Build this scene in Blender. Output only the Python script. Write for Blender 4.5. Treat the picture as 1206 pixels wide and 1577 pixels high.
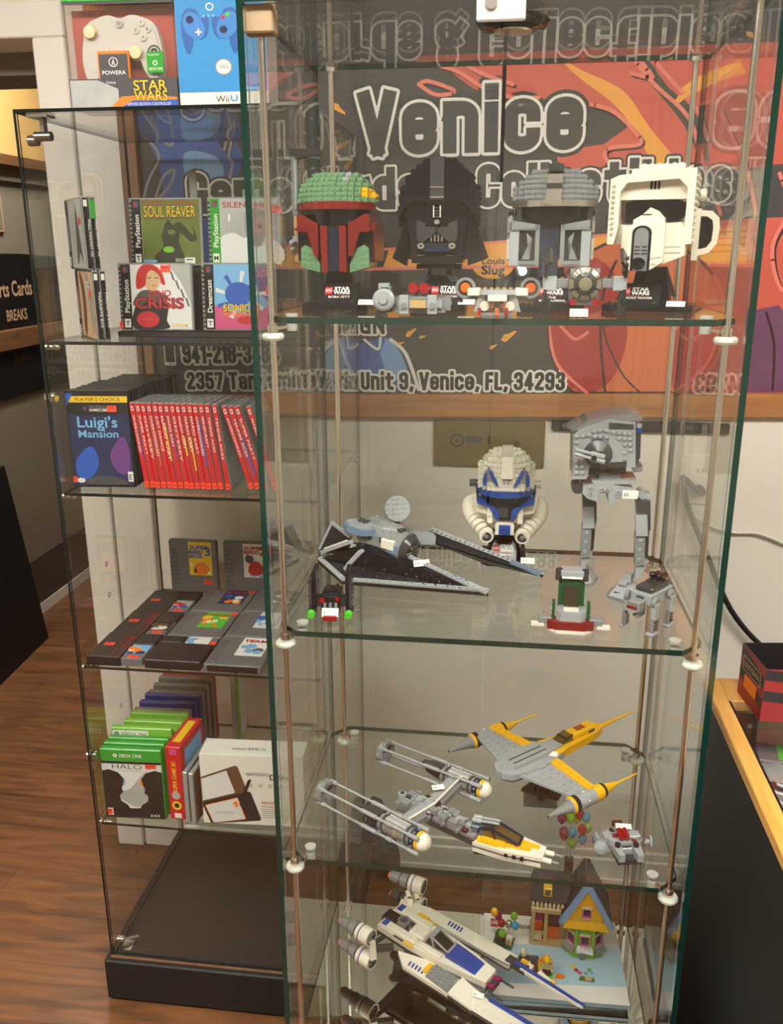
import bpy, math, random
from mathutils import Matrix, Vector, geometry

random.seed(7)
scene = bpy.context.scene
for o in list(bpy.data.objects):
    bpy.data.objects.remove(o)
COL = scene.collection

# ------------------------------------------------------------------ camera
FPX = 1357.0
CAM_Z = 1.65
PITCH, ROLL, YAW = math.radians(16.67), math.radians(-0.22), math.radians(7.41)
cam_data = bpy.data.cameras.new('camera')
cam = bpy.data.objects.new('camera', cam_data)
COL.objects.link(cam)
_fw0 = Vector((-math.sin(YAW), math.cos(YAW), 0))
_r0 = Vector((math.cos(YAW), math.sin(YAW), 0))
_up = Vector((0, 0, 1))
FW = _fw0 * math.cos(PITCH) - _up * math.sin(PITCH)
_u = _up * math.cos(PITCH) + _fw0 * math.sin(PITCH)
RT = _r0 * math.cos(ROLL) + _u * math.sin(ROLL)
UP = -_r0 * math.sin(ROLL) + _u * math.cos(ROLL)
m = Matrix.Identity(4)
for i in range(3):
    m[i][0], m[i][1], m[i][2] = RT[i], UP[i], -FW[i]
m.translation = (0, 0, CAM_Z)
cam.matrix_world = m
cam_data.sensor_fit = 'VERTICAL'
cam_data.sensor_height = 24.0
cam_data.lens = 24.0 * FPX / 1577.0
cam_data.clip_start = 0.02
scene.camera = cam


def at(u, v, X=None, Y=None, Z=None):
    """world point seen at photo pixel (u, v) on the plane X=, Y= or Z="""
    d = FW + RT * ((u - 603) / FPX) + UP * ((788.5 - v) / FPX)
    t = Y / d.y if Y is not None else (Z - CAM_Z) / d.z if Z is not None else X / d.x
    return Vector((0, 0, CAM_Z)) + d * t


# ------------------------------------------------------------------ render look, world, exposure
scene.render.engine = 'CYCLES'
vs = scene.view_settings
scene.display_settings.display_device = 'sRGB'
vs.view_transform = 'Standard'
vs.look = 'None'
vs.gamma = 1.0
vs.exposure = 0.0
cy = scene.cycles
cy.max_bounces = 12
cy.diffuse_bounces = 4
cy.glossy_bounces = 6
cy.transmission_bounces = 6
cy.transparent_max_bounces = 40
cy.caustics_reflective = False
cy.caustics_refractive = False
cy.sample_clamp_indirect = 4.0
cy.use_denoising = True
world = bpy.data.worlds.new('world')
scene.world = world
world.use_nodes = True
world.node_tree.nodes['Background'].inputs[0].default_value = (1.0, 0.94, 0.86, 1)
world.node_tree.nodes['Background'].inputs[1].default_value = 0.12
CEIL_Z = 2.75
LAMP_POWER = 28.5


# ------------------------------------------------------------------ materials
def lin(c):
    return tuple(((x / 255) / 12.92 if x / 255 <= 0.04045 else ((x / 255 + 0.055) / 1.055) ** 2.4) for x in c)


MATS = {}


def mat(name, rgb, rough=0.5, metal=0.0, spec=0.5, vary=0.0, vscale=20.0, bump=0.0, emit=0.0, coat=0.0, trans=0.0):
    mt = bpy.data.materials.new(name)
    mt.use_nodes = True
    nt = mt.node_tree
    b = nt.nodes['Principled BSDF']
    c = lin(rgb)
    b.inputs['Base Color'].default_value = (*c, 1)
    b.inputs['Roughness'].default_value = rough
    b.inputs['Metallic'].default_value = metal
    b.inputs['Specular IOR Level'].default_value = spec
    b.inputs['Coat Weight'].default_value = coat
    if emit:
        b.inputs['Emission Color'].default_value = (*c, 1)
        b.inputs['Emission Strength'].default_value = emit
    if vary or bump:
        tc = nt.nodes.new('ShaderNodeTexCoord')
        nz = nt.nodes.new('ShaderNodeTexNoise')
        nz.inputs['Scale'].default_value = vscale
        nz.inputs['Detail'].default_value = 4
        nt.links.new(tc.outputs['Object'], nz.inputs['Vector'])
        if vary:
            mx = nt.nodes.new('ShaderNodeMix')
            mx.data_type = 'RGBA'
            nt.links.new(nz.outputs['Fac'], mx.inputs['Factor'])
            mx.inputs['A'].default_value = (*[max(0, x * (1 - vary)) for x in c], 1)
            mx.inputs['B'].default_value = (*[min(1, x * (1 + vary)) for x in c], 1)
            nt.links.new(mx.outputs['Result'], b.inputs['Base Color'])
        if bump:
            bp = nt.nodes.new('ShaderNodeBump')
            bp.inputs['Strength'].default_value = bump
            bp.inputs['Distance'].default_value = 0.002
            nt.links.new(nz.outputs['Fac'], bp.inputs['Height'])
            nt.links.new(bp.outputs['Normal'], b.inputs['Normal'])
    MATS[name] = mt
    return mt


def glass_mat(name, tint, rough=0.0, ior=1.5, haze=0.0, hazecol=(200, 200, 190)):
    """thin clear pane: straight-through transmission plus Fresnel reflection, real from both sides"""
    mt = bpy.data.materials.new(name)
    mt.use_nodes = True
    nt = mt.node_tree
    nt.nodes.clear()
    out = nt.nodes.new('ShaderNodeOutputMaterial')
    mix = nt.nodes.new('ShaderNodeMixShader')
    tr = nt.nodes.new('ShaderNodeBsdfTransparent')
    tr.inputs[0].default_value = (*tint, 1)
    gl = nt.nodes.new('ShaderNodeBsdfGlossy')
    gl.inputs['Roughness'].default_value = rough
    gl.inputs['Color'].default_value = (1, 1, 1, 1)
    fr = nt.nodes.new('ShaderNodeFresnel')
    ge = nt.nodes.new('ShaderNodeNewGeometry')
    mi = nt.nodes.new('ShaderNodeMix')
    mi.data_type = 'FLOAT'
    nt.links.new(ge.outputs['Backfacing'], mi.inputs['Factor'])
    mi.inputs['A'].default_value = ior
    mi.inputs['B'].default_value = 1 / ior
    nt.links.new(mi.outputs['Result'], fr.inputs['IOR'])
    nt.links.new(fr.outputs[0], mix.inputs[0])
    first = tr.outputs[0]
    if haze:
        df = nt.nodes.new('ShaderNodeBsdfDiffuse')
        df.inputs[0].default_value = (*lin(hazecol), 1)
        hm = nt.nodes.new('ShaderNodeMixShader')
        hm.inputs[0].default_value = haze
        nt.links.new(tr.outputs[0], hm.inputs[1])
        nt.links.new(df.outputs[0], hm.inputs[2])
        first = hm.outputs[0]
    nt.links.new(first, mix.inputs[1])
    nt.links.new(gl.outputs[0], mix.inputs[2])
    nt.links.new(mix.outputs[0], out.inputs[0])
    MATS[name] = mt
    return mt


def wood_mat(name, c1, c2, plank=(1.2, 0.13), axis='Y', rough=0.35, gap=0.003, grain=14.0):
    """boards with grain; axis is the long way of a board"""
    mt = bpy.data.materials.new(name)
    mt.use_nodes = True
    nt = mt.node_tree
    b = nt.nodes['Principled BSDF']
    b.inputs['Roughness'].default_value = rough
    tc = nt.nodes.new('ShaderNodeTexCoord')
    mp = nt.nodes.new('ShaderNodeMapping')
    if axis == 'Y':
        mp.inputs['Rotation'].default_value = (0, 0, math.pi / 2)
    elif axis == 'Z':
        mp.inputs['Rotation'].default_value = (0, math.pi / 2, 0)
    nt.links.new(tc.outputs['Object'], mp.inputs['Vector'])
    br = nt.nodes.new('ShaderNodeTexBrick')
    br.offset = 0.37
    br.inputs['Color1'].default_value = (0.35, 0.35, 0.35, 1)
    br.inputs['Color2'].default_value = (0.75, 0.75, 0.75, 1)
    br.inputs['Mortar'].default_value = (0.0, 0.0, 0.0, 1)
    br.inputs['Scale'].default_value = 1.0
    br.inputs['Mortar Size'].default_value = gap
    br.inputs['Brick Width'].default_value = plank[0]
    br.inputs['Row Height'].default_value = plank[1]
    nt.links.new(mp.outputs[0], br.inputs['Vector'])
    st = nt.nodes.new('ShaderNodeMapping')
    st.inputs['Scale'].default_value = (1.2, grain, grain)
    nt.links.new(mp.outputs[0], st.inputs['Vector'])
    nz = nt.nodes.new('ShaderNodeTexNoise')
    nz.inputs['Scale'].default_value = 3.0
    nz.inputs['Detail'].default_value = 7
    nz.inputs['Distortion'].default_value = 1.2
    nt.links.new(st.outputs[0], nz.inputs['Vector'])
    ad = nt.nodes.new('ShaderNodeMath')
    ad.operation = 'MULTIPLY_ADD'
    nt.links.new(nz.outputs['Fac'], ad.inputs[0])
    ad.inputs[1].default_value = 1.6
    ad.inputs[2].default_value = -0.55
    a2 = nt.nodes.new('ShaderNodeMath')
    a2.operation = 'MULTIPLY_ADD'
    nt.links.new(br.outputs['Color'], a2.inputs[0])
    a2.inputs[1].default_value = 0.45
    nt.links.new(ad.outputs[0], a2.inputs[2])
    cr = nt.nodes.new('ShaderNodeMix')
    cr.data_type = 'RGBA'
    cr.clamp_factor = True
    nt.links.new(a2.outputs[0], cr.inputs['Factor'])
    cr.inputs['A'].default_value = (*lin(c1), 1)
    cr.inputs['B'].default_value = (*lin(c2), 1)
    nt.links.new(cr.outputs['Result'], b.inputs['Base Color'])
    MATS[name] = mt
    return mt


P = 0.22   # moulded brick plastic roughness
for n, c in dict(b_green=(112, 150, 112), b_darkred=(122, 34, 30), b_black=(26, 27, 31), b_dark=(62, 62, 63),
                 b_grey=(132, 134, 134), b_light=(158, 163, 165), b_white=(232, 226, 208), b_blue=(28, 68, 150),
                 b_sand=(108, 132, 158), b_yellow=(240, 185, 30), b_tan=(190, 160, 110), b_red=(175, 25, 28),
                 b_brown=(75, 38, 28), b_orange=(225, 105, 40), b_lime=(130, 185, 50), b_pink=(200, 70, 150),
                 b_azure=(60, 160, 200), b_magenta=(140, 25, 85), b_dkgreen=(30, 85, 50), b_navy=(34, 42, 60),
                 b_skyblue=(130, 170, 215), b_dkorange=(150, 75, 30), b_ivory=(225, 205, 165), b_slate=(84, 100, 118)).items():
    mat(n, c, P, spec=0.45, vary=0.05, vscale=60)
mat('b_silver', (190, 186, 176), 0.25, metal=0.8)
mat('b_shiny_black', (16, 17, 20), 0.08, spec=0.6)
mat('b_smoke', (52, 48, 38), 0.08, spec=0.6)
mat('b_smoke_yellow', (95, 78, 40), 0.08, spec=0.6)
mat('b_trans_red', (150, 12, 22), 0.08, spec=0.7)
mat('b_trans_green', (80, 200, 50), 0.08, spec=0.7)
mat('chrome', (232, 228, 220), 0.2, metal=1.0)
mat('clear_knob', (190, 190, 182), 0.15, spec=0.7)
mat('b_pane', (128, 122, 98), 0.12, spec=0.6)
mat('steel', (170, 165, 158), 0.3, metal=1.0)
mat('puck_white', (222, 222, 210), 0.35)
mat('ink_white', (235, 233, 225), 0.6)
mat('ink_black', (22, 21, 22), 0.6)
mat('ink_red', (190, 30, 34), 0.6)
mat('ink_grey', (150, 150, 148), 0.6)
mat('ink_dkgrey', (74, 74, 76), 0.6)
mat('ink_yellow', (238, 195, 40), 0.6)
mat('ink_orange', (238, 130, 30), 0.6)
mat('ink_green', (80, 190, 60), 0.6)
mat('ink_blue', (40, 90, 185), 0.6)
mat('ink_sky', (120, 180, 225), 0.6)
mat('ink_olive', (98, 112, 40), 0.6, vary=0.35, vscale=30)
mat('ink_olive_dark', (44, 52, 22), 0.6)
mat('ink_mist', (172, 174, 170), 0.6, vary=0.25, vscale=25)
mat('ink_pale', (222, 222, 220), 0.6)
mat('ink_pink', (205, 80, 130), 0.6)
mat('ink_purple', (110, 60, 130), 0.6)
mat('ink_tan', (205, 170, 130), 0.6)
mat('ink_brown', (100, 70, 45), 0.6)
mat('ink_deepblue', (30, 40, 80), 0.6)
mat('sticker_orange', (250, 78, 48), 0.55)
mat('sticker_white', (238, 236, 226), 0.6)
mat('clear_case', (150, 152, 150), 0.12, spec=0.6)
mat('case_black', (24, 24, 26), 0.3)
mat('case_green', (52, 160, 52), 0.25)
mat('case_lime', (130, 190, 70), 0.25)
mat('case_red', (205, 32, 40), 0.25)
mat('case_blue', (40, 70, 165), 0.25)
mat('case_grey', (140, 140, 135), 0.25)
mat('case_white', (225, 225, 220), 0.3)
mat('cart_grey', (104, 104, 106), 0.5, vary=0.06)
mat('cart_dark', (88, 88, 92), 0.5)
mat('sleeve_black', (24, 23, 28), 0.42)
mat('board_white', (233, 230, 220), 0.5)
mat('wall_white', (232, 226, 214), 0.6, vary=0.03, vscale=3, bump=0.05)
mat('trim_white', (238, 234, 224), 0.4, vary=0.02, vscale=4)
mat('wall_tan', (136, 126, 108), 0.8, vary=0.08, vscale=3)
mat('wall_yellow', (240, 196, 120), 0.8)
mat('wall_store', (208, 200, 184), 0.8)
mat('ceiling_white', (225, 220, 210), 0.9)
mat('soffit_grey', (120, 112, 104), 0.8)
mat('base_black', (30, 27, 25), 0.55, vary=0.15, vscale=30)
mat('base_top', (48, 42, 37), 0.5, vary=0.12, vscale=15)
mat('matte_black', (19, 17, 17), 0.55)
mat('glass_edge', (8, 46, 38), 0.06, spec=0.8)
mat('glass_edge_dark', (24, 32, 30), 0.1, spec=0.7)
mat('door_gap', (20, 22, 30), 0.2)
mat('banner_grey', (66, 64, 63), 0.55, vary=0.05, vscale=60)
mat('banner_dark', (50, 49, 50), 0.55)
mat('banner_coral', (206, 92, 76), 0.55, vary=0.12, vscale=5)
mat('banner_red', (170, 48, 46), 0.55, vary=0.15, vscale=5)
mat('banner_pink', (232, 128, 112), 0.55)
mat('banner_gold', (240, 165, 70), 0.55, vary=0.08, vscale=6)
mat('banner_amber', (206, 108, 66), 0.55, vary=0.2, vscale=4)
mat('banner_blue', (58, 92, 165), 0.55, vary=0.35, vscale=7)
mat('banner_sky', (120, 165, 215), 0.55)
mat('banner_navy', (38, 44, 72), 0.55)
mat('banner_line', (60, 30, 34), 0.55)
mat('olive_board', (112, 98, 58), 0.5, vary=0.1, vscale=20)
mat('cardboard', (188, 160, 128), 0.7)
mat('lamp_emit', (255, 249, 240), 0.5, emit=LAMP_POWER)
mat('spot_emit', (255, 248, 235), 0.5, emit=300)
wood_mat('oak_floor', (74, 47, 29), (148, 100, 62), (1.3, 0.16), 'X', 0.34, 0.002, 9.0)
wood_mat('oak_trim', (150, 98, 56), (190, 134, 84), (9, 9), 'X', 0.45, 0.0)
wood_mat('oak_post', (118, 84, 58), (150, 110, 78), (9, 9), 'Z', 0.5, 0.0)
wood_mat('oak_yellow', (200, 146, 66), (240, 188, 104), (9, 9), 'Y', 0.4, 0.0)
wood_mat('plank_brown', (96, 66, 40), (140, 100, 62), (9, 9), 'Y', 0.5, 0.0)
glass_mat('glass', (0.98, 0.99, 0.983))
glass_mat('glass_shelf', (0.95, 0.975, 0.96), haze=0.012)
glass_mat('clear_plastic', (0.95, 0.95, 0.95), 0.05, haze=0.04)
glass_mat('amber_plastic', (0.75, 0.55, 0.25), 0.02, haze=0.08, hazecol=(150, 110, 40))
glass_mat('smoke_plastic', (0.5, 0.5, 0.5), 0.02, haze=0.1, hazecol=(120, 122, 125))
mt = mat('mirror', (225, 230, 224), 0.0, metal=1.0)


# ------------------------------------------------------------------ text outlines from the built-in font
_TC = {}


def glyphs(s, off):
    key = (s, round(off, 4))
    if key in _TC:
        return _TC[key]
    cu = bpy.data.curves.new('t', 'FONT')
    cu.body = s
    cu.size = 1.0
    cu.offset = off
    cu.resolution_u = 3
    ob = bpy.data.objects.new('t', cu)
    COL.objects.link(ob)
    dg = bpy.context.evaluated_depsgraph_get()
    me = ob.evaluated_get(dg).to_mesh()
    vs_ = [(v.co.x, v.co.y) for v in me.vertices]
    fs_ = [tuple(p.vertices) for p in me.polygons]
    ob.evaluated_get(dg).to_mesh_clear()
    bpy.data.objects.remove(ob)
    bpy.data.curves.remove(cu)
    _TC[key] = (vs_, fs_)
    return _TC[key]


# ------------------------------------------------------------------ mesh builder
FRONT = Matrix(((1, 0, 0, 0), (0, 0, -1, 0), (0, 1, 0, 0), (0, 0, 0, 1)))   # drawing plane xy -> xz facing -Y


class MB:
    def __init__(s):
        s.v, s.f, s.mi, s.sm, s.mats = [], [], [], [], []
        s.M = Matrix.Identity(4)

    def slot(s, name):
        if name not in s.mats:
            s.mats.append(name)
        return s.mats.index(name)

    def add(s, vs_, fs_, m, smooth=False):
        b = len(s.v)
        s.v += [tuple(s.M @ Vector(p)) for p in vs_]
        k = s.slot(m) if isinstance(m, str) else None
        for i, f in enumerate(fs_):
            s.f.append(tuple(b + j for j in f))
            s.mi.append(k if k is not None else s.slot(m[i]))
            s.sm.append(smooth)
        return s

    def box(s, a, b, m, c=0.0):
        (x0, y0, z0), (x1, y1, z1) = [min(p, q) for p, q in zip(a, b)], [max(p, q) for p, q in zip(a, b)]
        if c <= 0:
            v = [(x0, y0, z0), (x1, y0, z0), (x1, y1, z0), (x0, y1, z0), (x0, y0, z1), (x1, y0, z1), (x1, y1, z1), (x0, y1, z1)]
            f = [(0, 3, 2, 1), (4, 5, 6, 7), (0, 1, 5, 4), (2, 3, 7, 6), (1, 2, 6, 5), (3, 0, 4, 7)]
            return s.add(v, f, m)
        c = min(c, (x1 - x0) * .45, (y1 - y0) * .45, (z1 - z0) * .45)
        v, idx = [], {}
        for i, x in enumerate((x0, x1)):
            for j, y in enumerate((y0, y1)):
                for k, z in enumerate((z0, z1)):
                    xi, yi, zi = x + (c if i == 0 else -c), y + (c if j == 0 else -c), z + (c if k == 0 else -c)
                    for ax, p in enumerate(((x, yi, zi), (xi, y, zi), (xi, yi, z))):
                        idx[(i, j, k, ax)] = len(v)
                        v.append(p)
        f = []
        for ax in range(3):
            o = [q for q in range(3) if q != ax]
            for sgn in (0, 1):
                ring = []
                for (p, q) in ((0, 0), (1, 0), (1, 1), (0, 1)):
                    t = [0, 0, 0]
                    t[ax], t[o[0]], t[o[1]] = sgn, p, q
                    ring.append(idx[(*t, ax)])
                if (sgn == 0) != (ax == 1):
                    ring.reverse()
                f.append(tuple(ring))
        for ax in range(3):
            o = [q for q in range(3) if q != ax]
            for p in (0, 1):
                for q in (0, 1):
                    t0, t1 = [0, 0, 0], [0, 0, 0]
                    t0[o[0]] = t1[o[0]] = p
                    t0[o[1]] = t1[o[1]] = q
                    t1[ax] = 1
                    r = (idx[(*t0, o[0])], idx[(*t1, o[0])], idx[(*t1, o[1])], idx[(*t0, o[1])])
                    cx = sum(v[k][0] for k in r) / 4 - (x0 + x1) / 2, sum(v[k][1] for k in r) / 4 - (y0 + y1) / 2, sum(v[k][2] for k in r) / 4 - (z0 + z1) / 2
                    n = (Vector(v[r[1]]) - Vector(v[r[0]])).cross(Vector(v[r[2]]) - Vector(v[r[0]]))
                    cc = Vector([0 if q2 == ax else cx[q2] for q2 in range(3)])
                    f.append(r if n.dot(cc) > 0 else r[::-1])
        for i in (0, 1):
            for j in (0, 1):
                for k in (0, 1):
                    r = tuple(idx[(i, j, k, ax)] for ax in range(3))
                    f.append(r if (i + j + k) % 2 == 1 else r[::-1])
        return s.add(v, f, m)

    def cbox(s, c, d, m, ch=0.0):
        return s.box([p - q / 2 for p, q in zip(c, d)], [p + q / 2 for p, q in zip(c, d)], m, ch)

    def pane(s, a, b, m='glass', e='glass_edge'):
        d = [abs(q - p) for p, q in zip(a, b)]
        ax = d.index(min(d))
        big = {0: (4, 5), 1: (2, 3), 2: (0, 1)}[ax]
        return s.box(a, b, [m if i in big else e for i in range(6)])

    def slab(s, poly, vec, m, side=None):
        """planar 3D polygon swept along vec"""
        n = len(poly)
        vec = Vector(vec)
        a = [Vector(p) for p in poly]
        v = a + [p + vec for p in a]
        nn = Vector((0, 0, 0))
        for i in range(n):
            nn += a[i].cross(a[(i + 1) % n])
        flip = nn.dot(vec) > 0
        tris = geometry.tessellate_polygon([a])
        f, ms = [], []
        sd = side or m
        for t in tris:
            tn = (a[t[1]] - a[t[0]]).cross(a[t[2]] - a[t[0]])
            up = tn.dot(vec) > 0
            f.append(tuple(t) if not up else tuple(reversed(t)))
            ms.append(m)
            f.append(tuple(n + k for k in (t if up else reversed(t))))
            ms.append(m)
        for i in range(n):
            j = (i + 1) % n
            q = (i, j, n + j, n + i)
            f.append(q if flip else q[::-1])
            ms.append(sd)
        return s.add(v, f, ms)

    def prism(s, poly, z0, z1, m, side=None):
        return s.slab([(x, y, z0) for x, y in poly], (0, 0, z1 - z0), m, side)

    def prismy(s, poly, y0, y1, m, side=None):
        """polygon in xz from y0 (front) back to y1"""
        return s.slab([(x, y0, z) for x, z in poly], (0, y1 - y0, 0), m, side)

    def flat(s, poly, m):
        a = [Vector(p) for p in poly]
        return s.add(a, [tuple(t) for t in geometry.tessellate_polygon([a])], m)

    def fpoly(s, poly, y, m):
        return s.flat([(x, y, z) for x, z in poly], m)

    def frect(s, x0, z0, x1, z1, y, m):
        return s.add([(x0, y, z0), (x1, y, z0), (x1, y, z1), (x0, y, z1)], [(0, 1, 2, 3)], m)

    def fdisc(s, x, z, r, y, m, n=20, rz=None):
        rz = rz or r
        return s.add([(x + r * math.cos(2 * math.pi * i / n), y, z + rz * math.sin(2 * math.pi * i / n)) for i in range(n)], [tuple(range(n))], m)

    def cyl(s, p0, p1, r0, m, r1=None, n=12, cap=True, smooth=True, capm=None):
        p0, p1 = Vector(p0), Vector(p1)
        r1 = r0 if r1 is None else r1
        ax = (p1 - p0).normalized()
        t = Vector((0, 0, 1)) if abs(ax.z) < 0.9 else Vector((1, 0, 0))
        a = ax.cross(t).normalized()
        b = ax.cross(a)
        ring = [(math.cos(2 * math.pi * i / n), math.sin(2 * math.pi * i / n)) for i in range(n)]
        v = [p0 + (a * c + b * d) * r0 for c, d in ring] + [p1 + (a * c + b * d) * r1 for c, d in ring]
        s.add(v, [(i, n + i, n + (i + 1) % n, (i + 1) % n) for i in range(n)], m, smooth)
        if cap:
            cm = capm or m
            if r0 > 1e-6:
                s.add(v[:n], [tuple(range(n))], cm)
            if r1 > 1e-6:
                s.add(v[n:], [tuple(range(n - 1, -1, -1))], cm)
        return s

    def lathe(s, p0, ax, prof, m, n=16):
        """prof: (distance along ax, radius[, material])"""
        p0, ax = Vector(p0), Vector(ax).normalized()
        for (q, w) in zip(prof[:-1], prof[1:]):
            s.cyl(p0 + ax * q[0], p0 + ax * w[0], max(q[1], 1e-5), (w[2] if len(w) > 2 else m), max(w[1], 1e-5), n, cap=False) if abs(q[0] - w[0]) > 1e-7 else s.ring(p0 + ax * q[0], ax, q[1], w[1], (w[2] if len(w) > 2 else m), n)
        return s

    def ring(s, c, ax, r0, r1, m, n=16):
        c, ax = Vector(c), Vector(ax).normalized()
        t = Vector((0, 0, 1)) if abs(ax.z) < 0.9 else Vector((1, 0, 0))
        a = ax.cross(t).normalized()
        b = ax.cross(a)
        v = [c + (a * math.cos(2 * math.pi * i / n) + b * math.sin(2 * math.pi * i / n)) * r for r in (r0, r1) for i in range(n)]
        return s.add(v, [(i, (i + 1) % n, n + (i + 1) % n, n + i) for i in range(n)], m)

    def ball(s, c, r, m, n=12, k=8, sc=(1, 1, 1)):
        v = [(c[0] + r * sc[0] * math.sin(math.pi * j / k) * math.cos(2 * math.pi * i / n), c[1] + r * sc[1] * math.sin(math.pi * j / k) * math.sin(2 * math.pi * i / n), c[2] + r * sc[2] * math.cos(math.pi * j / k)) for j in range(1, k) for i in range(n)]
        v += [(c[0], c[1], c[2] + r * sc[2]), (c[0], c[1], c[2] - r * sc[2])]
        f = [(j * n + i, (j + 1) * n + i, (j + 1) * n + (i + 1) % n, j * n + (i + 1) % n) for j in range(k - 2) for i in range(n)]
        t, b = len(v) - 2, len(v) - 1
        f += [(t, i, (i + 1) % n) for i in range(n)] + [(b, (k - 2) * n + (i + 1) % n, (k - 2) * n + i) for i in range(n)]
        return s.add(v, f, m, True)

    def beam(s, p0, p1, w, h, m, up=(0, 0, 1)):
        p0, p1 = Vector(p0), Vector(p1)
        ax = (p1 - p0).normalized()
        sd = ax.cross(Vector(up)).normalized() * (w / 2)
        u = sd.cross(ax).normalized() * (h / 2)
        v = [p0 - sd - u, p0 + sd - u, p0 + sd + u, p0 - sd + u, p1 - sd - u, p1 + sd - u, p1 + sd + u, p1 - sd + u]
        return s.add(v, [(0, 1, 2, 3), (7, 6, 5, 4), (0, 4, 5, 1), (1, 5, 6, 2), (2, 6, 7, 3), (3, 7, 4, 0)], m)

    def tube(s, pts, r, m, n=8):
        for a, b in zip(pts[:-1], pts[1:]):
            s.cyl(a, b, r, m, n=n, cap=False)
        for p in pts[1:-1]:
            s.ball(p, r, m, n, 4)
        return s

    def stud(s, p, nrm, m, r=0.0024, h=0.0018, n=8):
        p, nrm = Vector(p), Vector(nrm).normalized()
        return s.cyl(p, p + nrm * h, r, m, n=n)

    def studs(s, o, du, dv, nu, nv, m, r=0.0024, skip=None):
        """grid of studs from corner o; du, dv full vectors of the plate"""
        o, du, dv = Vector(o), Vector(du), Vector(dv)
        nn = du.cross(dv)
        for i in range(nu):
            for j in range(nv):
                if skip and skip(i, j):
                    continue
                s.stud(o + du * ((i + .5) / nu) + dv * ((j + .5) / nv), nn, m, r)
        return s

    def text(s, t, x, z, m, w=None, h=0.01, off=0.0, y=0.0, F=None, align='l', base=None):
        """text on a front-facing plane; (x, z) = left foot, h = cap height, w = width to fit"""
        bv, _ = glyphs(t, 0.0 if base is None else base)
        if not bv:
            return s
        x0, x1 = min(p[0] for p in bv), max(p[0] for p in bv)
        hv, _ = glyphs('H', 0.0)
        ch = max(p[1] for p in hv)
        sy = h / ch
        sx = w / (x1 - x0) if w else sy * 0.9
        vv, ff = glyphs(t, off)
        ox = {'l': 0, 'c': -(x1 - x0) * sx / 2, 'r': -(x1 - x0) * sx}[align]
        if F is None:
            pts = [(x + ox + (p[0] - x0) * sx, y, z + p[1] * sy) for p in vv]
        else:
            pts = [F @ Vector((x + ox + (p[0] - x0) * sx, y, z + p[1] * sy)) for p in vv]
        return s.add(pts, ff, m)

    def build(s, name, parent=None, label=None, kind=None):
        me = bpy.data.meshes.new(name)
        me.from_pydata(s.v, [], s.f)
        for n in s.mats:
            me.materials.append(MATS[n])
        me.polygons.foreach_set('material_index', s.mi)
        me.polygons.foreach_set('use_smooth', s.sm)
        me.update()
        o = bpy.data.objects.new(name, me)
        COL.objects.link(o)
        if parent is not None:
            o.parent = parent
        if label:
            o['label'] = label
        if kind:
            o['kind'] = kind
        return o


def thing(name, label, cat, loc=(0, 0, 0), rz=0.0, group=None, rx=0.0, ry=0.0):
    o = bpy.data.objects.new(name, None)
    o.empty_display_size = 0.02
    COL.objects.link(o)
    o.location = loc
    o.rotation_euler = (math.radians(rx), math.radians(ry), math.radians(rz))
    o['label'] = label
    o['category'] = cat
    if group:
        o['group'] = group
    return o


def tag(o, label, cat, group=None):
    o['label'] = label
    o['category'] = cat
    if group:
        o['group'] = group
    return o


def copy_tree(o, parent=None):
    c = o.copy()
    COL.objects.link(c)
    if parent is not None:
        c.parent = parent
    for ch in list(o.children):
        copy_tree(ch, c)
    return c


def Rz(a, p=(0, 0, 0)):
    return Matrix.Translation(p) @ Matrix.Rotation(math.radians(a), 4, 'Z')


# ------------------------------------------------------------------ heavy condensed stroke lettering (for the banner)
def _arc(cx, cy_, rx, ry, a0, a1, n=7):
    return [(cx + rx * math.cos(math.radians(a0 + (a1 - a0) * i / n)), cy_ + ry * math.sin(math.radians(a0 + (a1 - a0) * i / n))) for i in range(n + 1)]


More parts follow.
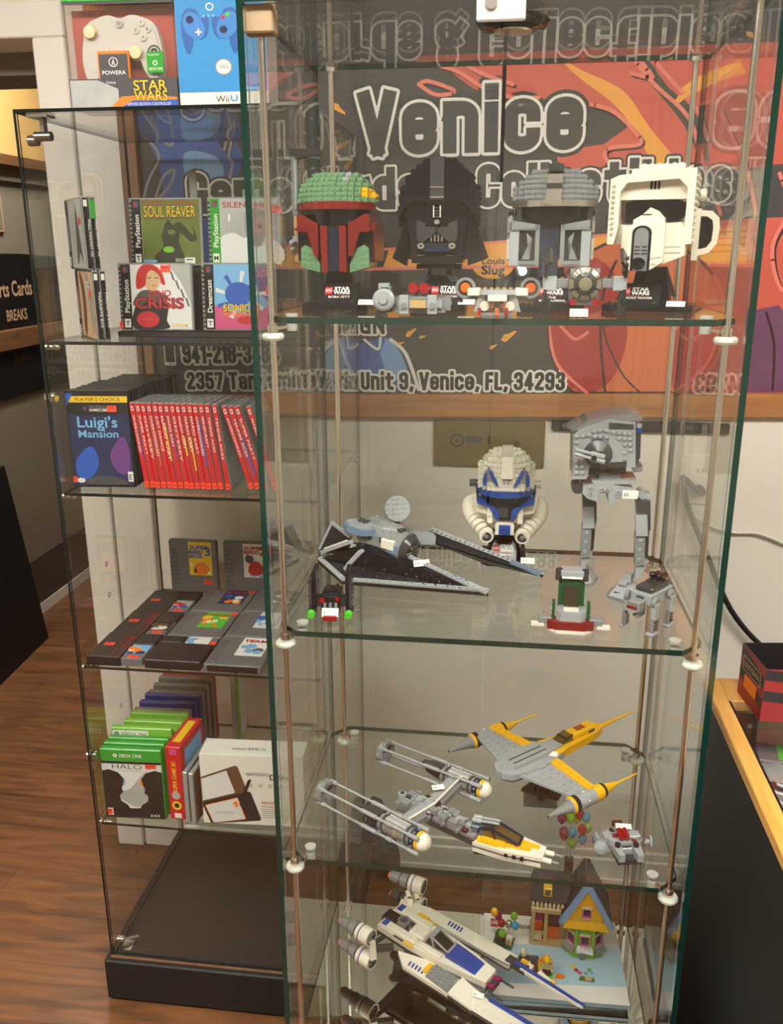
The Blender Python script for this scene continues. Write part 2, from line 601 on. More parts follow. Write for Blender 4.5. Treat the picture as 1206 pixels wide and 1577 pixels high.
def _glyph(ch):
    w, h = .30, .15
    top = lambda y, x0=0.0, ww=w: _arc(x0 + ww / 2, y, ww / 2, h, 0, 180)          # right -> left over the top
    bot = lambda y, x0=0.0, ww=w: _arc(x0 + ww / 2, y, ww / 2, h, 180, 360)        # left -> right under the bottom
    X = .74
    oval = lambda t: [(w, h)] + [(w, t - h)] + top(t - h) + [(0, h)] + bot(h)
    G = {
        'e': [[(0, .40), (w, .40)] + top(X - h) + [(0, h)] + bot(h) + [(w, .16)]],
        'n': [[(0, 0), (0, X)], top(X - h)[::-1] + [(w, 0)]], 'i': [[(0, 0), (0, .70)], [(0, 1.02), (0, 1.05)]], 'l': [[(0, 0), (0, 1)]],
        'c': [[(w, .57)] + top(X - h) + [(0, h)] + bot(h) + [(w, .17)]], 'o': [oval(X)],
        'a': [[(0, .55)] + top(X - h)[::-1] + [(w, 0)], [(w, .40), (.15, .38), (0, .28), (0, h)] + bot(h)],
        'm': [[(0, 0), (0, X)], top(X - h)[::-1] + [(w, 0)], top(X - h, w)[::-1] + [(2 * w, 0)]],
        'r': [[(0, 0), (0, X)], [(0, .56), (.08, .68), (.20, .72)]],
        'd': [oval(X), [(w, 0), (w, 1)]], 'b': [oval(X), [(0, 0), (0, 1)]],
        's': [[(w, .57)] + top(X - h) + [(0, .50), (w, .25), (w, h)] + bot(h)[::-1] + [(0, .17)]],
        't': [[(.06, .95), (.06, .12), (.10, .02), (.22, 0)], [(-.05, X - .02), (.22, X - .02)]],
        'u': [[(0, X), (0, h)] + bot(h) + [(w, X)]],
        'V': [[(0, 1), (.17, 0)], [(.17, 0), (.34, 1)]], 'C': [[(w, .74)] + top(1 - h) + [(0, h)] + bot(h) + [(w, .26)]],
        'G': [[(w, .80)] + top(1 - h) + [(0, h)] + bot(h) + [(w, .46), (.17, .46)], [(w, 0), (w, .46)]], 'O': [oval(1)], '0': [oval(1)],
        'S': [[(w, .80)] + top(1 - h) + [(0, .66), (w, .34), (w, h)] + bot(h)[::-1] + [(0, .20)]],
        'N': [[(0, 0), (0, 1)], [(0, 1), (.34, 0)], [(.34, 0), (.34, 1)]], 'I': [[(0, 0), (0, 1)]], 'U': [[(0, 1), (0, h)] + bot(h) + [(w, 1)]],
        'T': [[(0, 1), (.32, 1)], [(.16, 0), (.16, 1)]], 'F': [[(0, 0), (0, 1), (.24, 1)], [(0, .52), (.20, .52)]], 'L': [[(0, 1), (0, 0), (.24, 0)]],
        'E': [[(.24, 1), (0, 1), (0, 0), (.24, 0)], [(0, .52), (.20, .52)]], 'W': [[(0, 1), (.13, 0)], [(.13, 0), (.27, 1)], [(.27, 1), (.41, 0)], [(.41, 0), (.54, 1)]],
        'Y': [[(0, 1), (.16, .45)], [(.32, 1), (.16, .45)], [(.16, .45), (.16, 0)]], 'A': [[(0, 0), (.17, 1)], [(.17, 1), (.34, 0)], [(.06, .25), (.28, .25)]],
        'D': [[(0, 0), (0, 1), (.14, 1)] + _arc(.14, .8, .16, .2, 90, 0) + _arc(.14, .2, .16, .2, 0, -90) + [(0, 0)]],
        'R': [[(0, 0), (0, 1), (.14, 1)] + _arc(.14, .76, .16, .24, 90, -90) + [(0, .52)], [(.15, .52), (w, 0)]],
        'B': [[(0, 0), (0, 1), (.14, 1)] + _arc(.14, .77, .14, .23, 90, -90) + [(0, .54)], [(.14, .54)] + _arc(.14, .27, .16, .27, 90, -90) + [(0, 0)]],
        '1': [[(.0, .82), (.12, 1), (.12, 0)]], '2': [[(0, .80)] + top(1 - h)[::-1] + [(w, .68), (0, .08), (0, 0), (w, 0)]],
        '3': [[(0, .81)] + top(1 - h)[::-1] + [(w, .66), (.24, .52), (.14, .52)], [(.24, .52), (w, .38), (w, h)] + bot(h)[::-1] + [(0, .19)]],
        '4': [[(.22, 0), (.22, 1), (0, .26), (w + .02, .26)]], '5': [[(.28, 1), (.03, 1), (0, .56), (.12, .62), (.24, .60), (w, .46), (w, h)] + bot(h)[::-1] + [(0, .24)]],
        '7': [[(0, 1), (w, 1), (.10, 0)]], '8': [top(1 - h) + [(0, .66), (.05, .54), (0, .42), (0, h)] + bot(h) + [(w, .42), (.25, .54), (w, .66), (w, 1 - h)], [(.05, .54), (.25, .54)]],
        '9': [[(0, .19), (0, h)] + bot(h) + [(w, 1 - h)] + top(1 - h) + [(0, .60), (.08, .50), (w, .50)]],
        '-': [[(0, .42), (.14, .42)]], '.': [[(0, 0), (0, .02)]], ',': [[(0.02, 0.02), (-.02, -.14)]],
        '&': [[(.44, 0), (.06, .70), (.05, .86)] + top(.86, .05, .22)[::-1] + [(.27, .74), (.02, .36), (0, h)] + bot(h, 0, .26) + [(.36, .40)]],
    }
    return G.get(ch, [])


def stroke_text(mb, t, F, width, height, sw, extra, m, y):
    """t set in heavy strokes: sw = stroke weight, extra = widening on every side (both in cap heights)"""
    pen, runs, cnt = 0.0, [], [0]

    def put(ps):
        # every piece lies a hair in front of the one before it
        cnt[0] += 1
        e = Vector((0, -1.2e-5 * (cnt[0] % 36), 0))
        mb.add([F @ (p + e) for p in ps], [tuple(range(len(ps)))], m)

    for ch in t:
        if ch == ' ':
            pen += .26
            continue
        g = _glyph(ch)
        xs = [p[0] for ln in g for p in ln] or [0]
        runs.append((pen - min(xs), g))
        pen += (max(xs) - min(xs)) + sw + .045
    total = pen - .045
    sx, hs = width / total, height
    k = sx / hs                      # squeeze, strokes keep an even weight
    r = (sw / 2 + extra) * hs
    for (x0, g) in runs:
        for ln in g:
            pts = [Vector(((x0 + p[0] + sw / 2) * sx, y, (sw / 2 + p[1] * (1 - sw)) * hs)) for p in ln]
            for i in range(len(pts) - 1):
                a, b = pts[i], pts[i + 1]
                d = b - a
                if d.length < 1e-7:
                    continue
                d.normalize()
                e0 = d * (r if i == 0 else 0)
                e1 = d * (r if i == len(pts) - 2 else 0)
                if extra == 0:
                    e0, e1 = e0 * .98, e1 * .98
                nn = Vector((-d.z, 0, d.x)) * r
                q = [a - e0 - nn, a - e0 + nn, b + e1 + nn, b + e1 - nn] if extra == 0 else [a - nn, a + nn, b + nn, b - nn]
                put(q)
                if extra > 0:       # rounded square ends and joins
                    for (c, ends) in ((a, i == 0), (b, i == len(pts) - 2)):
                        if ends:
                            s_ = -1 if c is a else 1
                            r2 = (sw / 2) * hs
                            ex = extra * hs
                            for sd in (-1, 1):
                                cc = c + d * s_ * r2 + Vector((-d.z, 0, d.x)) * sd * r2
                                put([cc + Vector((math.cos(j * math.pi / 5), 0, math.sin(j * math.pi / 5))) * ex for j in range(10)])
                            nn2 = Vector((-d.z, 0, d.x))
                            put((c - nn2 * r2, c + nn2 * r2, c + nn2 * r2 + d * s_ * (r2 + ex), c - nn2 * r2 + d * s_ * (r2 + ex)))
                            put((c - nn2 * (r2 + ex), c + nn2 * (r2 + ex), c + nn2 * (r2 + ex) + d * s_ * r2, c - nn2 * (r2 + ex) + d * s_ * r2))
                if 0 < i:
                    put([a + Vector((math.cos(j * math.pi / 6), 0, math.sin(j * math.pi / 6))) * r for j in range(12)])

# ================================================================== the room
WALL_Y = 2.07
JAMB_X = -1.067


def structure(name, mb):
    return mb.build(name, kind='structure')


structure('floor', MB().box((-3.2, -3.2, -0.05), (3.2, 6.0, 0), 'oak_floor'))
structure('ceiling', MB().box((-3.2, -3.2, CEIL_Z), (3.2, 6.0, CEIL_Z + 0.05), 'ceiling_white'))
w = MB()
w.box((JAMB_X, WALL_Y, 0), (3.0, WALL_Y + 0.12, CEIL_Z), 'wall_white')
w.box((-3.1, WALL_Y, 2.1), (JAMB_X, WALL_Y + 0.12, CEIL_Z), 'wall_white')
w.box((-3.1, WALL_Y, 0), (-2.4, WALL_Y + 0.12, 2.1), 'wall_white')
structure('wall_back', w)
structure('wall_right', MB().box((3.0, -3.1, 0), (3.1, 6.0, CEIL_Z), 'wall_store'))
structure('wall_front', MB().box((-3.1, -3.1, 0), (3.1, -3.0, CEIL_Z), 'wall_store'))
structure('wall_left', MB().box((-3.1, -3.0, 0), (-3.0, WALL_Y, CEIL_Z), 'wall_store'))
w = MB()
w.box((-2.25, WALL_Y + 0.12, 0), (-2.15, 6.0, 2.03), 'wall_tan')
w.box((-2.25, WALL_Y + 0.12, 2.03), (-2.15, 6.0, CEIL_Z), 'wall_yellow')
structure('wall_hall', w)
structure('wall_far', MB().box((-2.15, 5.9, 0), (3.0, 6.0, CEIL_Z), 'wall_tan'))
mat('hall_band', (84, 72, 58), 0.7)
# ledge along the hall wall and its baseboard
structure('trim_1', MB().box((-2.15, WALL_Y + 0.13, 1.99), (-2.09, 5.9, 2.03), 'plank_brown').box((-2.15, WALL_Y + 0.13, 1.93), (-2.13, 5.9, 1.99), 'wall_tan'))
structure('baseboard_hall', MB().box((-2.15, WALL_Y + 0.13, 0), (-2.135, 5.9, 0.05), 'trim_white').box((-2.15, WALL_Y + 0.13, 0.05), (-2.14, 5.9, 0.27), 'hall_band'))
# soffit just inside the doorway
structure('trim_2', MB().box((-2.15, WALL_Y + 0.12, 2.05), (JAMB_X, WALL_Y + 0.3, 2.2), 'soffit_grey'))
# door casing: flat boards with a groove between
t = MB()
t.box((JAMB_X, WALL_Y - 0.02, 0), (JAMB_X + 0.075, WALL_Y, 2.0995), 'trim_white', 0.003)
t.box((JAMB_X + 0.079, WALL_Y - 0.013, 0), (-0.885, WALL_Y, 2.6), 'trim_white', 0.003)
t.box((-2.4, WALL_Y - 0.02, 2.1), (JAMB_X + 0.075, WALL_Y, 2.172), 'trim_white', 0.003)
structure('trim_3', t)
structure('baseboard_back', MB().box((-0.87, WALL_Y - 0.014, 0), (3.0, WALL_Y, 0.075), 'trim_white', 0.004).box((-0.87, WALL_Y - 0.009, 0.075), (3.0, WALL_Y, 0.1), 'trim_white', 0.004).box((-0.87, WALL_Y - 0.02, 0), (3.0, WALL_Y - 0.014, 0.018), 'trim_white', 0.003))

# oak strips that frame the banner (they slope a little, as the banner does)
TILT = math.radians(1.1)
t = MB()
t.M = Matrix.Translation((-0.54, WALL_Y, 1.314)) @ Matrix.Rotation(-TILT, 4, 'Y')
t.box((-0.345, -0.022, -0.054), (2.6, 0, 0.0), 'oak_trim', 0.002)
structure('trim_4', t)
structure('trim_5', MB().box((-0.885, WALL_Y - 0.022, 1.25), (-0.845, WALL_Y - 0.002, 2.55), 'oak_post', 0.002))

# ceiling lights: recessed panels (they are what lights the shop)
for i, (x, y) in enumerate([(-1.5, -0.05), (-0.05, -0.05), (1.4, -0.05)]):
    l = thing('ceiling_light', ['recessed ceiling light panel over the aisle on the left', 'recessed ceiling light panel over the middle of the aisle', 'recessed ceiling light panel over the aisle on the right'][i], 'light', (x, y, CEIL_Z), group='ceiling light panels')
    MB().box((-0.6, -0.31, -0.012), (0.6, -0.29, 0), 'trim_white').box((-0.6, 0.29, -0.012), (0.6, 0.31, 0), 'trim_white').box((-0.6, -0.29, -0.012), (-0.58, 0.29, 0), 'trim_white').box((0.58, -0.29, -0.012), (0.6, 0.29, 0), 'trim_white').build('frame', l)
    MB().box((-0.58, -0.29, -0.008), (0.58, 0.29, 0), 'lamp_emit').build('diffuser', l)
l = thing('ceiling_light', 'warm ceiling light panel in the hall beyond the doorway', 'light', (-1.55, 3.3, CEIL_Z))
MB().box((-0.3, -0.6, -0.012), (0.3, 0.6, -0.0), 'trim_white').build('frame', l)
MB().box((-0.2, -0.46, -0.014), (0.2, 0.46, -0.012), 'lamp_emit').build('diffuser', l)

# a bare lamp on the shop's front wall: its image is the glare spot in the glass doors
_h = at(805, 418, Y=1.1)
_d = (_h - Vector((0, 0, CAM_Z))).normalized()
_d.y = -_d.y
_lp = _h + _d * ((2.93 + 1.1) / -_d.y)
l = thing('wall_lamp', 'small bright lamp on the front wall that glares in the glass doors', 'lamp', (_lp.x, -3.0, _lp.z))
MB().cyl((0, 0, 0), (0, 0.04, 0), 0.03, 'steel', 0.04, n=16).build('socket', l)
MB().ball((0, 0.06, 0), 0.022, 'spot_emit', 14, 8).build('bulb', l)

# ------------------------------------------------------------------ banner
bn = thing('shop_banner', 'dark printed vinyl shop banner with outlined lettering on the wall behind the cases', 'banner', (-0.54, WALL_Y - 0.001, 1.314))
BI = Matrix.Translation((0.54, -(WALL_Y - 0.001), -1.314))
BY = [-0.004]


def wp(pts, d=0.0):
    """photo pixels -> banner-local points on the wall plane"""
    return [BI @ at(u, v, Y=WALL_Y - 0.006 - d) for u, v in pts]


def curve(pts, n=6, closed=False):
    """smooth line through pixel points (Catmull-Rom)"""
    out = []
    N = len(pts)
    g = (lambda i: pts[i % N]) if closed else (lambda i: pts[max(0, min(N - 1, i))])
    for i in range(N if closed else N - 1):
        p0, p1, p2, p3 = g(i - 1), g(i), g(i + 1), g(i + 2)
        for k in range(n):
            t = k / n
            out.append(tuple(0.5 * (2 * b + (c - a) * t + (2 * a - 5 * b + 4 * c - d) * t * t + (3 * b - a - 3 * c + d) * t ** 3) for a, b, c, d in zip(p0, p1, p2, p3)))
    if not closed:
        out.append(pts[-1])
    return out


def stroke(mb, pts, wid, mtl, d):
    q = wp(pts, d)
    n = len(q)
    for i in range(n - 1):
        a, b = q[i], q[i + 1]
        t = (b - a)
        if t.length < 1e-6:
            continue
        t.normalize()
        nn = Vector((-t.z, 0, t.x)) * wid / 2
        e = Vector((0, -1.2e-5 * (i % 12), 0))
        mb.flat([a - nn + e, a + nn + e, b + nn + e, b - nn + e], mtl)
        mb.add([b + e * .5 + Vector((0, -6e-6, 0)) + Vector((math.cos(k * math.pi / 4), 0, math.sin(k * math.pi / 4))) * wid / 2 for k in range(8)], [tuple(range(8))], mtl)


mat('banner_mauve', (112, 70, 98), 0.55, vary=0.4, vscale=9)
fb = MB()
sheet = [BI @ Vector(p) for p in ((-0.845, 0, 1.308), (1.6, 0, 1.354), (1.6, 0, 2.5), (-0.845, 0, 2.5))]
fb.slab([(p.x, 0.0, p.z) for p in sheet], (0, -0.004, 0), 'banner_grey')
D = 0.0004
def blob(pts, m, d, n=5):
    fb.flat(wp(curve(pts, n, True), d), m)
def area(pts, m, d):
    fb.flat(wp(pts, d), m)
# right: coral flame field
area([(640, 86), (1300, 60), (1300, 604), (1010, 608), (880, 540), (860, 470), (960, 400), (1000, 330), (960, 262), (905, 255), (880, 270), (858, 246), (860, 232), (930, 222), (975, 190), (930, 165), (905, 160), (860, 152), (760, 155), (720, 130), (690, 108)], 'banner_coral', D)
area(curve([(690, 300), (830, 270), (935, 262), (1110, 262), (1300, 240)], 6) + [(1300, 430), (620, 430), (640, 340)], 'banner_grey', 1.5 * D)
area([(640, 352), (1300, 335), (1300, 470), (520, 470)], 'banner_dark', 1.7 * D)
area([(980, 345), (1300, 330), (1300, 606), (960, 606), (940, 520), (960, 440)], 'banner_coral', 2 * D)
# gold sweep
area(curve([(862, 90), (900, 110), (960, 140), (1000, 195), (1045, 250)], 6) + curve([(1010, 262), (985, 215), (950, 165), (890, 118), (862, 90)], 6), 'banner_gold', 2 * D)
area(curve([(1140, 95), (1090, 110), (1050, 135)], 4) + curve([(1060, 150), (1100, 128), (1150, 112)], 4), 'banner_gold', 2 * D)
# dark tongues inside the flames
area(curve([(990, 84), (1005, 100), (1030, 135), (1060, 160), (1085, 200), (1095, 250)], 5) + curve([(1075, 240), (1055, 195), (1020, 150), (995, 120), (1000, 112), (982, 88)], 5), 'banner_grey', 2 * D)
for pts in ([(640, 92), (700, 108), (745, 135), (790, 150), (830, 150)], [(700, 90), (740, 112), (790, 130)], [(1000, 84), (1040, 130), (1075, 170), (1090, 215)], [(970, 112), (1003, 120), (1001, 112), (985, 92)],
            [(975, 90), (1008, 130), (1060, 180), (1080, 240), (1110, 330)], [(908, 160), (945, 172), (980, 205), (985, 222), (940, 228), (932, 240), (945, 262)], [(1110, 170), (1130, 215), (1150, 260), (1165, 330)],
            [(1200, 265), (1215, 320), (1190, 380), (1200, 440), (1230, 460)], [(645, 130), (660, 125), (700, 140), (672, 146), (645, 130)]):
    c = curve(pts, 6)
    stroke(fb, [(u + 3, v + 3) for u, v in c], 0.008, 'banner_line', 2.4 * D)
    stroke(fb, c, 0.008, 'banner_pink', 3 * D)
# photo-wood board with a line of black lettering
area([(600, 382), (1150, 348), (1150, 405), (590, 412)], 'banner_gold', 2.2 * D)
for k in range(5):
    area([(980, 352 + 10 * k), (1150, 344 + 10 * k), (1150, 347 + 10 * k), (980, 355 + 10 * k)], 'banner_amber', 2.6 * D)
area([(560, 384), (1150, 346), (1150, 350), (560, 388)], 'banner_pink', 2.7 * D)
area([(560, 412), (1150, 402), (1150, 406), (560, 417)], 'banner_pink', 2.7 * D)
# basketball low on the right
ball = [(985 + 142 * math.cos(a * math.pi / 24), 508 + 142 * math.sin(a * math.pi / 24)) for a in range(48)]
clip = lambda pts, vmax: [(u, min(v, vmax)) for u, v in pts]
area(clip(ball, 606), 'banner_amber', 3 * D)
area(clip([(905 + 62 * math.cos(a * math.pi / 16), 500 + 105 * math.sin(a * math.pi / 16)) for a in range(32)], 606), 'banner_red', 3.3 * D)
area(clip([(1070 + 40 * math.cos(a * math.pi / 16), 560 + 70 * math.sin(a * math.pi / 16)) for a in range(32)], 606), 'banner_red', 3.3 * D)
stroke(fb, clip(ball[4:44], 605), 0.006, 'banner_line', 3.8 * D)
stroke(fb, curve([(950, 400), (930, 450), (925, 520), (932, 604)], 6), 0.006, 'banner_line', 3.8 * D)
stroke(fb, curve([(965, 440), (930, 500), (955, 570), (985, 604)], 6), 0.004, 'banner_line', 3.8 * D)
stroke(fb, curve([(845, 500), (858, 560), (905, 606)], 6), 0.007, 'banner_pink', 3.9 * D)
stroke(fb, curve([(862, 500), (885, 522), (905, 512)], 6), 0.007, 'banner_pink', 3.9 * D)
# far right: purple field with pink curls
area([(1148, 480), (1200, 470), (1260, 560), (1260, 604), (1150, 604)], 'banner_mauve', 3.5 * D)
stroke(fb, curve([(1180, 480), (1192, 530), (1190, 600)], 6), 0.006, 'banner_line', 3.8 * D)
# left: blue creature shapes with pale outlines
blob([(200, 180), (235, 230), (250, 300), (215, 350), (205, 420), (225, 520), (300, 520), (340, 430), (360, 300), (370, 230), (300, 170)], 'banner_blue', D)
blob([(285, 235), (330, 240), (345, 265), (330, 285), (290, 280)], 'banner_sky', 1.5 * D)
blob([(325, 190), (350, 170), (366, 200), (352, 235), (340, 225)], 'banner_navy', 1.5 * D)
for pts in ([(222, 210), (245, 240), (228, 280), (215, 330)], [(232, 330), (250, 275), (268, 262), (262, 285), (240, 310)], [(345, 232), (352, 205), (362, 190), (352, 240), (358, 252), (350, 290)], [(230, 180), (250, 215), (266, 222), (262, 190)]):
    stroke(fb, curve(pts, 5), 0.006, 'ink_grey', 2.4 * D)
# blue comma behind CONSIGN
area(curve([(470, 500), (500, 520), (520, 512), (545, 530), (600, 520), (625, 560), (640, 604)], 6) + curve([(560, 604), (535, 570), (520, 530), (470, 560)], 5), 'banner_blue', D)
area(curve([(595, 520), (618, 545), (628, 585), (600, 580), (585, 545)], 5), 'banner_sky', 1.4 * D)
stroke(fb, curve([(522, 520), (535, 560), (560, 600)], 5), 0.007, 'ink_white', 2.4 * D)
stroke(fb, curve([(560, 522), (582, 538), (586, 520)], 5), 0.006, 'ink_white', 2.4 * D)
stroke(fb, curve([(600, 522), (625, 545), (645, 600)], 5), 0.008, 'ink_white', 2.4 * D)
# little gold flecks
for (u, v, a, s_) in ((522, 167, 25, 1.2), (528, 222, -40, 1), (537, 252, -60, .9), (521, 238, 10, .5), (633, 511, -50, .9), (618, 528, -30, .5), (651, 518, -30, .5), (784, 516, -45, 1.2), (760, 533, -40, .6), (1052, 148, -45, 1.2), (800, 40, 10, 1), (1160, 55, 20, 1)):
    c, s2 = math.cos(math.radians(a)), math.sin(math.radians(a))
    area([(u + s_ * (x * c - y * s2), v + s_ * (x * s2 + y * c)) for x, y in ((-12, -3), (-3, -5), (0, -2), (9, 1), (11, 4), (-1, 4), (-10, 3))], 'banner_gold', 4 * D)
area([(600, 440), (670, 430), (690, 480), (640, 520), (600, 500)], 'banner_dark', 1.2 * D)
fb.build('printed_sheet', bn)


def banner_text(t, u0, v0, u1, vcap, halo=0.0, rim=0.045, body='banner_grey', fat=0.02, name='lettering', hm='banner_dark', sx=None):
    """outlined bold lettering from foot (u0, v0) to foot (u1, v0), cap top at vcap"""
    a, b = BI @ at(u0, v0, Y=WALL_Y - 0.01), BI @ at(u1, v0, Y=WALL_Y - 0.01)
    top = BI @ at(u0, vcap, Y=WALL_Y - 0.01)
    mb = MB()
    F = Matrix.Translation((a.x, 0, a.z)) @ Matrix.Rotation(-TILT * .7, 4, 'Y')
    wdt, hgt = (b.x - a.x), top.z - a.z
    if halo:
        stroke_text(mb, t, F, wdt, hgt, fat, rim + halo, hm, -0.0058)
    stroke_text(mb, t, F, wdt, hgt, fat, rim, 'ink_white', -0.0064)
    stroke_text(mb, t, F, wdt, hgt, fat, 0.0, body, -0.0070)
    mb.build(name, bn)


banner_text('Venice', 551, 241, 898, 140, halo=0.06, rim=0.048, fat=0.225)
banner_text('Game Cards & Collectibles', 290, 330, 1122, 266, halo=0.05, rim=0.052, fat=0.22)
banner_text('CONSIGN', 466, 515, 593, 488, rim=0.12, body='ink_black', fat=0.2)
banner_text('941-218-3484', 282, 560, 430, 530, rim=0.12, body='ink_black', fat=0.2)
banner_text('2357 Tamiami Trail S. Unit 9, Venice, FL, 34293', 288, 600, 870, 573, rim=0.12, body='ink_black', fat=0.2)
ph = MB()
for (dx, dz, mm, yy) in ((0, 0, 'ink_white', -0.0070), (0.004, 0.004, 'ink_black', -0.0073)):
    p0, p1 = BI @ at(256, 562, Y=WALL_Y), BI @ at(271, 528, Y=WALL_Y)
    ph.frect(p0.x + dx * .7, p0.z + dz * (2 if dx else 1), p1.x - dx * .7, p1.z - dz, yy, mm)
ph.fdisc((p0.x + p1.x) / 2, p0.z + 0.004, 0.002, -0.0075, 'ink_black', 10)
ph.build('phone_symbol', bn)
sm = MB()
c = BI @ at(746, 408, Y=WALL_Y)
sm.fdisc(c.x + .02, c.z - .004, .045, -.0060, 'banner_gold', 28, .026).text('Louis', c.x - .005, c.z + .002, 'ink_black', 0.05, 0.014, 0.02, -0.0068).text('Slug', c.x - .005, c.z - .020, 'ink_black', 0.05, 0.018, 0.03, -0.0068)
sm.build('small_lettering', bn)

# ------------------------------------------------------------------ things fixed to the wall below the banner
o = thing('wall_panel', 'olive brown board taped to the white wall behind the blue and white helmet', 'board', (-0.035, WALL_Y, 1.203))
MB().box((-0.131, -0.008, -0.056), (0.131, 0, 0.056), 'olive_board', 0.002).build('board', o)
mb = MB()
mb.ring((-0.075, -0.0085, 0.008), (0, 1, 0), 0.013, 0.016, 'ink_black', 24)
mb.ring((0.065, -0.0085, 0.003), (0, 1, 0), 0.003, 0.006, 'ink_black', 16)
mb.fpoly([(-0.055, 0.02), (-0.02, 0.02), (-0.012, 0.012), (-0.02, 0.004), (-0.055, 0.004)], -0.0085, 'ink_dkgrey')
mb.text('6', -0.079, 0.002, 'ink_black', h=0.012, y=-0.0087)
for k in range(3):
    mb.frect(-0.003, 0.002 + 0.006 * k, 0.003, 0.006 + 0.006 * k, -0.0085, 'ink_black')
mb.build('printed_marks', o)
o = thing('mounting_rail', 'black steel rail with bolt holes screwed to the wall under the oak strip', 'rail', (0.31, WALL_Y, 1.253))
MB().box((-0.2, -0.012, -0.013), (0.2, 0, 0.011), 'matte_black', 0.002).build('bar', o)
for x in (-0.17, 0.17):
    MB().cyl((x, -0.014, 0), (x, -0.012, 0), 0.006, 'steel').build('bolt', o)
o = thing('wall_outlet', 'white wall outlet plate on the right behind the grey walker model', 'outlet', (0.455, WALL_Y, 1.13))
MB().box((-0.036, -0.007, -0.06), (0.036, 0, 0.06), 'trim_white', 0.003).build('plate', o)
for z in (0.022, -0.022):
    mb = MB().box((-0.012, -0.0085, z - .010), (0.012, -0.007, z + .010), 'trim_white')
    mb.box((-0.006, -0.009, z - 0.004), (-0.004, -0.0085, z + 0.004), 'ink_black').box((0.004, -0.009, z - 0.004), (0.006, -0.0085, z + 0.004), 'ink_black')
    mb.build('socket', o)
def wallpts(px, d=0.02):
    return [at(u, v, Y=WALL_Y - d) for u, v in px]
mb = MB().tube([(0.455, WALL_Y - 0.03, 1.106)] + [tuple(p) for p in wallpts(curve([(1052, 735), (1058, 775), (1085, 845), (1118, 925), (1150, 972), (1190, 1010)], 4), 0.03)], 0.0065, 'matte_black')
mb.cyl((0.455, WALL_Y - 0.008, 1.108), (0.455, WALL_Y - 0.035, 1.108), 0.012, 'matte_black')
tag(mb.build('power_cable'), 'thick black power cable hanging from the outlet down behind the striped box', 'cable')
mb = MB().tube([tuple(p) for p in wallpts(curve([(1042, 745), (1055, 780), (1085, 806), (1130, 820), (1165, 821), (1206, 836), (1260, 860)], 4), 0.012)], 0.0035, 'puck_white', 6)
tag(mb.build('white_cord'), 'thin white twisted cord running along the wall to the right', 'cord')

# ------------------------------------------------------------------ hall beyond the doorway
o = thing('hall_sign', 'black sign board with pale lettering on the hall wall above a wooden plank', 'sign', (-2.148, 4.0, 1.322))
pl = MB()
pl.prismy([(-1.6, 0), (0.9, 0), (0.9, 0.28), (0.3, 0.285), (-0.2, 0.31), (-1.6, 0.33)], 0, 0.012, 'matte_black')
F = Matrix.Rotation(math.radians(90), 4, 'Z')
pl.v = [tuple(F @ Vector(p)) for p in pl.v]
pl.v = [(abs(x), y, z) for x, y, z in pl.v]
pl.build('board', o)
mb = MB()
F2 = Matrix.Rotation(math.radians(90), 4, 'Z')
mb.text('Sports Cards', -0.515, 0.135, 'ink_tan', 0.37, 0.062, 0.02, -0.0135, F2)
mb.build('lettering', o)
mb = MB()
mb.text('BREAKS', -0.375, 0.032, 'ink_tan', 0.165, 0.045, 0.02, -0.0135, F2)
mb.build('lettering', o)
o = MB().box((-2.15, 2.25, 1.235), (-2.11, 5.2, 1.32), 'plank_brown', 0.004).build('wooden_plank')
tag(o, 'rough brown wooden plank running along the hall wall under the black sign', 'plank')
o = thing('hall_notice', 'black panel with small lettering hanging on the hall wall under the plank', 'panel', (-2.148, 4.0, 1.03))
MB().box((0, -1.6, 0), (0.012, 0.9, 0.2), 'matte_black').build('board', o)
mb = MB()
mb.text('FLORIDA', -0.355, 0.145, 'ink_brown', 0.14, 0.024, 0.01, -0.0135, F2)
mb.build('lettering', o)
o = thing('picture_frame', 'small pale framed picture at the left edge on the hall wall', 'picture', (-2.15, 3.60, 1.72))
MB().box((0, -0.13, -0.0), (0.012, 0.1, 0.16), 'cardboard', 0.003).build('frame', o)
MB().box((0.012, -0.115, 0.015), (0.014, 0.085, 0.145), 'wall_tan').build('print', o)
# black cabinet just inside the doorway
a, b_ = at(75, 982, Z=0), at(0, 1056, Z=0)
tp = at(8, 722, Y=a.y)
o = thing('black_cabinet', 'black cabinet with a sloping side standing in the hall at the left edge', 'cabinet', (a.x, a.y, 0))
d2 = (b_ - a) * 1.15
WX = -2.13 - a.x
far = [Vector((0, 0, 0)), Vector((tp.x - a.x, 0, tp.z)), Vector((WX, 0, tp.z)), Vector((WX, 0, 0))]
near = [p + Vector((d2.x if p.x > WX + .001 else 0, d2.y, 0)) for p in far]
near = [Vector((max(p.x, WX), p.y, p.z)) for p in near]
MB().add(far + near, [(0, 3, 2, 1), (4, 5, 6, 7), (0, 1, 5, 4), (1, 2, 6, 5), (3, 0, 4, 7), (2, 3, 7, 6)], 'matte_black').build('body', o)
tq = [far[1], far[2], near[2], near[1]]
MB().add([p + Vector((0, 0, .001)) for p in tq] + [p + Vector((0, 0, .014)) for p in tq], [(0, 1, 2, 3), (7, 6, 5, 4), (0, 4, 5, 1), (1, 5, 6, 2), (2, 6, 7, 3), (3, 7, 4, 0)], 'base_top').build('top', o)

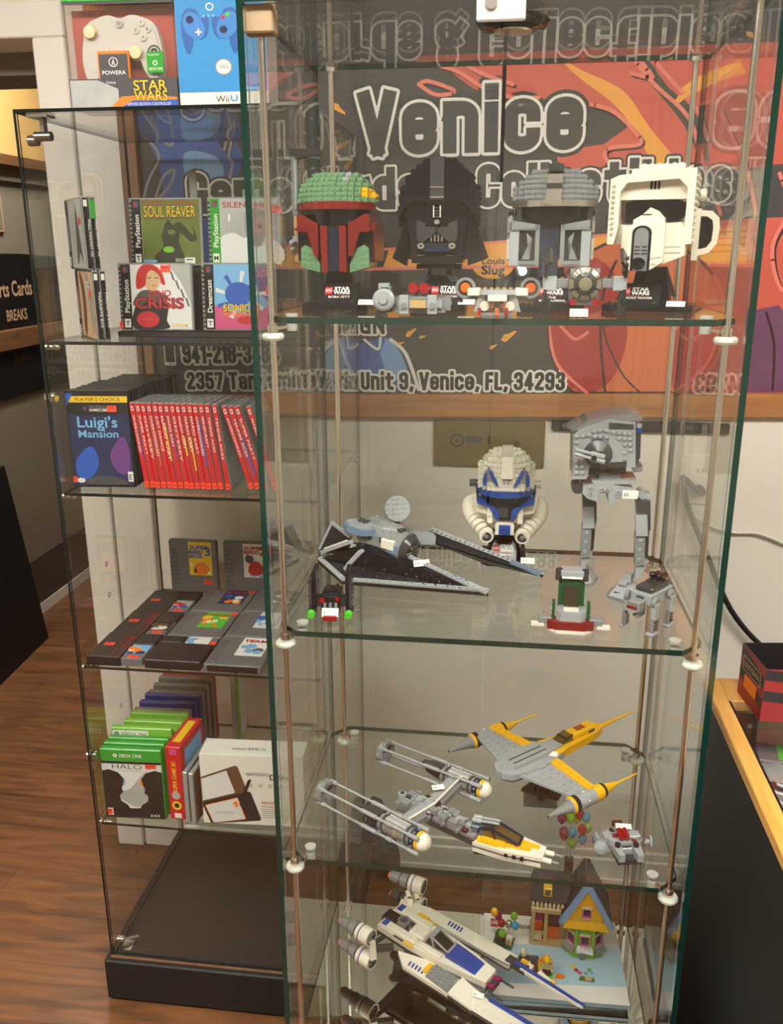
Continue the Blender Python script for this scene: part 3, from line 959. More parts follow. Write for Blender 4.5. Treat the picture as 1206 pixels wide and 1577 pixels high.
# ================================================================== the tall glass case on the right (nearer)
XL, XR, YF, YB = -0.3205, 0.2878, 1.100, 1.512
Z1, Z2, Z3, ZB, ZT = 1.567, 1.1358, 0.7573, 0.3427, 1.920
T = 0.008
dc = thing('glass_display_case', 'tall glass display case with chrome posts holding the brick models, nearer one on the right', 'display case', (0, 0, 0))
MB().box((XL, YF, 0.012), (XR, YB, 0.30), 'base_black', 0.004).box((XL + .02, YF + .02, 0), (XR - .02, YB - .02, 0.012), 'matte_black').build('plinth', dc)
MB().box((XL + T, YF + T, 0.30), (XR - T, YB - T, ZB - 0.004), 'base_black').build('base_board', dc)
MB().box((XL + T + .001, YF + T + .001, ZB - 0.004), (XR - T - .001, YB - T - .001, ZB), 'mirror').build('mirror_floor', dc)
MB().pane((XL, YF, 0.30), (XL + T, YB, ZT)).build('side_pane', dc)
MB().pane((XR - T, YF, 0.30), (XR, YB, ZT)).build('side_pane', dc)
MB().pane((XL + T + .001, YB - 0.006, 0.31), (XR - T - .001, YB, ZT)).build('back_pane', dc)
MB().pane((XL, YF, ZT), (XR, YB, ZT + 0.008)).build('top_pane', dc)
SX = -0.0175
for (x0, x1) in ((XL + T + .002, SX - .0012), (SX + .0012, XR - T - .002)):
    d = MB().pane((x0, YF + .001, 0.305), (x1, YF + .006, ZT - .002), 'glass', 'clear_case').build('glass_door', dc)
# closing strip between the doors at the top and the lock on it
MB().box((SX - .003, YB - .012, ZT - .17), (SX + .003, YB - .0065, ZT - .002), 'door_gap').build('back_seam', dc)
lk = MB()
lk.box((SX - .028, YF - .006, ZT - .030), (SX + .026, YF, ZT - .002), 'case_white', 0.002)
lk.cyl((SX - .012, YF - .010, ZT - .012), (SX - .012, YF - .006, ZT - .012), 0.007, 'steel')
lk.build('lock_plate', dc)
dk = MB()
dk.lathe((SX + .012, YF + .12, ZT - .0005), (0, 0, -1), [(0, .042), (.004, .046), (.012, .04), (.014, .024), (.010, .02)], 'b_shiny_black', 28)
dk.lathe((SX + .012, YF + .12, ZT - .012), (0, 0, -1), [(0, .026), (.004, .022), (.0045, .0)], 'chrome', 20)
dk.build('puck_light', dc)
MB().box((XL + .004, YF + .009, ZT - .03), (XL + .04, YF + .035, ZT), 'cardboard', 0.002).build('corner_block', dc)
POSTS = [(XL + .0215, 1.1236), (XR - .0255, 1.1236), (XL + .033, 1.4927), (XR - .0225, 1.4927)]
for (x, y) in POSTS:
    p = MB()
    p.cyl((x, y, ZB), (x, y, ZT), 0.0042, 'chrome', n=14)
    p.cyl((x, y, ZB), (x, y, ZB + .006), 0.009, 'chrome', n=14).cyl((x, y, ZT - .006), (x, y, ZT), 0.009, 'chrome', n=14)
    p.build('post', dc)
XM = (XL + XR) / 2
for z in (Z1, Z2, Z3):
    c = 0.03
    x0, x1, y0, y1 = XL + .0115, XR - .0125, YF + .010, YB - .008
    poly = [(x0 + c, y0), (x1 - c, y0), (x1, y0 + c), (x1, y1 - c), (x1 - c, y1), (x0 + c, y1), (x0, y1 - c), (x0, y0 + c)]
    sh = MB().prism(poly, z - .008, z, 'glass_shelf', 'glass_edge').build('glass_shelf', dc)
    for (x, y) in POSTS:
        sx, sy = (1 if x < XM else -1), (1 if y < 1.3 else -1)
        k = MB()
        k.lathe((x, y, z - .030), (0, 0, 1), [(0, .005), (.0, .0125), (.003, .0145), (.006, .0145), (.009, .0125), (.009, .004)], 'puck_white', 20)
        k.build('collar', sh)
        k = MB()
        k.cyl((x, y, z - .021), (x, y, z - .011), 0.0075, 'chrome', n=14)
        k.beam((x, y, z - .016), (x + sx * .022, y + sy * .014, z - .013), .006, .004, 'chrome')
        k.cyl((x + sx * .022, y + sy * .014, z - .019), (x + sx * .022, y + sy * .014, z - .008), .0075, 'clear_knob', n=14)
        k.cyl((x + sx * .022, y + sy * .014, z), (x + sx * .022, y + sy * .014, z + .003), .0085, 'clear_knob', n=16)
        k.build('clamp', sh)

# ================================================================== the glass case on the left (further back)
AL, AR, AF, AB = -0.845, -0.332, 1.532, 1.985
A1, A2, A3, A4, AT, AG = 1.4886, 1.2008, 0.8332, 0.460, 1.872, 0.1117
lc = thing('glass_display_case', 'glass display case of boxed games on a low black plinth, left of the model case', 'display case', (0, 0, 0))
MB().box((AL - .012, AF - .014, 0.006), (AR + .012, AB + .012, AG), 'base_black', 0.003).box((AL + .01, AF + .01, 0), (AR - .01, AB - .01, .006), 'matte_black').build('plinth', lc)
MB().box((AL + .012, AF + .012, AG), (AR - .012, AB - .012, AG + .004), 'base_top').build('floor_board', lc)
MB().box((AL, AF - .003, AG), (AR, AF + .004, AG + .003), 'oak_post').box((AL, AF, AG), (AL + .005, AB, AG + .002), 'steel').build('track', lc)
G0 = AG + .004
MB().pane((AL, AF, G0), (AL + .005, AB, AT), 'glass', 'glass_edge_dark').build('side_pane', lc)
MB().pane((AR - .005, AF, G0), (AR, AB, AT), 'glass', 'glass_edge_dark').build('side_pane', lc)
MB().pane((AL + .006, AB - .005, G0), (AR - .006, AB, AT), 'glass', 'glass_edge_dark').build('back_pane', lc)
MB().pane((AL + .006, AF + .001, G0), (AR - .006, AF + .005, AT - .001), 'glass', 'glass_edge_dark').build('front_pane', lc)
MB().pane((AL, AF, AT), (AR, AB, AT + .006), 'glass', 'glass_edge_dark').build('top_pane', lc)
for z in (A1, A2, A3, A4):
    sh = MB().pane((AL + .007, AF + .012, z - .006), (AR - .007, AB - .010, z), 'glass_shelf', 'glass_edge_dark').build('glass_shelf', lc)
    for x, d in ((AL + .005, 1), (AR - .005, -1)):
        for y in (AF + .03, AB - .06):
            MB().cyl((x, y, z - .012), (x + d * .012, y, z - .012), .0055, 'chrome', n=14).ball((x + d * .013, y, z - .012), .0058, 'chrome', 12, 6).build('shelf_pin', sh)
            MB().cyl((x - d * .009, y, z - .012), (x - d * .005, y, z - .012), .006, 'chrome', n=12).build('bolt_head', sh)
hb = MB()
hb.box((AL + .012, AF + .02, AT - .004), (AL + .05, AF + .05, AT), 'steel').box((AL + .03, AF + .03, AT - .04), (AL + .037, AF + .044, AT), 'steel').cyl((AL + .02, AF + .03, AT - .034), (AL + .05, AF + .03, AT - .034), .008, 'steel', n=14)
hb.cyl((AL + .005, AF + .035, AT - .04), (AL + .022, AF + .035, AT - .04), .009, 'steel', n=14)
hb.build('hinge_bracket', lc)
hb = MB()
hb.cyl((AL + .005, AF + .03, AG + .022), (AL + .02, AF + .03, AG + .022), .008, 'chrome', n=14).beam((AL + .02, AF + .03, AG + .02), (AL + .045, AF + .05, AG + .014), .008, .006, 'chrome').box((AL + .015, AF + .015, G0), (AL + .04, AF + .045, G0 + .003), 'steel')
hb.build('hinge_bracket', lc)
for z in (1.385, 0.62):
    MB().cyl((AL + .005, AF + .02, z), (AL + .010, AF + .02, z), .009, 'chrome', n=14).box((AL - .012, AF + .012, z - .007), (AL - .0005, AF + .03, z + .007), 'chrome', 0.002).build('door_clip', lc)
for z in (1.63, 1.56, 1.31, 1.00, 0.93, 0.66, 0.53, 0.27):
    MB().ring((AL + .0055, AF + .16, z), (1, 0, 0), .0035, .0062, 'steel', 16).build('drilled_hole_rim', lc)
for (x, z) in ((-.40, 1.76), (-.40, 1.19)):
    MB().cyl((AR - .018, AF + .2, z), (AR - .005, AF + .2, z), .007, 'steel').build('shelf_pin', lc)
for x in (.22, .38):
    MB().ring((AL + x, AB - .0055, 1.31), (0, 1, 0), .004, .008, 'steel', 16).build('drilled_hole_rim', lc)

# ================================================================== oak and glass counter at the right edge
CT = 0.90
ct = thing('display_counter', 'oak trimmed black display counter with a glass top at the right edge', 'counter', (0.374, 1.0, 0))
cl = lambda p: tuple(Vector(p) - Vector((0.374, 1.0, 0)))
def cbx(mb, a, b, m, c=0.0):
    return mb.box(cl(a), cl(b), m, c)
CX, CB, CF = 0.374, 1.512, 0.35
cbx(MB(), (CX + .004, CF, 0.0), (CX + .02, CB, CT - .02), 'matte_black').build('side_panel', ct)
cbx(MB(), (CX + .02, CB - .02, 0.0), (1.3, CB, CT - .02), 'matte_black').build('back_panel', ct)
f = MB()
cbx(f, (CX, CF, CT - .02), (CX + .027, CB, CT), 'oak_yellow', 0.002)
cbx(f, (CX + .027, CB - .085, CT - .02), (1.3, CB, CT), 'oak_yellow', 0.002)
cbx(f, (CX + .027, CF, CT - .016), (CX + .030, CB - .085, CT - .001), 'matte_black')
f.build('oak_frame', ct)
cbx(MB(), (CX + .0305, CF, CT - .007), (1.3, CB - .086, CT - .001), 'glass').build('glass_top', ct)
cbx(MB(), (CX + .02, CF, CT - .125), (1.3, CB - .02, CT - .115), 'wall_store').build('inner_shelf', ct)
cbx(MB(), (CX + .02, CB - .030, CT - .114), (1.3, CB - .0205, CT - .021), 'board_white').build('inner_back', ct)
# items inside the counter
z = CT - .115
o = thing('game_cartridge', 'grey game cartridge with green label lying inside the counter', 'cartridge', (0.512, 1.425, z + .0006), -8)
MB().box((-.055, -.03, 0), (.055, .03, .018), 'cart_grey', .003).build('shell', o)
MB().box((-.02, -.024, .018), (.052, .026, .0185), 'ink_green').box((.0, -.018, .0185), (.046, .015, .0188), 'ink_black').box((.008, -.01, .0188), (.04, .005, .019), 'ink_yellow').build('label', o)
o = thing('clear_box', 'clear plastic box standing inside the counter under the striped box', 'box', (0.4390, 1.435, z + .0006))
MB().box((-.014, -.012, 0), (.014, .012, .082), 'smoke_plastic', .003).build('shell', o)
MB().cyl((0, -.014, .07), (0, -.012, .07), .004, 'steel').build('hang_hole', o)
mb = MB()
for k in range(3):
    mb.tube([(0.520 + .07 * math.cos(a * .35 + 1.6) * (1 - .1 * k), 1.268 + .036 * math.sin(a * .35) + .01 * k, z + .006 + .008 * k) for a in range(16)], .0035, 'ink_pale', 6)
tag(mb.build('coiled_cable'), 'coiled pale grey cable lying inside the glass topped counter', 'cable')
o = thing('plastic_pouch', 'crumpled clear and purple plastic pouch inside the counter', 'pouch', (0.525, 1.350, z + .0075))
mb = MB()
N = 9
vv = [(-.09 + .2 * i / N, -.026 + .058 * j / N, .012 + .018 * math.sin(i * 1.9 + j) * math.sin(j * 1.3 + .5 * i)) for i in range(N + 1) for j in range(N + 1)]
mb.add(vv + [(x, y, 0) for x, y, _ in vv], [(i * (N + 1) + j, (i + 1) * (N + 1) + j, (i + 1) * (N + 1) + j + 1, i * (N + 1) + j + 1) for i in range(N) for j in range(N)], 'ink_grey', True)
mb.build('film', o)
MB().box((-.09, .0325, 0), (.12, .0345, .006), 'ink_pink').build('seal_strip', o)
o = thing('blue_card', 'small blue card lying low inside the counter at the right edge', 'card', (0.490, 1.215, z + .0006))
MB().box((-.05, -.03, 0), (.05, .03, .002), 'ink_blue').build('card', o)
# striped box on the counter
o = thing('striped_box', 'open red and black striped cardboard box on the counter corner', 'box', (0.434, 1.360, CT + .0005), 0)
mb = MB()
a, b = Vector((-.012, .100, 0)), Vector((0, 0, 0))
c2 = Vector((.17, .006, 0)); d2 = Vector((.150, .120, 0))
hh = 0.094
def stripe(p, q, cols, th, inside):
    n = len(cols)
    for k in range(n):
        z0, z1 = hh * k / n, hh * (k + 1) / n
        sl = 0.018
        mb.add([p + Vector((0, 0, max(0, z0 + (sl if k else 0)))), q + Vector((0, 0, max(0, z0 - (0 if k else 0)))), q + Vector((0, 0, z1)), p + Vector((0, 0, min(hh, z1 + (sl if k < n - 1 else 0))))], [(0, 1, 2, 3)], cols[k])

mat('box_red', (150, 34, 36), 0.45)
mat('box_black', (38, 32, 34), 0.45)
for (p, q) in ((a, b), (b, c2), (c2, d2), (d2, a)):
    stripe(p, q, ['box_red', 'box_black', 'box_red', 'box_black', 'box_red'], 0, 0)
for (p, q) in ((a, b), (b, c2), (c2, d2), (d2, a)):
    cen = (a + b + c2 + d2) / 4
    pi, qi = p + (cen - p) * .03, q + (cen - q) * .03
    mb.add([pi, qi, qi + Vector((0, 0, hh)), pi + Vector((0, 0, hh)), p + Vector((0, 0, hh)), q + Vector((0, 0, hh))], [(0, 1, 2, 3), (3, 2, 5, 4)], 'box_black')
mb.add([a + Vector((0, 0, .002)), b + Vector((0, 0, .002)), c2 + Vector((0, 0, .002)), d2 + Vector((0, 0, .002))], [(0, 1, 2, 3)], 'box_black')
mb.build('carton', o)
mb = MB()
n = (b - a).normalized()
F = Matrix(((n.x, -n.y, 0, a.x), (n.y, n.x, 0, a.y), (0, 0, 1, 0), (0, 0, 0, 1)))
F = F @ Matrix.Translation((0, -.0006, 0)) @ Matrix.Diagonal((.95, 1, .80, 1))
def fq(x0, z0, x1, z1, y, m):
    mb.add([F @ Vector(p) for p in ((x0, y, z0), (x1, y, z0), (x1, y, z1), (x0, y, z1))], [(0, 1, 2, 3)], m)
fq(.012, .066, .092, .098, 0, 'ink_tan')
fq(.014, .068, .090, .096, -.0003, 'box_black')
mb.text('LOOTCRATE', .018, .077, 'ink_tan', .068, .010, .01, -.0006, F)
fq(.025, .03, .08, .06, 0, 'ink_orange')
mb.build('printed_label', o)

# ================================================================== boxes on top of the left case
z = AT + .0065
o = thing('boxed_game_controller', 'boxed white game controller with orange tray and green header, on top of the left case', 'boxed controller', (-.7480, 1.552, z), 2)
W_, H_, D_ = .186, .196, .085
mb = MB()
mb.box((0, .004, 0), (W_, D_, .006), 'ink_dkgrey').box((0, D_ - .002, .006), (W_, D_, H_), 'ink_orange').box((0, .004, .006), (.002, D_ - .002, H_), 'clear_plastic').box((W_ - .002, .004, .006), (W_, D_ - .002, H_), 'clear_plastic')
mb.box((.002, .03, .048), (W_ - .002, .035, H_ - .04), 'banner_coral')
mb.box((.0, .004, H_), (W_, D_, H_ + .002), 'case_green')
mb.build('carton', o)
MB().box((.0, .0035, .046), (W_, .0045, H_ - .036), 'clear_plastic').build('window', o)
mb = MB().box((-.001, .0, H_ - .034), (W_ + .001, .006, H_), 'case_green', .001).frect(-.001, H_ - .038, W_ + .001, H_ - .034, .001, 'ink_dkgrey')
mb.build('header_strip', o)
mb = MB().box((0, -.002, 0), (W_ + .002, .02, .046), 'ink_dkgrey', .001)
mb.fpoly([(.002, 0.002), (.085, .002), (.085, .03), (.05, .044), (.002, .044)], -.0022, 'ink_mist')
mb.fpoly([(.07, .002), (W_, .002), (W_, .016), (.13, .02), (.09, .018)], -.0024, 'ink_orange')
mb.fpoly([(.09, .002), (W_, .002), (W_, .012), (.11, .012)], -.0026, 'ink_blue')
for off, m_, yy in ((.05, 'ink_black', -.0028), (.012, 'ink_yellow', -.0031)):
    mb.text('STAR', .112, .027, m_, .058, .015, off, yy, base=.012).text('WARS', .112, .011, m_, .058, .015, off, yy, base=.012)
mb.text('Disney', .066, .038, 'ink_white', .016, .004, 0, -.0031)
mb.text('LIMITED EDITION CONTROLLER', .1, .004, 'ink_white', .075, .004, 0, -.0031)
mb.build('front_panel', o)
# controller inside
mb = MB()
cx, cz = .092, .098
prof = [(-.040, .052), (-.020, .056), (.0, .050), (.020, .056), (.040, .052), (.062, .040), (.072, .010), (.076, -.030), (.070, -.062), (.058, -.070), (.044, -.052), (.032, -.024), (.0, -.020), (-.032, -.024), (-.044, -.052), (-.058, -.070), (-.070, -.062), (-.076, -.030), (-.072, .010), (-.062, .040)]
sm_ = [(x * .92, zz * .82) for x, zz in curve(prof, 4, True)]
mb.prismy([(cx + x, cz + zz) for x, zz in sm_], .012, .030, 'board_white')
mb.prismy([(cx + x * .93, cz + zz * .93) for x, zz in sm_], .009, .012, 'board_white')
ct2 = mb.build('controller', o)
for (x, zz) in ((-.050, .020), (.026, -.012)):
    b = MB()
    b.lathe((cx + x, .010, cz + zz), (0, -1, 0), [(0, .013), (.002, .012), (.004, .006), (.006, .010), (.009, .010), (.0095, .0)], 'b_ivory', 18)
    b.build('thumb_stick', ct2)
b = MB().box((cx - .034, .007, cz - .016), (cx - .012, .009, cz - .009), 'trim_white', .001).box((cx - .0265, .0068, cz - .024), (cx - .0195, .009, cz - .001), 'trim_white', .001)
b.build('direction_pad', ct2)
for (x, zz, ch, m_) in ((.038, .033, 'Y', 'ink_yellow'), (.048, .023, 'B', 'ink_red'), (.028, .022, 'X', 'ink_blue'), (.040, .011, 'A', 'ink_green')):
    b = MB().cyl((cx + x, .010, cz + zz), (cx + x, .006, cz + zz), .0055, 'trim_white', n=14)
    b.text(ch, cx + x, cz + zz - .0025, 'ink_dkgrey', None, .005, .01, .0058, align='c')
    b.build('button', ct2)
b = MB().cyl((cx, .0095, cz + .032), (cx, .006, cz + .032), .006, 'b_silver', n=16)
b.text('X', cx, cz + .029, 'ink_black', None, .006, .0, .0058, align='c')
b.build('home_button', ct2)
b = MB().ring((cx + .056, .0088, cz - .012), (0, 1, 0), .009, .0115, 'ink_black', 24).ring((cx + .056, .0088, cz - .012), (0, 1, 0), .003, .0075, 'ink_black', 6)
b.build('round_emblem', ct2)
mb = MB()
mb.M = Matrix.Translation((.012, -.004, .008)) @ Matrix.Diagonal((.88, 1, .82, 1))
mb.box((.046, .004, .046), (.108, .012, .098), 'ink_orange', .001).box((.049, .003, .046), (.105, .005, .092), 'ink_dkgrey')
mb.ring((.077, .0028, .077), (0, 1, 0), .0075, .009, 'ink_white', 24).fpoly([(.0735, .0715), (.077, .083), (.0805, .0715), (.0785, .0715), (.077, .078), (.0755, .0715)], .0026, 'ink_white')
mb.text('POWERA', .054, .054, 'ink_white', .046, .007, .01, .0027)
mb.build('brand_card', o)
mb = MB()
mb.M = Matrix.Translation((0, 0, -.008))
mb.box((.137, .001, .062), (.165, .003, .094), 'case_green')
mb.text('XBOX ONE', .139, .066, 'ink_white', .024, .004, .005, .0008).text('Designed for', .139, .088, 'ink_white', .02, .003, 0, .0008).ring((.151, .0008, .077), (0, 1, 0), .0025, .004, 'ink_white', 14)
mb.build('green_tag', o)

o = thing('boxed_game_controller', 'blue box with a printed blue game controller, on top of the left case', 'boxed controller', (-.5575, 1.556, z), 1)
W_, H_ = .190, .285
SQ = Matrix.Diagonal((.80, 1, .69, 1))
mb = MB()
mb.M = SQ
mb.box((0, 0, 0), (W_, .07, H_), 'board_white', .001).build('carton', o)
mb = MB()
mb.M = SQ
mb.frect(.001, .032, W_ - .001, H_ - .001, -.0006, 'ctl_blue' if 'ctl_blue' in MATS else mat('ctl_blue', (36, 140, 205), .45, vary=.1, vscale=12).name)
mat('ctl_deep', (20, 92, 170), .35)
mat('ctl_mid', (60, 130, 205), .3)
for s_ in (-1, 1):
    x0 = .075
    mb.fpoly([(x0 + s_ * x, zz) for x, zz in curve([(.004, .196), (.02, .192), (.03, .21), (.048, .212), (.060, .196), (.062, .16), (.056, .125), (.048, .115), (.040, .13), (.036, .15), (.02, .146), (.006, .16)], 4, True)], -.001 - .0001 * s_, 'ctl_deep')
    mb.fpoly([(x0 + s_ * x, zz) for x, zz in curve([(.012, .17), (.026, .198), (.046, .204), (.058, .19), (.054, .165), (.036, .148), (.018, .150)], 4, True)], -.0013, 'ctl_mid')
mb.fdisc(.032, .189, .0085, -.0016, 'ink_deepblue', 8).fdisc(.102, .166, .0085, -.0016, 'ink_deepblue', 8)
mb.frect(.042, .160, .056, .164, -.0016, 'ink_pale').frect(.047, .155, .051, .169, -.0016, 'ink_pale')
mb.fdisc(.112, .198, .005, -.0016, 'ink_green', 12).fdisc(.102, .192, .004, -.0016, 'ink_red', 12)
for k in range(3):
    mb.fdisc(.062 + .01 * k, .196, .003, -.0016, 'ink_sky', 10)
mb.ring((.075, -.0015, .215), (0, 1, 0), .006, .0085, 'ink_white', 20)
mb.frect(.060, .248, .092, .256, -.0012, 'ink_deepblue').text('SAMUS', .063, .2495, 'ink_white', .026, .005, .01, -.0014)
mb.fdisc(.098, .086, .018, -.001, 'ink_grey', 28).fdisc(.098, .086, .0155, -.0013, 'ink_pale', 28)
mb.text('Wii', .098, .082, 'ink_grey', .018, .009, .005, -.0016, align='c')
mb.text('Wii', .078, .009, 'ink_dkgrey', .028, .014, .0, -.001).text('U', .110, .011, 'ctl_blue', .014, .013, .02, -.001)
mb.build('printed_front', o)

# ================================================================== game cases
def spine_text(mb, t, x, z0, m_, ln, h, y):
    """vertical lettering that reads upwards"""
    F = Matrix.Translation((x, 0, z0)) @ Matrix.Rotation(math.radians(-90), 4, 'Y')
    mb.text(t, 0, 0, m_, ln, h, .015, y, F)


def jewel(label, loc, rz, art, spine='case_black', band='case_black', rx=0.0, bandtext='PlayStation', group=None, w=.142, h=.125, d=.0105):
    """CD jewel case, origin at lower left front; art(mb) prints on the insert that starts right of the black band"""
    o = thing('game_case', label, 'game case', loc, rz, group, rx=rx)
    mb = MB().box((0, 0, 0), (w, d, h), 'clear_case', .0012)
    for k in range(14):
        mb.box((.001, -.0004, .006 + k * .0082), (.005, .0, .010 + k * .0082), 'case_black')
    mb.build('case', o)
    mb = MB().frect(.006, .003, w - .004, h - .003, -.0004, 'ink_pale')
    art(mb)
    mb.build('cover', o)
    if band:
        mb = MB().box((.0055, -.0016, .003), (.0235, -.0006, h - .003), band)
        if bandtext:
            spine_text(mb, bandtext, .0195, .034, 'ink_white', .060, .009, -.0018)
            mb.frect(.009, h - .018, .020, h - .006, -.0018, 'ink_dkgrey').frect(.011, h - .016, .015, h - .008, -.002, 'ink_red').frect(.015, h - .016, .018, h - .012, -.002, 'ink_blue')
        mb.frect(.0085, .006, .0205, .022, -.0018, 'ink_white')
        mb.text('M' if band == 'case_green' else 'T', .0145, .010, 'ink_black', .008, .008, .02, -.002, align='c')
        mb.build('side_band', o)
    return o


def sticker(o, x, z0, w=.017, h=.011, m='sticker_orange', y=-.0014, F=None, name='price_sticker', txt=None):
    mb = MB()
    if F:
        mb.M = F
    mb.frect(x, z0, x + w, z0 + h, y, m)
    mb.frect(x + w * .15, z0 + h * .55, x + w * .8, z0 + h * .75, y - .0002, 'ink_dkgrey' if m == 'sticker_white' else 'banner_red')
    if txt:
        mb.text(txt, x + w * .12, z0 + h * .14, 'ink_black', w * .45, h * .34, 0, y - .0003)
    mb.build(name, o)


def art_reaver(mb):
    mb.frect(.024, .003, .138, .122, -.0006, 'ink_olive')
    mb.fpoly(curve([(.05, .004), (.048, .02), (.065, .035), (.062, .055), (.075, .085), (.085, .075), (.10, .08), (.125, .055), (.122, .075), (.132, .05), (.118, .045), (.100, .06), (.096, .04), (.105, .02), (.10, .004)], 3, True), -.0010, 'ink_olive_dark')
    mb.fdisc(.075, .030, .011, -.0012, 'case_lime', 14, .006).fdisc(.082, .062, .008, -.0012, 'ink_olive', 12, .005)
    mb.text('LEGACY of KAIN', .032, .113, 'banner_red', .098, .007, .01, -.0012)
    for off, m_, yy in ((.05, 'ink_olive_dark', -.0012), (.0, 'ink_yellow', -.0015)):
        mb.text('SOUL REAVER', .030, .090, m_, .100, .020, off, yy)
    mb.frect(.030, .086, .130, .0875, -.0014, 'ink_brown')
    mb.text('EIDOS', .088, .007, 'ink_white', .022, .006, 0, -.0014).frect(.025, .006, .05, .011, -.0012, 'ink_sky')


def art_silent(mb):
    mb.frect(.024, .003, .138, .122, -.0006, 'ink_mist')
    mb.fpoly(curve([(.024, .05), (.05, .06), (.07, .05), (.09, .06), (.138, .04), (.138, .003), (.024, .003)], 3, True), -.0008, 'ink_pale')
    mb.fpoly(curve([(.075, .1), (.07, .07), (.078, .045), (.09, .035), (.105, .04), (.112, .07), (.108, .1)], 4, True), -.0010, 'ink_grey')
    mb.fdisc(.079, .072, .004, -.0012, 'ink_dkgrey', 10).fdisc(.101, .072, .004, -.0012, 'ink_dkgrey', 10)
    mb.text('SILENT HILL', .030, .106, 'banner_red', .098, .010, .01, -.0012)
    mb.frect(.040, .082, .044, .094, -.0012, 'ink_white').frect(.115, .007, .130, .024, -.0012, 'ink_white').fpoly([(.117, .010), (.126, .020), (.128, .018), (.120, .010)], -.0014, 'ink_orange')


def art_dino(mb):
    mb.frect(.024, .003, .138, .122, -.0006, 'ink_pale')
    mb.fpoly([(.098, .122), (.138, .122), (.138, .05), (.12, .09)], -.0007, 'ink_mist')
    # figure in grey and black, short red hair
    mb.fpoly(curve([(.026, .004), (.030, .045), (.046, .07), (.064, .072), (.082, .07), (.094, .045), (.09, .02), (.092, .004)], 4, True), -.0008, 'ink_black')
    mb.fpoly(curve([(.026, .05), (.04, .072), (.06, .076), (.08, .072), (.096, .06), (.08, .05), (.06, .058), (.04, .045)], 4, True), -.0009, 'ink_dkgrey')
    mb.fpoly(curve([(.048, .105), (.05, .085), (.062, .072), (.076, .08), (.080, .1), (.07, .115), (.055, .115)], 4, True), -.0010, 'ink_tan')
    mb.fpoly(curve([(.034, .080), (.036, .105), (.048, .121), (.070, .121), (.084, .108), (.090, .086), (.082, .088), (.079, .102), (.066, .112), (.056, .105), (.052, .085), (.042, .078)], 4, True), -.0012, 'ink_red')
    mb.frect(.056, .097, .064, .0985, -.0012, 'ink_black').frect(.070, .097, .077, .0985, -.0012, 'ink_black').frect(.064, .083, .072, .0845, -.0012, 'ink_red')
    mb.text('DINO', .058, .064, 'ink_red', .042, .011, .02, -.0014)
    mb.text('CRISIS', .030, .042, 'ink_black', .094, .018, .05, -.0014, base=.02).text('CRISIS', .030, .042, 'ink_red', .094, .018, .02, -.0017, base=.02)
    mb.fdisc(.054, .021, .022, -.0018, 'ink_red', 28, .015).text('Resident Evil 2', .036, .020, 'ink_pink', .036, .005, 0, -.002)
    mb.text('CAPCOM', .100, .007, 'ink_yellow', .03, .006, .01, -.0012)
    for k in range(4):
        mb.fpoly([(.100 + k * .009, .11 - k * .016), (.104 + k * .009, .108 - k * .016), (.109 + k * .009, .092 - k * .016), (.105 + k * .009, .094 - k * .016)], -.0009, 'ink_dkgrey')


def art_dream(mb):
    mb.frect(.018, .003, .138, .122, -.0006, 'ink_sky')
    mb.fpoly([(.018, .003), (.138, .003), (.138, .055), (.10, .03), (.06, .035), (.018, .05)], -.0008, 'ink_pink')
    mb.fpoly([(.09, .122), (.138, .122), (.138, .04), (.11, .07)], -.0008, 'ink_purple')
    for k in range(9):
        a = k * .7
        mb.fpoly([(.075 + .005 * math.cos(a + 1.5), .065 + .005 * math.sin(a + 1.5)), (.075 + .05 * math.cos(a), .065 + .045 * math.sin(a)), (.075 + .05 * math.cos(a + .18), .065 + .045 * math.sin(a + .18))], -.0009, 'ink_blue' if k % 2 else 'ink_pale')
    mb.fdisc(.07, .068, .026, -.0011, 'ink_blue', 26, .022).fdisc(.085, .02, .018, -.0012, 'ink_red', 20, .008)
    mb.text('SONIC', .040, .036, 'ink_black', .052, .013, .06, -.0013, base=.02).text('SONIC', .040, .036, 'ink_yellow', .052, .013, .02, -.0016, base=.02)
    mb.text('ADVENTURE', .040, .027, 'ink_orange', .052, .007, .03, -.0014)
    mb.text('2', .096, .027, 'ink_orange', .014, .021, .04, -.0016)


# -- shelf one: riser with two rows of two
o = thing('shelf_riser', 'dark stepped riser holding the two rows of disc cases', 'riser', (-.742, 1.668, A1 + .0002))
MB().box((0, -.030, 0), (.385, .028, .010), 'base_black', .001).box((0, .028, 0), (.385, .12, .128), 'base_black', .001).build('riser', o)
zr = A1 + .0118
j = jewel('disc case with a red-haired woman on a white cover, lower row on the left', (-.734, 1.638, zr), 4, art_dino, rx=-5)
sticker(j, .082, .108, .020, .013); sticker(j, -.002, .004, .009, .013)
j = jewel('disc case with a bright blue and pink cover, lower row on the right', (-.575, 1.650, zr), 4, art_dream, rx=-5, bandtext='Dreamcast')
sticker(j, .122, .068, .018, .013)
zr = A1 + .1305
j = jewel('disc case with an olive green fantasy cover, upper row on the left', (-.728, 1.700, zr), 3, art_reaver, rx=-4)
sticker(j, .106, .004, .020, .011, 'sticker_white')
j = jewel('disc case with a green band and misty grey cover, upper row on the right', (-.574, 1.706, zr), 3, art_silent, band='case_green', rx=-4)
sticker(j, .125, .096, .019, .013)
# dark case leaning behind the upper row
j = jewel('thin dark game case leaning behind the upper row of disc cases', (-.640, 1.800, zr), -68, lambda mb: mb.frect(.006, .003, .056, .17, -.0006, 'ink_dkgrey').frect(.02, .1, .04, .15, -.0008, 'ink_red'), bandtext=None, band=None, h=.175, d=.014, w=.06, rx=0)
j.rotation_euler.y = math.radians(0)

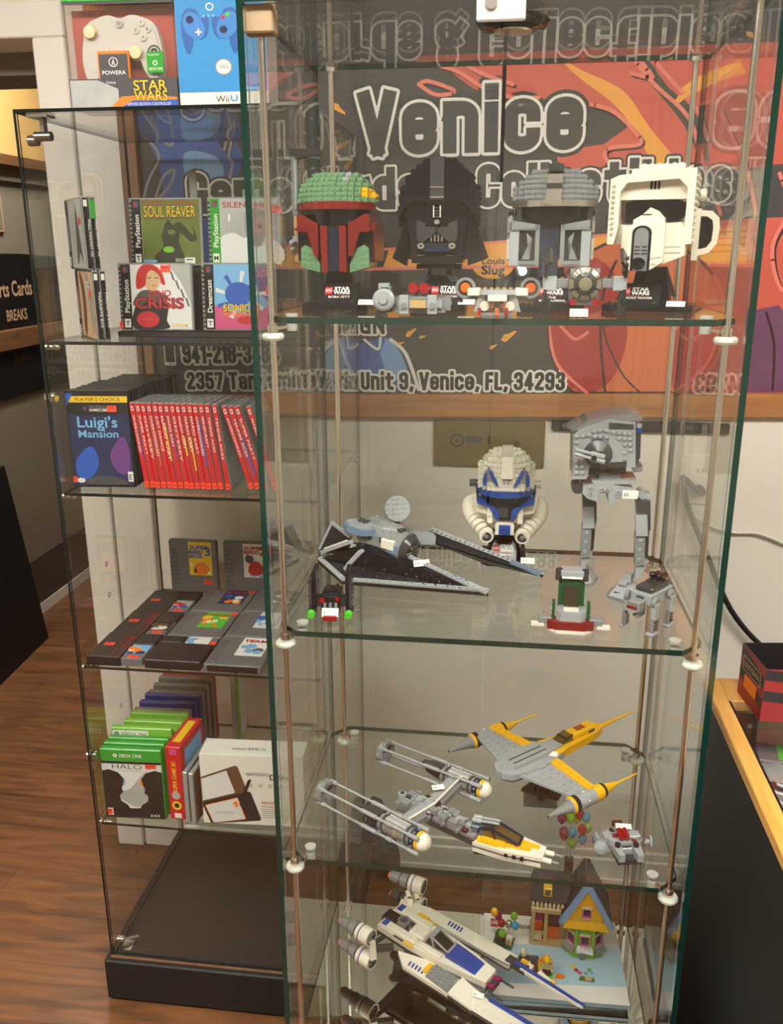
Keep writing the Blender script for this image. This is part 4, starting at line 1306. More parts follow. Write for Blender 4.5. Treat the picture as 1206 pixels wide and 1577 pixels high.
# -- pairs of cases at the left pane, cover turned to the left
def art_ff(kind):
    def f(mb):
        mb.frect(.024, .003, .138, .122, -.0006, 'ink_mist' if kind < 2 else 'ink_tan')
        if kind < 2:
            mb.fpoly(curve([(.07, .01), (.075, .05), (.082, .09), (.09, .112), (.098, .09), (.112, .04), (.118, .01), (.1, .03), (.09, .02)], 4, True), -.0008, 'ink_dkgrey')
        else:
            mb.fpoly(curve([(.04, .12), (.05, .07), (.045, .02), (.06, .003), (.075, .05), (.07, .1)], 4, True), -.0008, 'ink_brown')
            mb.fpoly(curve([(.09, .12), (.1, .06), (.12, .01), (.13, .04), (.12, .1)], 4, True), -.0008, 'ink_grey')
            mb.text('PE', .085, .085, 'ink_pale', .03, .02, 0, -.001)
    return f


def spine_case(label, loc, rz, kind, band, txt):
    """spine is the narrow x = w end, facing right"""
    o = jewel(label, loc, rz, art_ff(kind))
    mb = MB()
    F = Matrix.Translation((.1422, 0, 0)) @ Matrix.Rotation(math.radians(90), 4, 'Z')
    mb.box((.1421, .0012, .003), (.1428, .0095, .122), 'case_black')
    if band:
        mb.box((.1428, .0012, .088), (.1431, .0095, .120), 'case_green')
    F2 = Matrix.Translation((.1434, .0075, .086)) @ Matrix.Rotation(math.radians(90), 4, 'Z') @ Matrix.Rotation(math.radians(90), 4, 'Y')
    mb.text(txt, 0, 0, 'ink_white', .062, .0042, .01, 0, F2)
    mb.add([(.1434, .0025, .108), (.1434, .0085, .108), (.1434, .0085, .119), (.1434, .0025, .119)], [(0, 1, 2, 3)], 'ink_white' if not band else 'case_green')
    mb.build('spine_insert', o)
    return o


for lv, (zz, lab, kd, ttl) in enumerate(((A1 + .0002, 'lower', 2, 'PARASITE EVE'), (A1 + .1256, 'upper', 0, 'FINAL FANTASY VIII'))):
    bx, by = (-.829, 1.664) if lv == 0 else (-.8345, 1.662)
    R0 = -52
    n = Vector((math.sin(math.radians(-R0)) * -1, 0, 0))
    for q in range(2):
        offs = Matrix.Rotation(math.radians(R0), 3, 'Z') @ Vector((0, .0125 * q, 0))
        j = spine_case(['lower left disc case with a brown and grey cover turned to the side pane', 'lower left disc case behind the brown and grey one, black spine showing', 'upper left disc case with a pale sketch cover turned to the side pane', 'upper left disc case with a green tab on its black spine'][2 * lv + q], (bx + offs.x, by + offs.y, zz), R0, kd, lv == 1 and q == 1, ttl)
        if q == 0:
            sticker(j, .108, .078, .016, .012)
            sticker(j, .008, .004, .014, .012)

# -- DVD-size cases
def dvd(label, loc, rz, body, w=.135, h=.19, d=.014, art=None, group=None, rx=0.0, ry=0.0, name='game_case', spine=None):
    o = thing(name, label, 'game case', loc, rz, group, rx=rx, ry=ry)
    MB().box((0, 0, 0), (w, d, h), body, .002).build('case', o)
    if art:
        mb = MB()
        art(mb)
        mb.build('cover', o)
    if spine:
        mb = MB()
        spine(mb)
        mb.build('spine_insert', o)
    return o


def art_mansion(mb):
    mb.frect(.003, .004, .132, .186, -.0004, 'ink_black')
    mb.frect(.003, .168, .132, .180, -.0006, 'ink_yellow').text("PLAYER'S CHOICE", .022, .171, 'ink_black', .095, .006, .01, -.0008)
    mb.fpoly([(.003, .186), (.018, .186), (.003, .160)], -.0009, 'ink_blue')
    mb.fpoly(curve([(.0035, .148), (.05, .142), (.1, .144), (.1315, .148)], 4) + [(.1315, .0045), (.0035, .0045)], -.0006, 'ink_deepblue')
    mb.text('NINTENDO', .050, .158, 'ink_grey', .036, .004, 0, -.0008).text('GAMECUBE', .050, .151, 'ink_white', .038, .005, .02, -.0008).ring((.041, -.0008, .156), (0, 1, 0), .002, .0045, 'ink_purple', 6)
    for off, m_, yy in ((.05, 'ink_deepblue', -.0008), (.015, 'ink_sky', -.0011)):
        mb.text("Luigi's", .022, .120, m_, .085, .020, off, yy, base=.015).text('Mansion', .022, .100, m_, .085, .014, off, yy, base=.015)
    mb.fpoly(curve([(.01, .05), (.03, .075), (.05, .08), (.06, .05), (.04, .02), (.015, .02)], 4, True), -.0008, 'ink_blue')
    mb.fpoly(curve([(.085, .06), (.1, .09), (.118, .1), (.128, .07), (.122, .03), (.1, .03)], 4, True), -.0008, 'ink_purple')
    mb.fpoly(curve([(.03, .012), (.05, .022), (.09, .022), (.118, .012), (.11, .006), (.04, .006)], 4, True), -.0009, 'ink_dkgrey')
    mb.frect(.120, .012, .131, .032, -.001, 'ink_white').text('E', .1225, .016, 'ink_black', .006, .010, .01, -.0012)
    mb.fdisc(.018, .014, .009, -.001, 'ink_pale', 16, .005)


o = dvd("black game case with yellow strip and dark blue mansion cover, second shelf", (-.837, 1.585, A2 + .0003), 5, 'case_black', art=art_mansion)
sticker(o, .088, .150, .020, .012); sticker(o, .001, .010, .009, .012)
o.scale = (.92, 1, 1)
for k in range(11):
    o = dvd('plain black game case in the row receding behind the dark blue mansion cover', (-.837 + .002 * (k % 2), 1.605 + .0235 * k, A2 + .0003), 4, 'case_black', group='black game cases behind the mansion game', h=.190 if k < 6 else .186)
    o.scale = (.92, 1, 1)


# red cases, spines to the front
def red_case(label, loc, ry, group, seed, rz=0):
    o = thing('game_case', label, 'game case', loc, rz, group, ry=ry)
    rnd = random.Random(seed)
    MB().box((0, .003, 0), (.0108, .105, .17), 'clear_case', .0015).box((.0008, .0, .002), (.0100, .004, .168), 'case_red', .0008).build('case', o)
    mb = MB().frect(.0012, .004, .0096, .166, -.0004, 'case_red')
    mb.frect(.003, .154, .0078, .163, -.0006, 'ink_white').frect(.004, .156, .0068, .161, -.0007, 'case_red')
    if seed % 3 != 1:
        mb.frect(.0062 + .002 * rnd.random(), .020 + .05 * rnd.random(), .0096, .10 + .04 * rnd.random(), -.0006, rnd.choice(['ink_orange', 'banner_red', 'ink_purple', 'ink_blue', 'banner_coral', 'ink_yellow']))
    t = rnd.choice(['MARIO KART', 'SPLATOON', 'SUPER PARTY', 'JUST DANCE', 'TENNIS ACES', 'ODYSSEY', 'MINECRAFT', 'OVERCOOKED'])
    F = Matrix.Translation((.0036, 0, .145)) @ Matrix.Rotation(math.radians(90), 4, 'Y')
    mb.text(t, 0, 0, 'ink_white', .06 + .03 * rnd.random(), .004, .005, -.0009, F)
    mb.build('spine_insert', o)
    mb = MB().frect(.0008, .003, .0104, .016, -.0012, 'sticker_orange').frect(.002, .008, .0085, .010, -.0014, 'banner_red')
    mb.build('price_sticker', o)
    return o


for k in range(15):
    red_case('%s upright red-spined game case counted from the mansion game' % ['first', 'second', 'third', 'fourth', 'fifth', 'sixth', 'seventh', 'eighth', 'ninth', 'tenth', 'eleventh', 'twelfth', 'thirteenth', 'fourteenth', 'fifteenth'][k], (-.6895 + .01135 * k + (.004 if k == 14 else 0), 1.583 + .0015 * math.sin(k * 2.1), A2 + .0014), -6.5, 'red-spined game cases', k)
for k in range(4):
    red_case(['first of the leaning red-spined cases, next to the gap', 'second of the leaning red-spined cases after the gap', 'third of the leaning red-spined cases after the gap', 'last leaning red-spined case, seen through the edge of the nearer case'][k], (-.4805 + .0125 * k + (.010 if k == 3 else 0), 1.585, A2 + .0032), -16.5, 'red-spined game cases', 40 + k)

# -- third shelf: cartridges
def cart_body(mb, m='cart_grey', x0=0, w=.12, l=.134, t=.017):
    mb.box((x0, 0, 0), (x0 + w, l, t), m, .002)
    for k in range(9):
        mb.box((x0 + .004, .02 + k * .011, t - .0002), (x0 + .022, .026 + k * .011, t + .0006), 'cart_dark')
    mb.box((x0 + .008, .0, .002), (x0 + w - .008, -.001, t - .003), 'case_black')
    return mb


LAB = {
    'blue_gold': ['ink_deepblue', 'ink_orange', 'ink_blue'], 'turtle': ['ink_green', 'ink_orange', 'ink_yellow'], 'sky': ['ink_pale', 'ink_sky', 'ink_blue'],
    'white_blue': ['ink_white', 'ink_sky', 'ink_dkgrey'], 'red_white': ['ink_mist', 'ink_red', 'ink_blue'], 'dark': ['ink_black', 'ink_brown', 'ink_pale'], 'orange_blue': ['ink_sky', 'ink_orange', 'ink_deepblue'], 'yellow': ['ink_yellow', 'ink_yellow', 'ink_yellow']}


def cart_label(mb, x0, y0, w, l, key, z_, title=None, seed=0):
    a, b, c = LAB[key]
    rnd = random.Random(seed + len(key))
    mb.box((x0, y0, z_), (x0 + w, y0 + l, z_ + .0004), a)
    for k in range(9):
        px, py = x0 + w * (.1 + .7 * rnd.random()), y0 + l * (.08 + .55 * rnd.random())
        r = .006 + .006 * rnd.random()
        n = 5 + k % 3
        mb.add([(px + r * math.cos(q * 2 * math.pi / n), min(max(py + r * math.sin(q * 2 * math.pi / n), y0), y0 + l), z_ + .0006 + .0001 * k) for q in range(n)], [tuple(range(n))], (b, c, 'ink_white', b)[k % 4])
    if title:
        F = Matrix.Translation((x0 + w * .06, y0 + l * .72, z_ + .0018)) @ Matrix.Rotation(math.radians(-90), 4, 'X')
        for i, t in enumerate(title):
            mb.text(t, 0, -l * .17 * i, 'ink_red' if i == 0 else c, w * .86, l * .13, .02, 0, F)


def cart(label, loc, rz, key, standing=False, title=None, seed=0, body='cart_grey', rx=0):
    o = thing('game_cartridge', label, 'game cartridge', loc, rz, rx=rx if standing else 0)
    F = Matrix.Rotation(math.radians(90), 4, 'X') @ Matrix.Translation((0, 0, 0)) if standing else Matrix.Identity(4)
    mb = MB(); mb.M = F; cart_body(mb, body); mb.build('shell', o)
    mb = MB(); mb.M = F; cart_label(mb, .050, .045, .058, .086, key, .0172, title, seed); mb.build('cover_label', o)
    return o


zc = A3 + .0003
# two standing at the back
o = cart('grey cartridge with a yellow label standing at the back of the third shelf', (-.806, 1.974, A3 + .002), 0, 'yellow', True, None, 1)
mb = MB()
for t, xx, zz, ww, hh2, mm in (('SUPER', .054, .112, .048, .010, 'ink_blue'), ('MARIO', .052, .100, .034, .010, 'ink_blue'), ('3', .092, .097, .013, .020, 'ink_blue'), ('BROS.', .052, .090, .034, .008, 'ink_blue')):
    mb.text(t, xx, zz, mm, ww, hh2, .03, -.0190)
mb.fpoly(curve([(.062, .055), (.068, .075), (.085, .08), (.1, .065), (.095, .05), (.075, .046)], 4, True), -.0186, 'ink_orange')
mb.fdisc(.1, .052, .004, -.0187, 'ink_white', 12)
mb.build('label_print', o)
sticker(o, .085, .022, .022, .012, y=-.0180)
o = cart('grey cartridge with red lettered white label standing beside the yellow labelled one', (-.668, 1.974, A3 + .002), 0, 'white_blue', True, None, 5)
mb = MB()
mb.text('SUPER', .053, .117, 'ink_red', .050, .008, .03, -.0192).text('MARIO', .053, .106, 'ink_red', .036, .009, .03, -.0192).text('2', .092, .104, 'ink_red', .014, .020, .04, -.0192)
mb.fpoly(curve([(.062, .058), (.066, .08), (.082, .088), (.098, .075), (.1, .06), (.08, .05)], 4, True), -.0189, 'ink_red')
mb.build('label_print', o)
sticker(o, .110, .108, .012, .011, y=-.0180)
# left column: cartridges in black sleeves, label end to the right
def sleeved(label, loc, rz, key, seed, red=True):
    o = thing('sleeved_cartridge', label, 'game cartridge', loc, rz)
    mb = MB().box((.0, 0, 0), (.073, .119, .021), 'sleeve_black', .0015).box((.0731, .068, 0), (.120, .119, .021), 'sleeve_black', .0015)
    mb.build('sleeve', o)
    mb = MB().box((.0735, .001, .002), (.119, .0675, .019), 'cart_grey', .0015)
    mb.box((.0745, .018, .019), (.118, .066, .0194), 'cart_dark')
    mb.build('shell', o)
    mb = MB()
    cart_label(mb, .0755, .020, .041, .045, key, .0194, None, seed)
    mb.build('cover_label', o)
    if red:
        mb = MB()
        F = Matrix.Translation((.052, .112, .0214)) @ Matrix.Rotation(math.radians(-90), 4, 'Z') @ Matrix.Rotation(math.radians(-90), 4, 'X')
        mb.text('Nintendo', .012, .003, 'ink_red', .055, .010, .0, 0, F)
        mb.add([(.047, .002, .0213), (.0482, .002, .0213), (.0482, .117, .0213), (.047, .117, .0213)], [(0, 1, 2, 3)], 'ink_red')
        mb.add([(.066, .002, .0213), (.0672, .002, .0213), (.0672, .117, .0213), (.066, .117, .0213)], [(0, 1, 2, 3)], 'ink_red')
        mb.build('sleeve_print', o)
    for (x, y, zz) in ((.014, .052, .0213), (.087, .003, .0192)):
        MB().box((x, y, zz), (x + .022, y + .013, zz + .0004), 'sticker_orange').box((x + .004, y + .005, zz + .0004), (x + .015, y + .008, zz + .0006), 'banner_red').build('price_sticker', o)
    return o


sleeved('front red-lettered black sleeve with the orange and blue cartridge label showing', (-.833, 1.548, zc), 0, 'orange_blue', 1)
sleeved('middle red-lettered black sleeve with the dark brown cartridge label showing', (-.831, 1.670, zc), 0, 'dark', 2)
sleeved('back cartridge in a plain black sleeve, red and white label end showing', (-.829, 1.792, zc), 0, 'red_white', 3, False)
# middle column
o = thing('sleeved_cartridge', 'plain black sleeve at the front edge with a pale blue cartridge label behind', 'game cartridge', (-.709, 1.546, zc), 0)
MB().box((0, 0, 0), (.118, .085, .021), 'sleeve_black', .002).box((0, .0851, 0), (.05, .118, .021), 'sleeve_black', .002).build('sleeve', o)
MB().box((.051, .0855, .003), (.118, .124, .018), 'cart_grey', .0015).build('shell', o)
mb = MB(); cart_label(mb, .055, .088, .050, .033, 'sky', .0182, None, 4); mb.build('cover_label', o)
MB().box((.108, .088, .0184), (.121, .102, .0188), 'sticker_orange').build('price_sticker', o)
o = cart('bare grey cartridge with a green and orange label in the middle of the third shelf', (-.709, 1.6735, zc), 0, 'turtle', False, ['TURTLES', 'II'], 5)
MB().box((.104, .118, .0176), (.121, .131, .018), 'sticker_orange').build('price_sticker', o)
o = cart('bare grey cartridge with a deep blue and gold label behind the green and orange one', (-.706, 1.810, zc), 0, 'blue_gold', False, ['METROID'], 6)
MB().box((.104, .116, .0176), (.121, .13, .018), 'sticker_orange').build('price_sticker', o)
# right column
cart('bare grey cartridge with white and blue label at the shelf front by the glass', (-.585, 1.548, zc), 0, 'white_blue', False, ['TEAM'], 7)
cart('bare grey cartridge with a pale blue label in the right column, second from the front', (-.585, 1.686, zc), 0, 'sky', False, None, 8)
cart('bare grey cartridge with a dark label at the back of the right column', (-.583, 1.8215, zc), 0, 'dark', False, None, 9)

# -- fourth shelf
zd = A4 + .0003
def art_halo(mb):
    mb.frect(.002, .003, .133, .142, -.0004, 'ink_pale')
    mb.fpoly(curve([(.03, .06), (.06, .075), (.08, .1), (.1, .12), (.09, .09), (.1, .05), (.07, .03)], 4, True), -.0005, 'ink_mist')
    for s_, x0 in ((1, .002), (-1, .133)):
        mb.fpoly([(x0 + s_ * x, z_) for x, z_ in ((0, .003), (0, .118), (.015, .122), (.035, .115), (.048, .098), (.047, .085), (.040, .078), (.042, .066), (.034, .058), (.036, .045), (.05, .035), (.058, .02), (.06, .003))], -.0007, 'ink_black')
        mb.fpoly([(x0 + s_ * x, z_) for x, z_ in ((.046, .1), (.051, .095), (.047, .085), (.041, .079), (.044, .088))], -.0009, 'ink_orange' if s_ < 0 else 'ink_sky')
    mb.fpoly([(.002, .003), (.133, .003), (.133, .02), (.09, .028), (.04, .026), (.002, .022)], -.0008, 'ink_black')
    mb.frect(.002, .136, .133, .142, -.0006, 'ink_black').text('HALO 5', .025, .124, 'ink_dkgrey', .085, .011, -.004, -.0008)
    mb.text('GUARDIANS', .045, .1175, 'ink_grey', .045, .004, 0, -.0008)
    mb.frect(.006, .008, .018, .026, -.001, 'ink_white').text('343', .100, .007, 'ink_white', .02, .006, .01, -.001)


def green_spine(t, hz, m_='ink_white'):
    def f(mb):
        mb.text(t, .067, hz, m_, .05, .008, .01, -.0006, align='c')
        mb.ring((.034, -.0006, hz + .004), (0, 1, 0), .002, .0045, m_, 14)
    return f


o = dvd('green game case with two dark helmets facing each other on a pale cover', (-.834, 1.560, zd), 3, 'case_green', h=.171, art=art_halo, spine=green_spine('XBOX ONE', .152))
sticker(o, .098, .127, .024, .010); sticker(o, .006, .010, .010, .014)
dvd('green game case standing directly behind the two helmets game', (-.833, 1.579, zd), 3, 'case_green', h=.174)
dvd('second green game case behind the two helmets game', (-.831, 1.597, zd), 3, 'case_green', h=.176)
dvd('lime green game case with a white name strip', (-.830, 1.615, zd), 3, 'case_lime', h=.190, spine=lambda mb: mb.frect(.003, .168, .083, .184, -.0006, 'ink_white').text('XBOX 360', .022, .172, 'ink_dkgrey', .056, .008, .0, -.0008).ring((.012, -.0008, .176), (0, 1, 0), .002, .005, 'ink_dkgrey', 14))
cols = ['case_lime', 'case_lime', 'case_lime', 'case_grey', 'case_blue', 'case_blue', 'case_grey', 'case_grey', 'case_grey', 'case_red']
nm = ['first', 'second', 'third', 'first pale', 'first', 'second', 'second pale', 'third pale', 'fourth pale', 'last']
cn = {'case_lime': 'lime green', 'case_grey': 'grey clear', 'case_blue': 'blue', 'case_red': 'dark red'}
for k, c_ in enumerate(cols):
    dvd('%s %s game case in the receding row on the fourth shelf' % (nm[k], cn[c_]), (-.828 + .002 * (k % 3), 1.641 + .0285 * k, zd), 2, c_, h=.172 + .004 * (k % 3), d=.015, group='game cases receding on the fourth shelf')
dvd('thin white game case with a lime green spine at the back of the fourth shelf', (-.640, 1.90, zd), 85, 'case_white', h=.19, w=.06, spine=lambda mb: mb.box((.0, -.001, .0), (.02, 0, .19), 'case_lime'))
# red console box and small cases
o = thing('game_box', 'narrow red game box standing between the green cases and the white console box', 'box', (-.6925, 1.574, zd), -3)
MB().box((0, 0, 0), (.034, .125, .178), 'case_red', .001).build('carton', o)
mb = MB()
spine_text(mb, 'SUPER GAME 3D', .021, .068, 'ink_yellow', .075, .009, -.0008)
mb.fdisc(.017, .035, .011, -.0008, 'ink_yellow', 16).fdisc(.017, .035, .006, -.001, 'ink_black', 14).fdisc(.017, .060, .010, -.0008, 'ink_mist', 8)
mb.frect(.010, .004, .026, .016, -.0008, 'ink_white').frect(.009, .160, .026, .174, -.0008, 'ink_pink')
F = Matrix.Translation((.0345, .02, 0)) @ Matrix.Rotation(math.radians(90), 4, 'Z')
mb.add([F @ Vector(p) for p in ((.0, 0, .02), (.09, 0, .02), (.09, 0, .16), (0, 0, .16))], [(0, 1, 2, 3)], 'ink_sky')
mb.add([F @ Vector(p) for p in ((.01, -.0004, .04), (.08, -.0004, .03), (.06, -.0004, .09), (.02, -.0004, .1))], [(0, 1, 2, 3)], 'ink_orange')
mb.add([(.008, .02, .1785), (.026, .02, .1785), (.026, .11, .1785), (.008, .11, .1785)], [(0, 1, 2, 3)], 'ink_yellow')
mb.build('printed_art', o)
jewel('first narrow disc case standing against the red box, spine to the front', (-.6440, 1.563, zd), 88, lambda mb: mb.frect(.006, .003, .138, .122, -.0006, 'ink_dkgrey'), band=None)
jewel('second narrow disc case against the red box, brown cover showing', (-.6300, 1.560, zd), 86, lambda mb: mb.frect(.006, .003, .138, .122, -.0006, 'ink_brown'), band=None)
# white console box
p0, p1 = at(307, 1272, Z=zd), at(471, 1297, Z=zd)
ang = math.degrees(math.atan2(p1.y - p0.y, p1.x - p0.x))
o = thing('console_box', 'white console box printed with a folding handheld console and stylus', 'box', (p0.x + .006, p0.y + .012, zd), 3)
WB, HB = .222, .170
MB().box((0, 0, 0), (WB, .062, HB), 'board_white', .0008).build('carton', o)
mb = MB()
def rot(pts, a, c):
    a = math.radians(a)
    return [(c[0] + x * math.cos(a) - z_ * math.sin(a), c[1] + x * math.sin(a) + z_ * math.cos(a)) for x, z_ in pts]
def rr(w, h, r=.006):
    return [(x0 + r * math.cos(t), z0 + r * math.sin(t)) for (x0, z0, t0) in ((w / 2 - r, h / 2 - r, 0), (-w / 2 + r, h / 2 - r, 90), (-w / 2 + r, -h / 2 + r, 180), (w / 2 - r, -h / 2 + r, 270)) for t in [math.radians(t0 + 22.5 * q) for q in range(5)]]
mb.fpoly([(max(.001, x), max(.001, z_)) for x, z_ in rot(rr(.115, .078), 17, (.037, .092))], -.0005, 'ink_brown')
mb.fpoly([(max(.001, x), max(.001, z_)) for x, z_ in rot(rr(.115, .074), 17, (.062, .032))], -.0006, 'ink_black')
mb.fpoly([(max(.002, x), max(.002, z_)) for x, z_ in rot(rr(.078, .056, .002), 17, (.028, .094))], -.0008, 'ink_pale')
mb.fpoly([(max(.002, x), max(.002, z_)) for x, z_ in rot(rr(.076, .056, .002), 17, (.050, .030))], -.0008, 'ink_orange')
mb.fpoly([(max(.003, x), max(.003, z_)) for x, z_ in rot(rr(.072, .052, .002), 17, (.050, .030))], -.0010, 'ink_pale')
mb.fpoly([(.066, .052), (.074, .060), (.080, .050), (.076, .045), (.070, .040), (.072, .048)], -.0012, 'ink_orange')
for k in range(4):
    mb.fdisc(.104 + .004 * (k % 2), .042 + .005 * (k // 2), .0016, -.0010, 'ink_dkgrey', 8)
mb.text('NINTENDODS', .028, .026, 'ink_grey', .04, .006, 0, -.0012)
mb.fpoly([(.082, .044), (.086, .050), (.110, .112), (.106, .114), (.101, .108), (.083, .058)], -.0014, 'ink_black')
mb.text('NINTENDO', .100, .122, 'ink_dkgrey', .048, .007, .01, -.0006).text('DS', .150, .113, 'ink_dkgrey', .026, .013, .02, -.0006).text('XL', .182, .113, 'ink_dkgrey', .014, .009, .0, -.0006).text('i', .177, .116, 'ink_dkgrey', .003, .012, .01, -.0006)
for k in range(5):
    mb.ring((.108 + .021 * k, -.0006, .098), (0, 1, 0), .0036, .0044, 'ink_dkgrey', 18)
    mb.frect(.1065 + .021 * k, .0965, .1095 + .021 * k, .0995, -.0006, 'ink_grey')
mb.text('INCLUDED', .130, .054, 'ink_red', .034, .006, .01, -.0006).text('Pre-installed', .130, .046, 'ink_red', .036, .004, .0, -.0006)
for k in range(5):
    mb.frect(.130, .040 - .005 * k, .190 - .006 * (k % 2), .0415 - .005 * k, -.0006, 'ink_grey')
for t, xx, ww, hh2 in (('NINTENDO', .066, .032, .006), ('DS', .102, .020, .009), ('i XL', .124, .016, .006)):
    F = Matrix.Translation((0, .02, HB + .0006)) @ Matrix.Rotation(math.radians(-90), 4, 'X')
    mb.text(t, xx, 0, 'ink_dkgrey', ww, hh2, .01, 0, F)
mb.build('printed_art', o)

# ================================================================== brick-built helmets
def dome(mb, cx, z0, rx, rz, ry, m, n=2.3, cell=.008, back=True, skip=None, y0=0.0, top_studs=True, zfloor=None):
    """brick dome: stacked half-depth columns with studs to the front, sides and top"""
    nx, nz = int(rx / cell) + 1, int(rz / cell) + 1
    def dep(x, z):
        e = 1 - abs(x / rx) ** n - abs(z / rz) ** n
        return ry * e ** (1 / n) if e > 0 else 0
    for i in range(-nx, nx):
        for k in range(nz):
            x, z = (i + .5) * cell, (k + .5) * cell
            d = dep(x, z)
            if d <= .004:
                continue
            mm = m
            if skip:
                mm = skip(x, z) or m
            d = round(d / .0032) * .0032
            X, Z = cx + x, z0 + z
            mb.box((X - cell / 2 + .0001, y0 - d, Z - cell / 2 + .0001), (X + cell / 2 - .0001, y0 + d, Z + cell / 2 - .0001), mm)
            mb.stud((X, y0 - d, Z), (0, -1, 0), mm)
            if dep(x, z + cell) <= .004:
                mb.stud((X, y0 - d * .5, Z + cell / 2), (0, 0, 1), mm)
                mb.stud((X, y0 + d * .3, Z + cell / 2), (0, 0, 1), mm)
            s_ = 1 if x > 0 else -1
            if dep(x + s_ * cell, z) <= .004:
                mb.stud((X + s_ * cell / 2, y0 - d * .4, Z), (s_, 0, 0), mm)
                mb.stud((X + s_ * cell / 2, y0 + d * .4, Z), (s_, 0, 0), mm)


def stud_rows(mb, x0, x1, z0, z1, y, m, cell=.008):
    for i in range(max(1, int((x1 - x0) / cell + .01))):
        for k in range(max(1, int((z1 - z0) / cell + .01))):
            mb.stud((x0 + (i + .5) * cell, y, z0 + (k + .5) * cell), (0, -1, 0), m)


def arcband(mb, cx, rx, ry, z0, z1, m, a0=200, a1=340, th=.004, n=14, y0=0.0, slope=0.0):
    """curved band round the front of a head"""
    for i in range(n):
        t0, t1 = math.radians(a0 + (a1 - a0) * i / n), math.radians(a0 + (a1 - a0) * (i + 1) / n)
        p = [(cx + rx * math.cos(t), y0 + ry * math.sin(t)) for t in (t0, t1)]
        q = [(cx + (rx - th) * math.cos(t), y0 + (ry - th) * math.sin(t)) for t in (t0, t1)]
        mb.add([(*p[0], z0), (*p[1], z0), (*p[1], z1), (*p[0], z1), (*q[0], z0), (*q[1], z0), (*q[1], z1), (*q[0], z1)],
               [(0, 1, 2, 3), (4, 7, 6, 5), (0, 4, 5, 1), (3, 2, 6, 7), (0, 3, 7, 4), (1, 5, 6, 2)], m)


def helmet_stand(o, wb, zc, lines, px=0.0, pw=.046, depth=.07, neck=.036, tag_x=None, cuff=None, base_z=.010):
    """black stand: base plate, neck column, sloped name plate with lettering"""
    mb = MB()
    mb.prism([(-wb / 2, -.035), (-wb / 2 + .012, -.045), (wb / 2 - .012, -.045), (wb / 2, -.035), (wb / 2, .035), (-wb / 2, .035)], 0, base_z, 'b_black')
    mb.studs((-wb / 2 + .004, -.040, base_z), (wb - .008, 0, 0), (0, .018, 0), int(wb / .008) - 1, 2, 'b_black')
    mb.build('stand_base', o)
    mb = MB()
    mb.prismy([(-neck * .62, base_z), (neck * .62, base_z), (neck * .5, base_z + .03), (neck * .40, zc), (-neck * .40, zc), (-neck * .5, base_z + .03)], -.012, .02, 'b_black')
    mb.box((-neck * .2, -.016, base_z), (neck * .1, -.011, zc), 'b_shiny_black', .001)
    mb.prismy([(neck * .3, zc), (neck * .42, zc), (neck * .75, base_z + .012), (neck * .62, base_z + .012)], .0, .016, 'b_dark')
    if cuff:
        mb.box((-neck * .9, -.018, zc - .012), (neck * .9, .02, zc - .004), 'b_black').box((-neck * .3, -.02, zc - .022), (neck * .3, -.012, zc - .010), 'b_sand').prismy([(-neck * .85, zc - .034), (-neck * .55, zc - .034), (-neck * .3, zc - .022), (-neck * .6, zc - .022)], -.018, .0, 'b_sand').prismy([(neck * .85, zc - .034), (neck * .55, zc - .034), (neck * .3, zc - .022), (neck * .6, zc - .022)], -.018, 0, 'b_sand')
    mb.build('stand_neck', o)
    plate = MB()
    z0, z1 = base_z - .002, base_z + .034
    y0, y1 = -.047, -.027
    plate.add([(px - pw / 2, y0, z0), (px + pw / 2, y0, z0), (px + pw / 2, y1, z1), (px - pw / 2, y1, z1), (px - pw / 2, -.014, z0), (px + pw / 2, -.014, z0), (px + pw / 2, -.014, z1), (px - pw / 2, -.014, z1)],
              [(0, 1, 2, 3), (4, 7, 6, 5), (3, 2, 6, 7), (0, 4, 5, 1), (0, 3, 7, 4), (1, 5, 6, 2)], 'b_black')
    pl = plate.build('name_plate', o)
    tilt = math.atan2(y1 - y0, z1 - z0)
    F = Matrix.Translation((px - pw / 2, y0 - .0004, z0)) @ Matrix.Rotation(-tilt, 4, 'X')
    mb = MB()
    L = .040
    mb.add([F @ Vector(p) for p in ((.004, 0, .021), (.0145, 0, .021), (.0145, 0, .033), (.004, 0, .033))], [(0, 1, 2, 3)], 'ink_red')
    mb.text('LEGO', .005, .0250, 'ink_white', .0085, .0042, .02, -.0003, F)
    mb.text('STAR', .0175, .0275, 'ink_white', .021, .0058, .035, -.0003, F).text('WARS', .0165, .0207, 'ink_white', .023, .0058, .035, -.0003, F)
    mb.add([F @ Vector(p) for p in ((.004, -.0002, .0185), (.040, -.0002, .0185), (.040, -.0002, .0190), (.004, -.0002, .0190))], [(0, 1, 2, 3)], 'ink_red')
    for i, t in enumerate(lines):
        mb.text(t, pw / 2, .0135 - .0055 * i, 'ink_white', min(.034, .0034 * len(t)), .0034, .01, -.0003, F, align='c')
    mb.text('18+', pw - .008, .006, 'ink_grey', .004, .0018, 0, -.0003, F)
    mb.build('lettering', pl)
    if tag_x is not None:
        F2 = Matrix.Translation((tag_x, -.048, base_z - .001)) @ Matrix.Rotation(math.radians(-50), 4, 'X')
        mb = MB()
        mb.M = F2
        mb.box((0, -.0004, 0), (.024, 0, .012), 'sticker_white')
        mb.text('$75', .003, .004, 'ink_dkgrey', .007, .0036, 0, -.0008)
        mb.build('price_sticker', o)


K = .00094
def poly(uc, vb, pts):
    return [((u - uc) * K, (vb - v) * K * 1.03) for u, v in pts]


def loc_on(u, Y, z):
    p = at(u, 440, Y=Y)
    return (p.x, Y, z)


S1 = Z1 + .0002
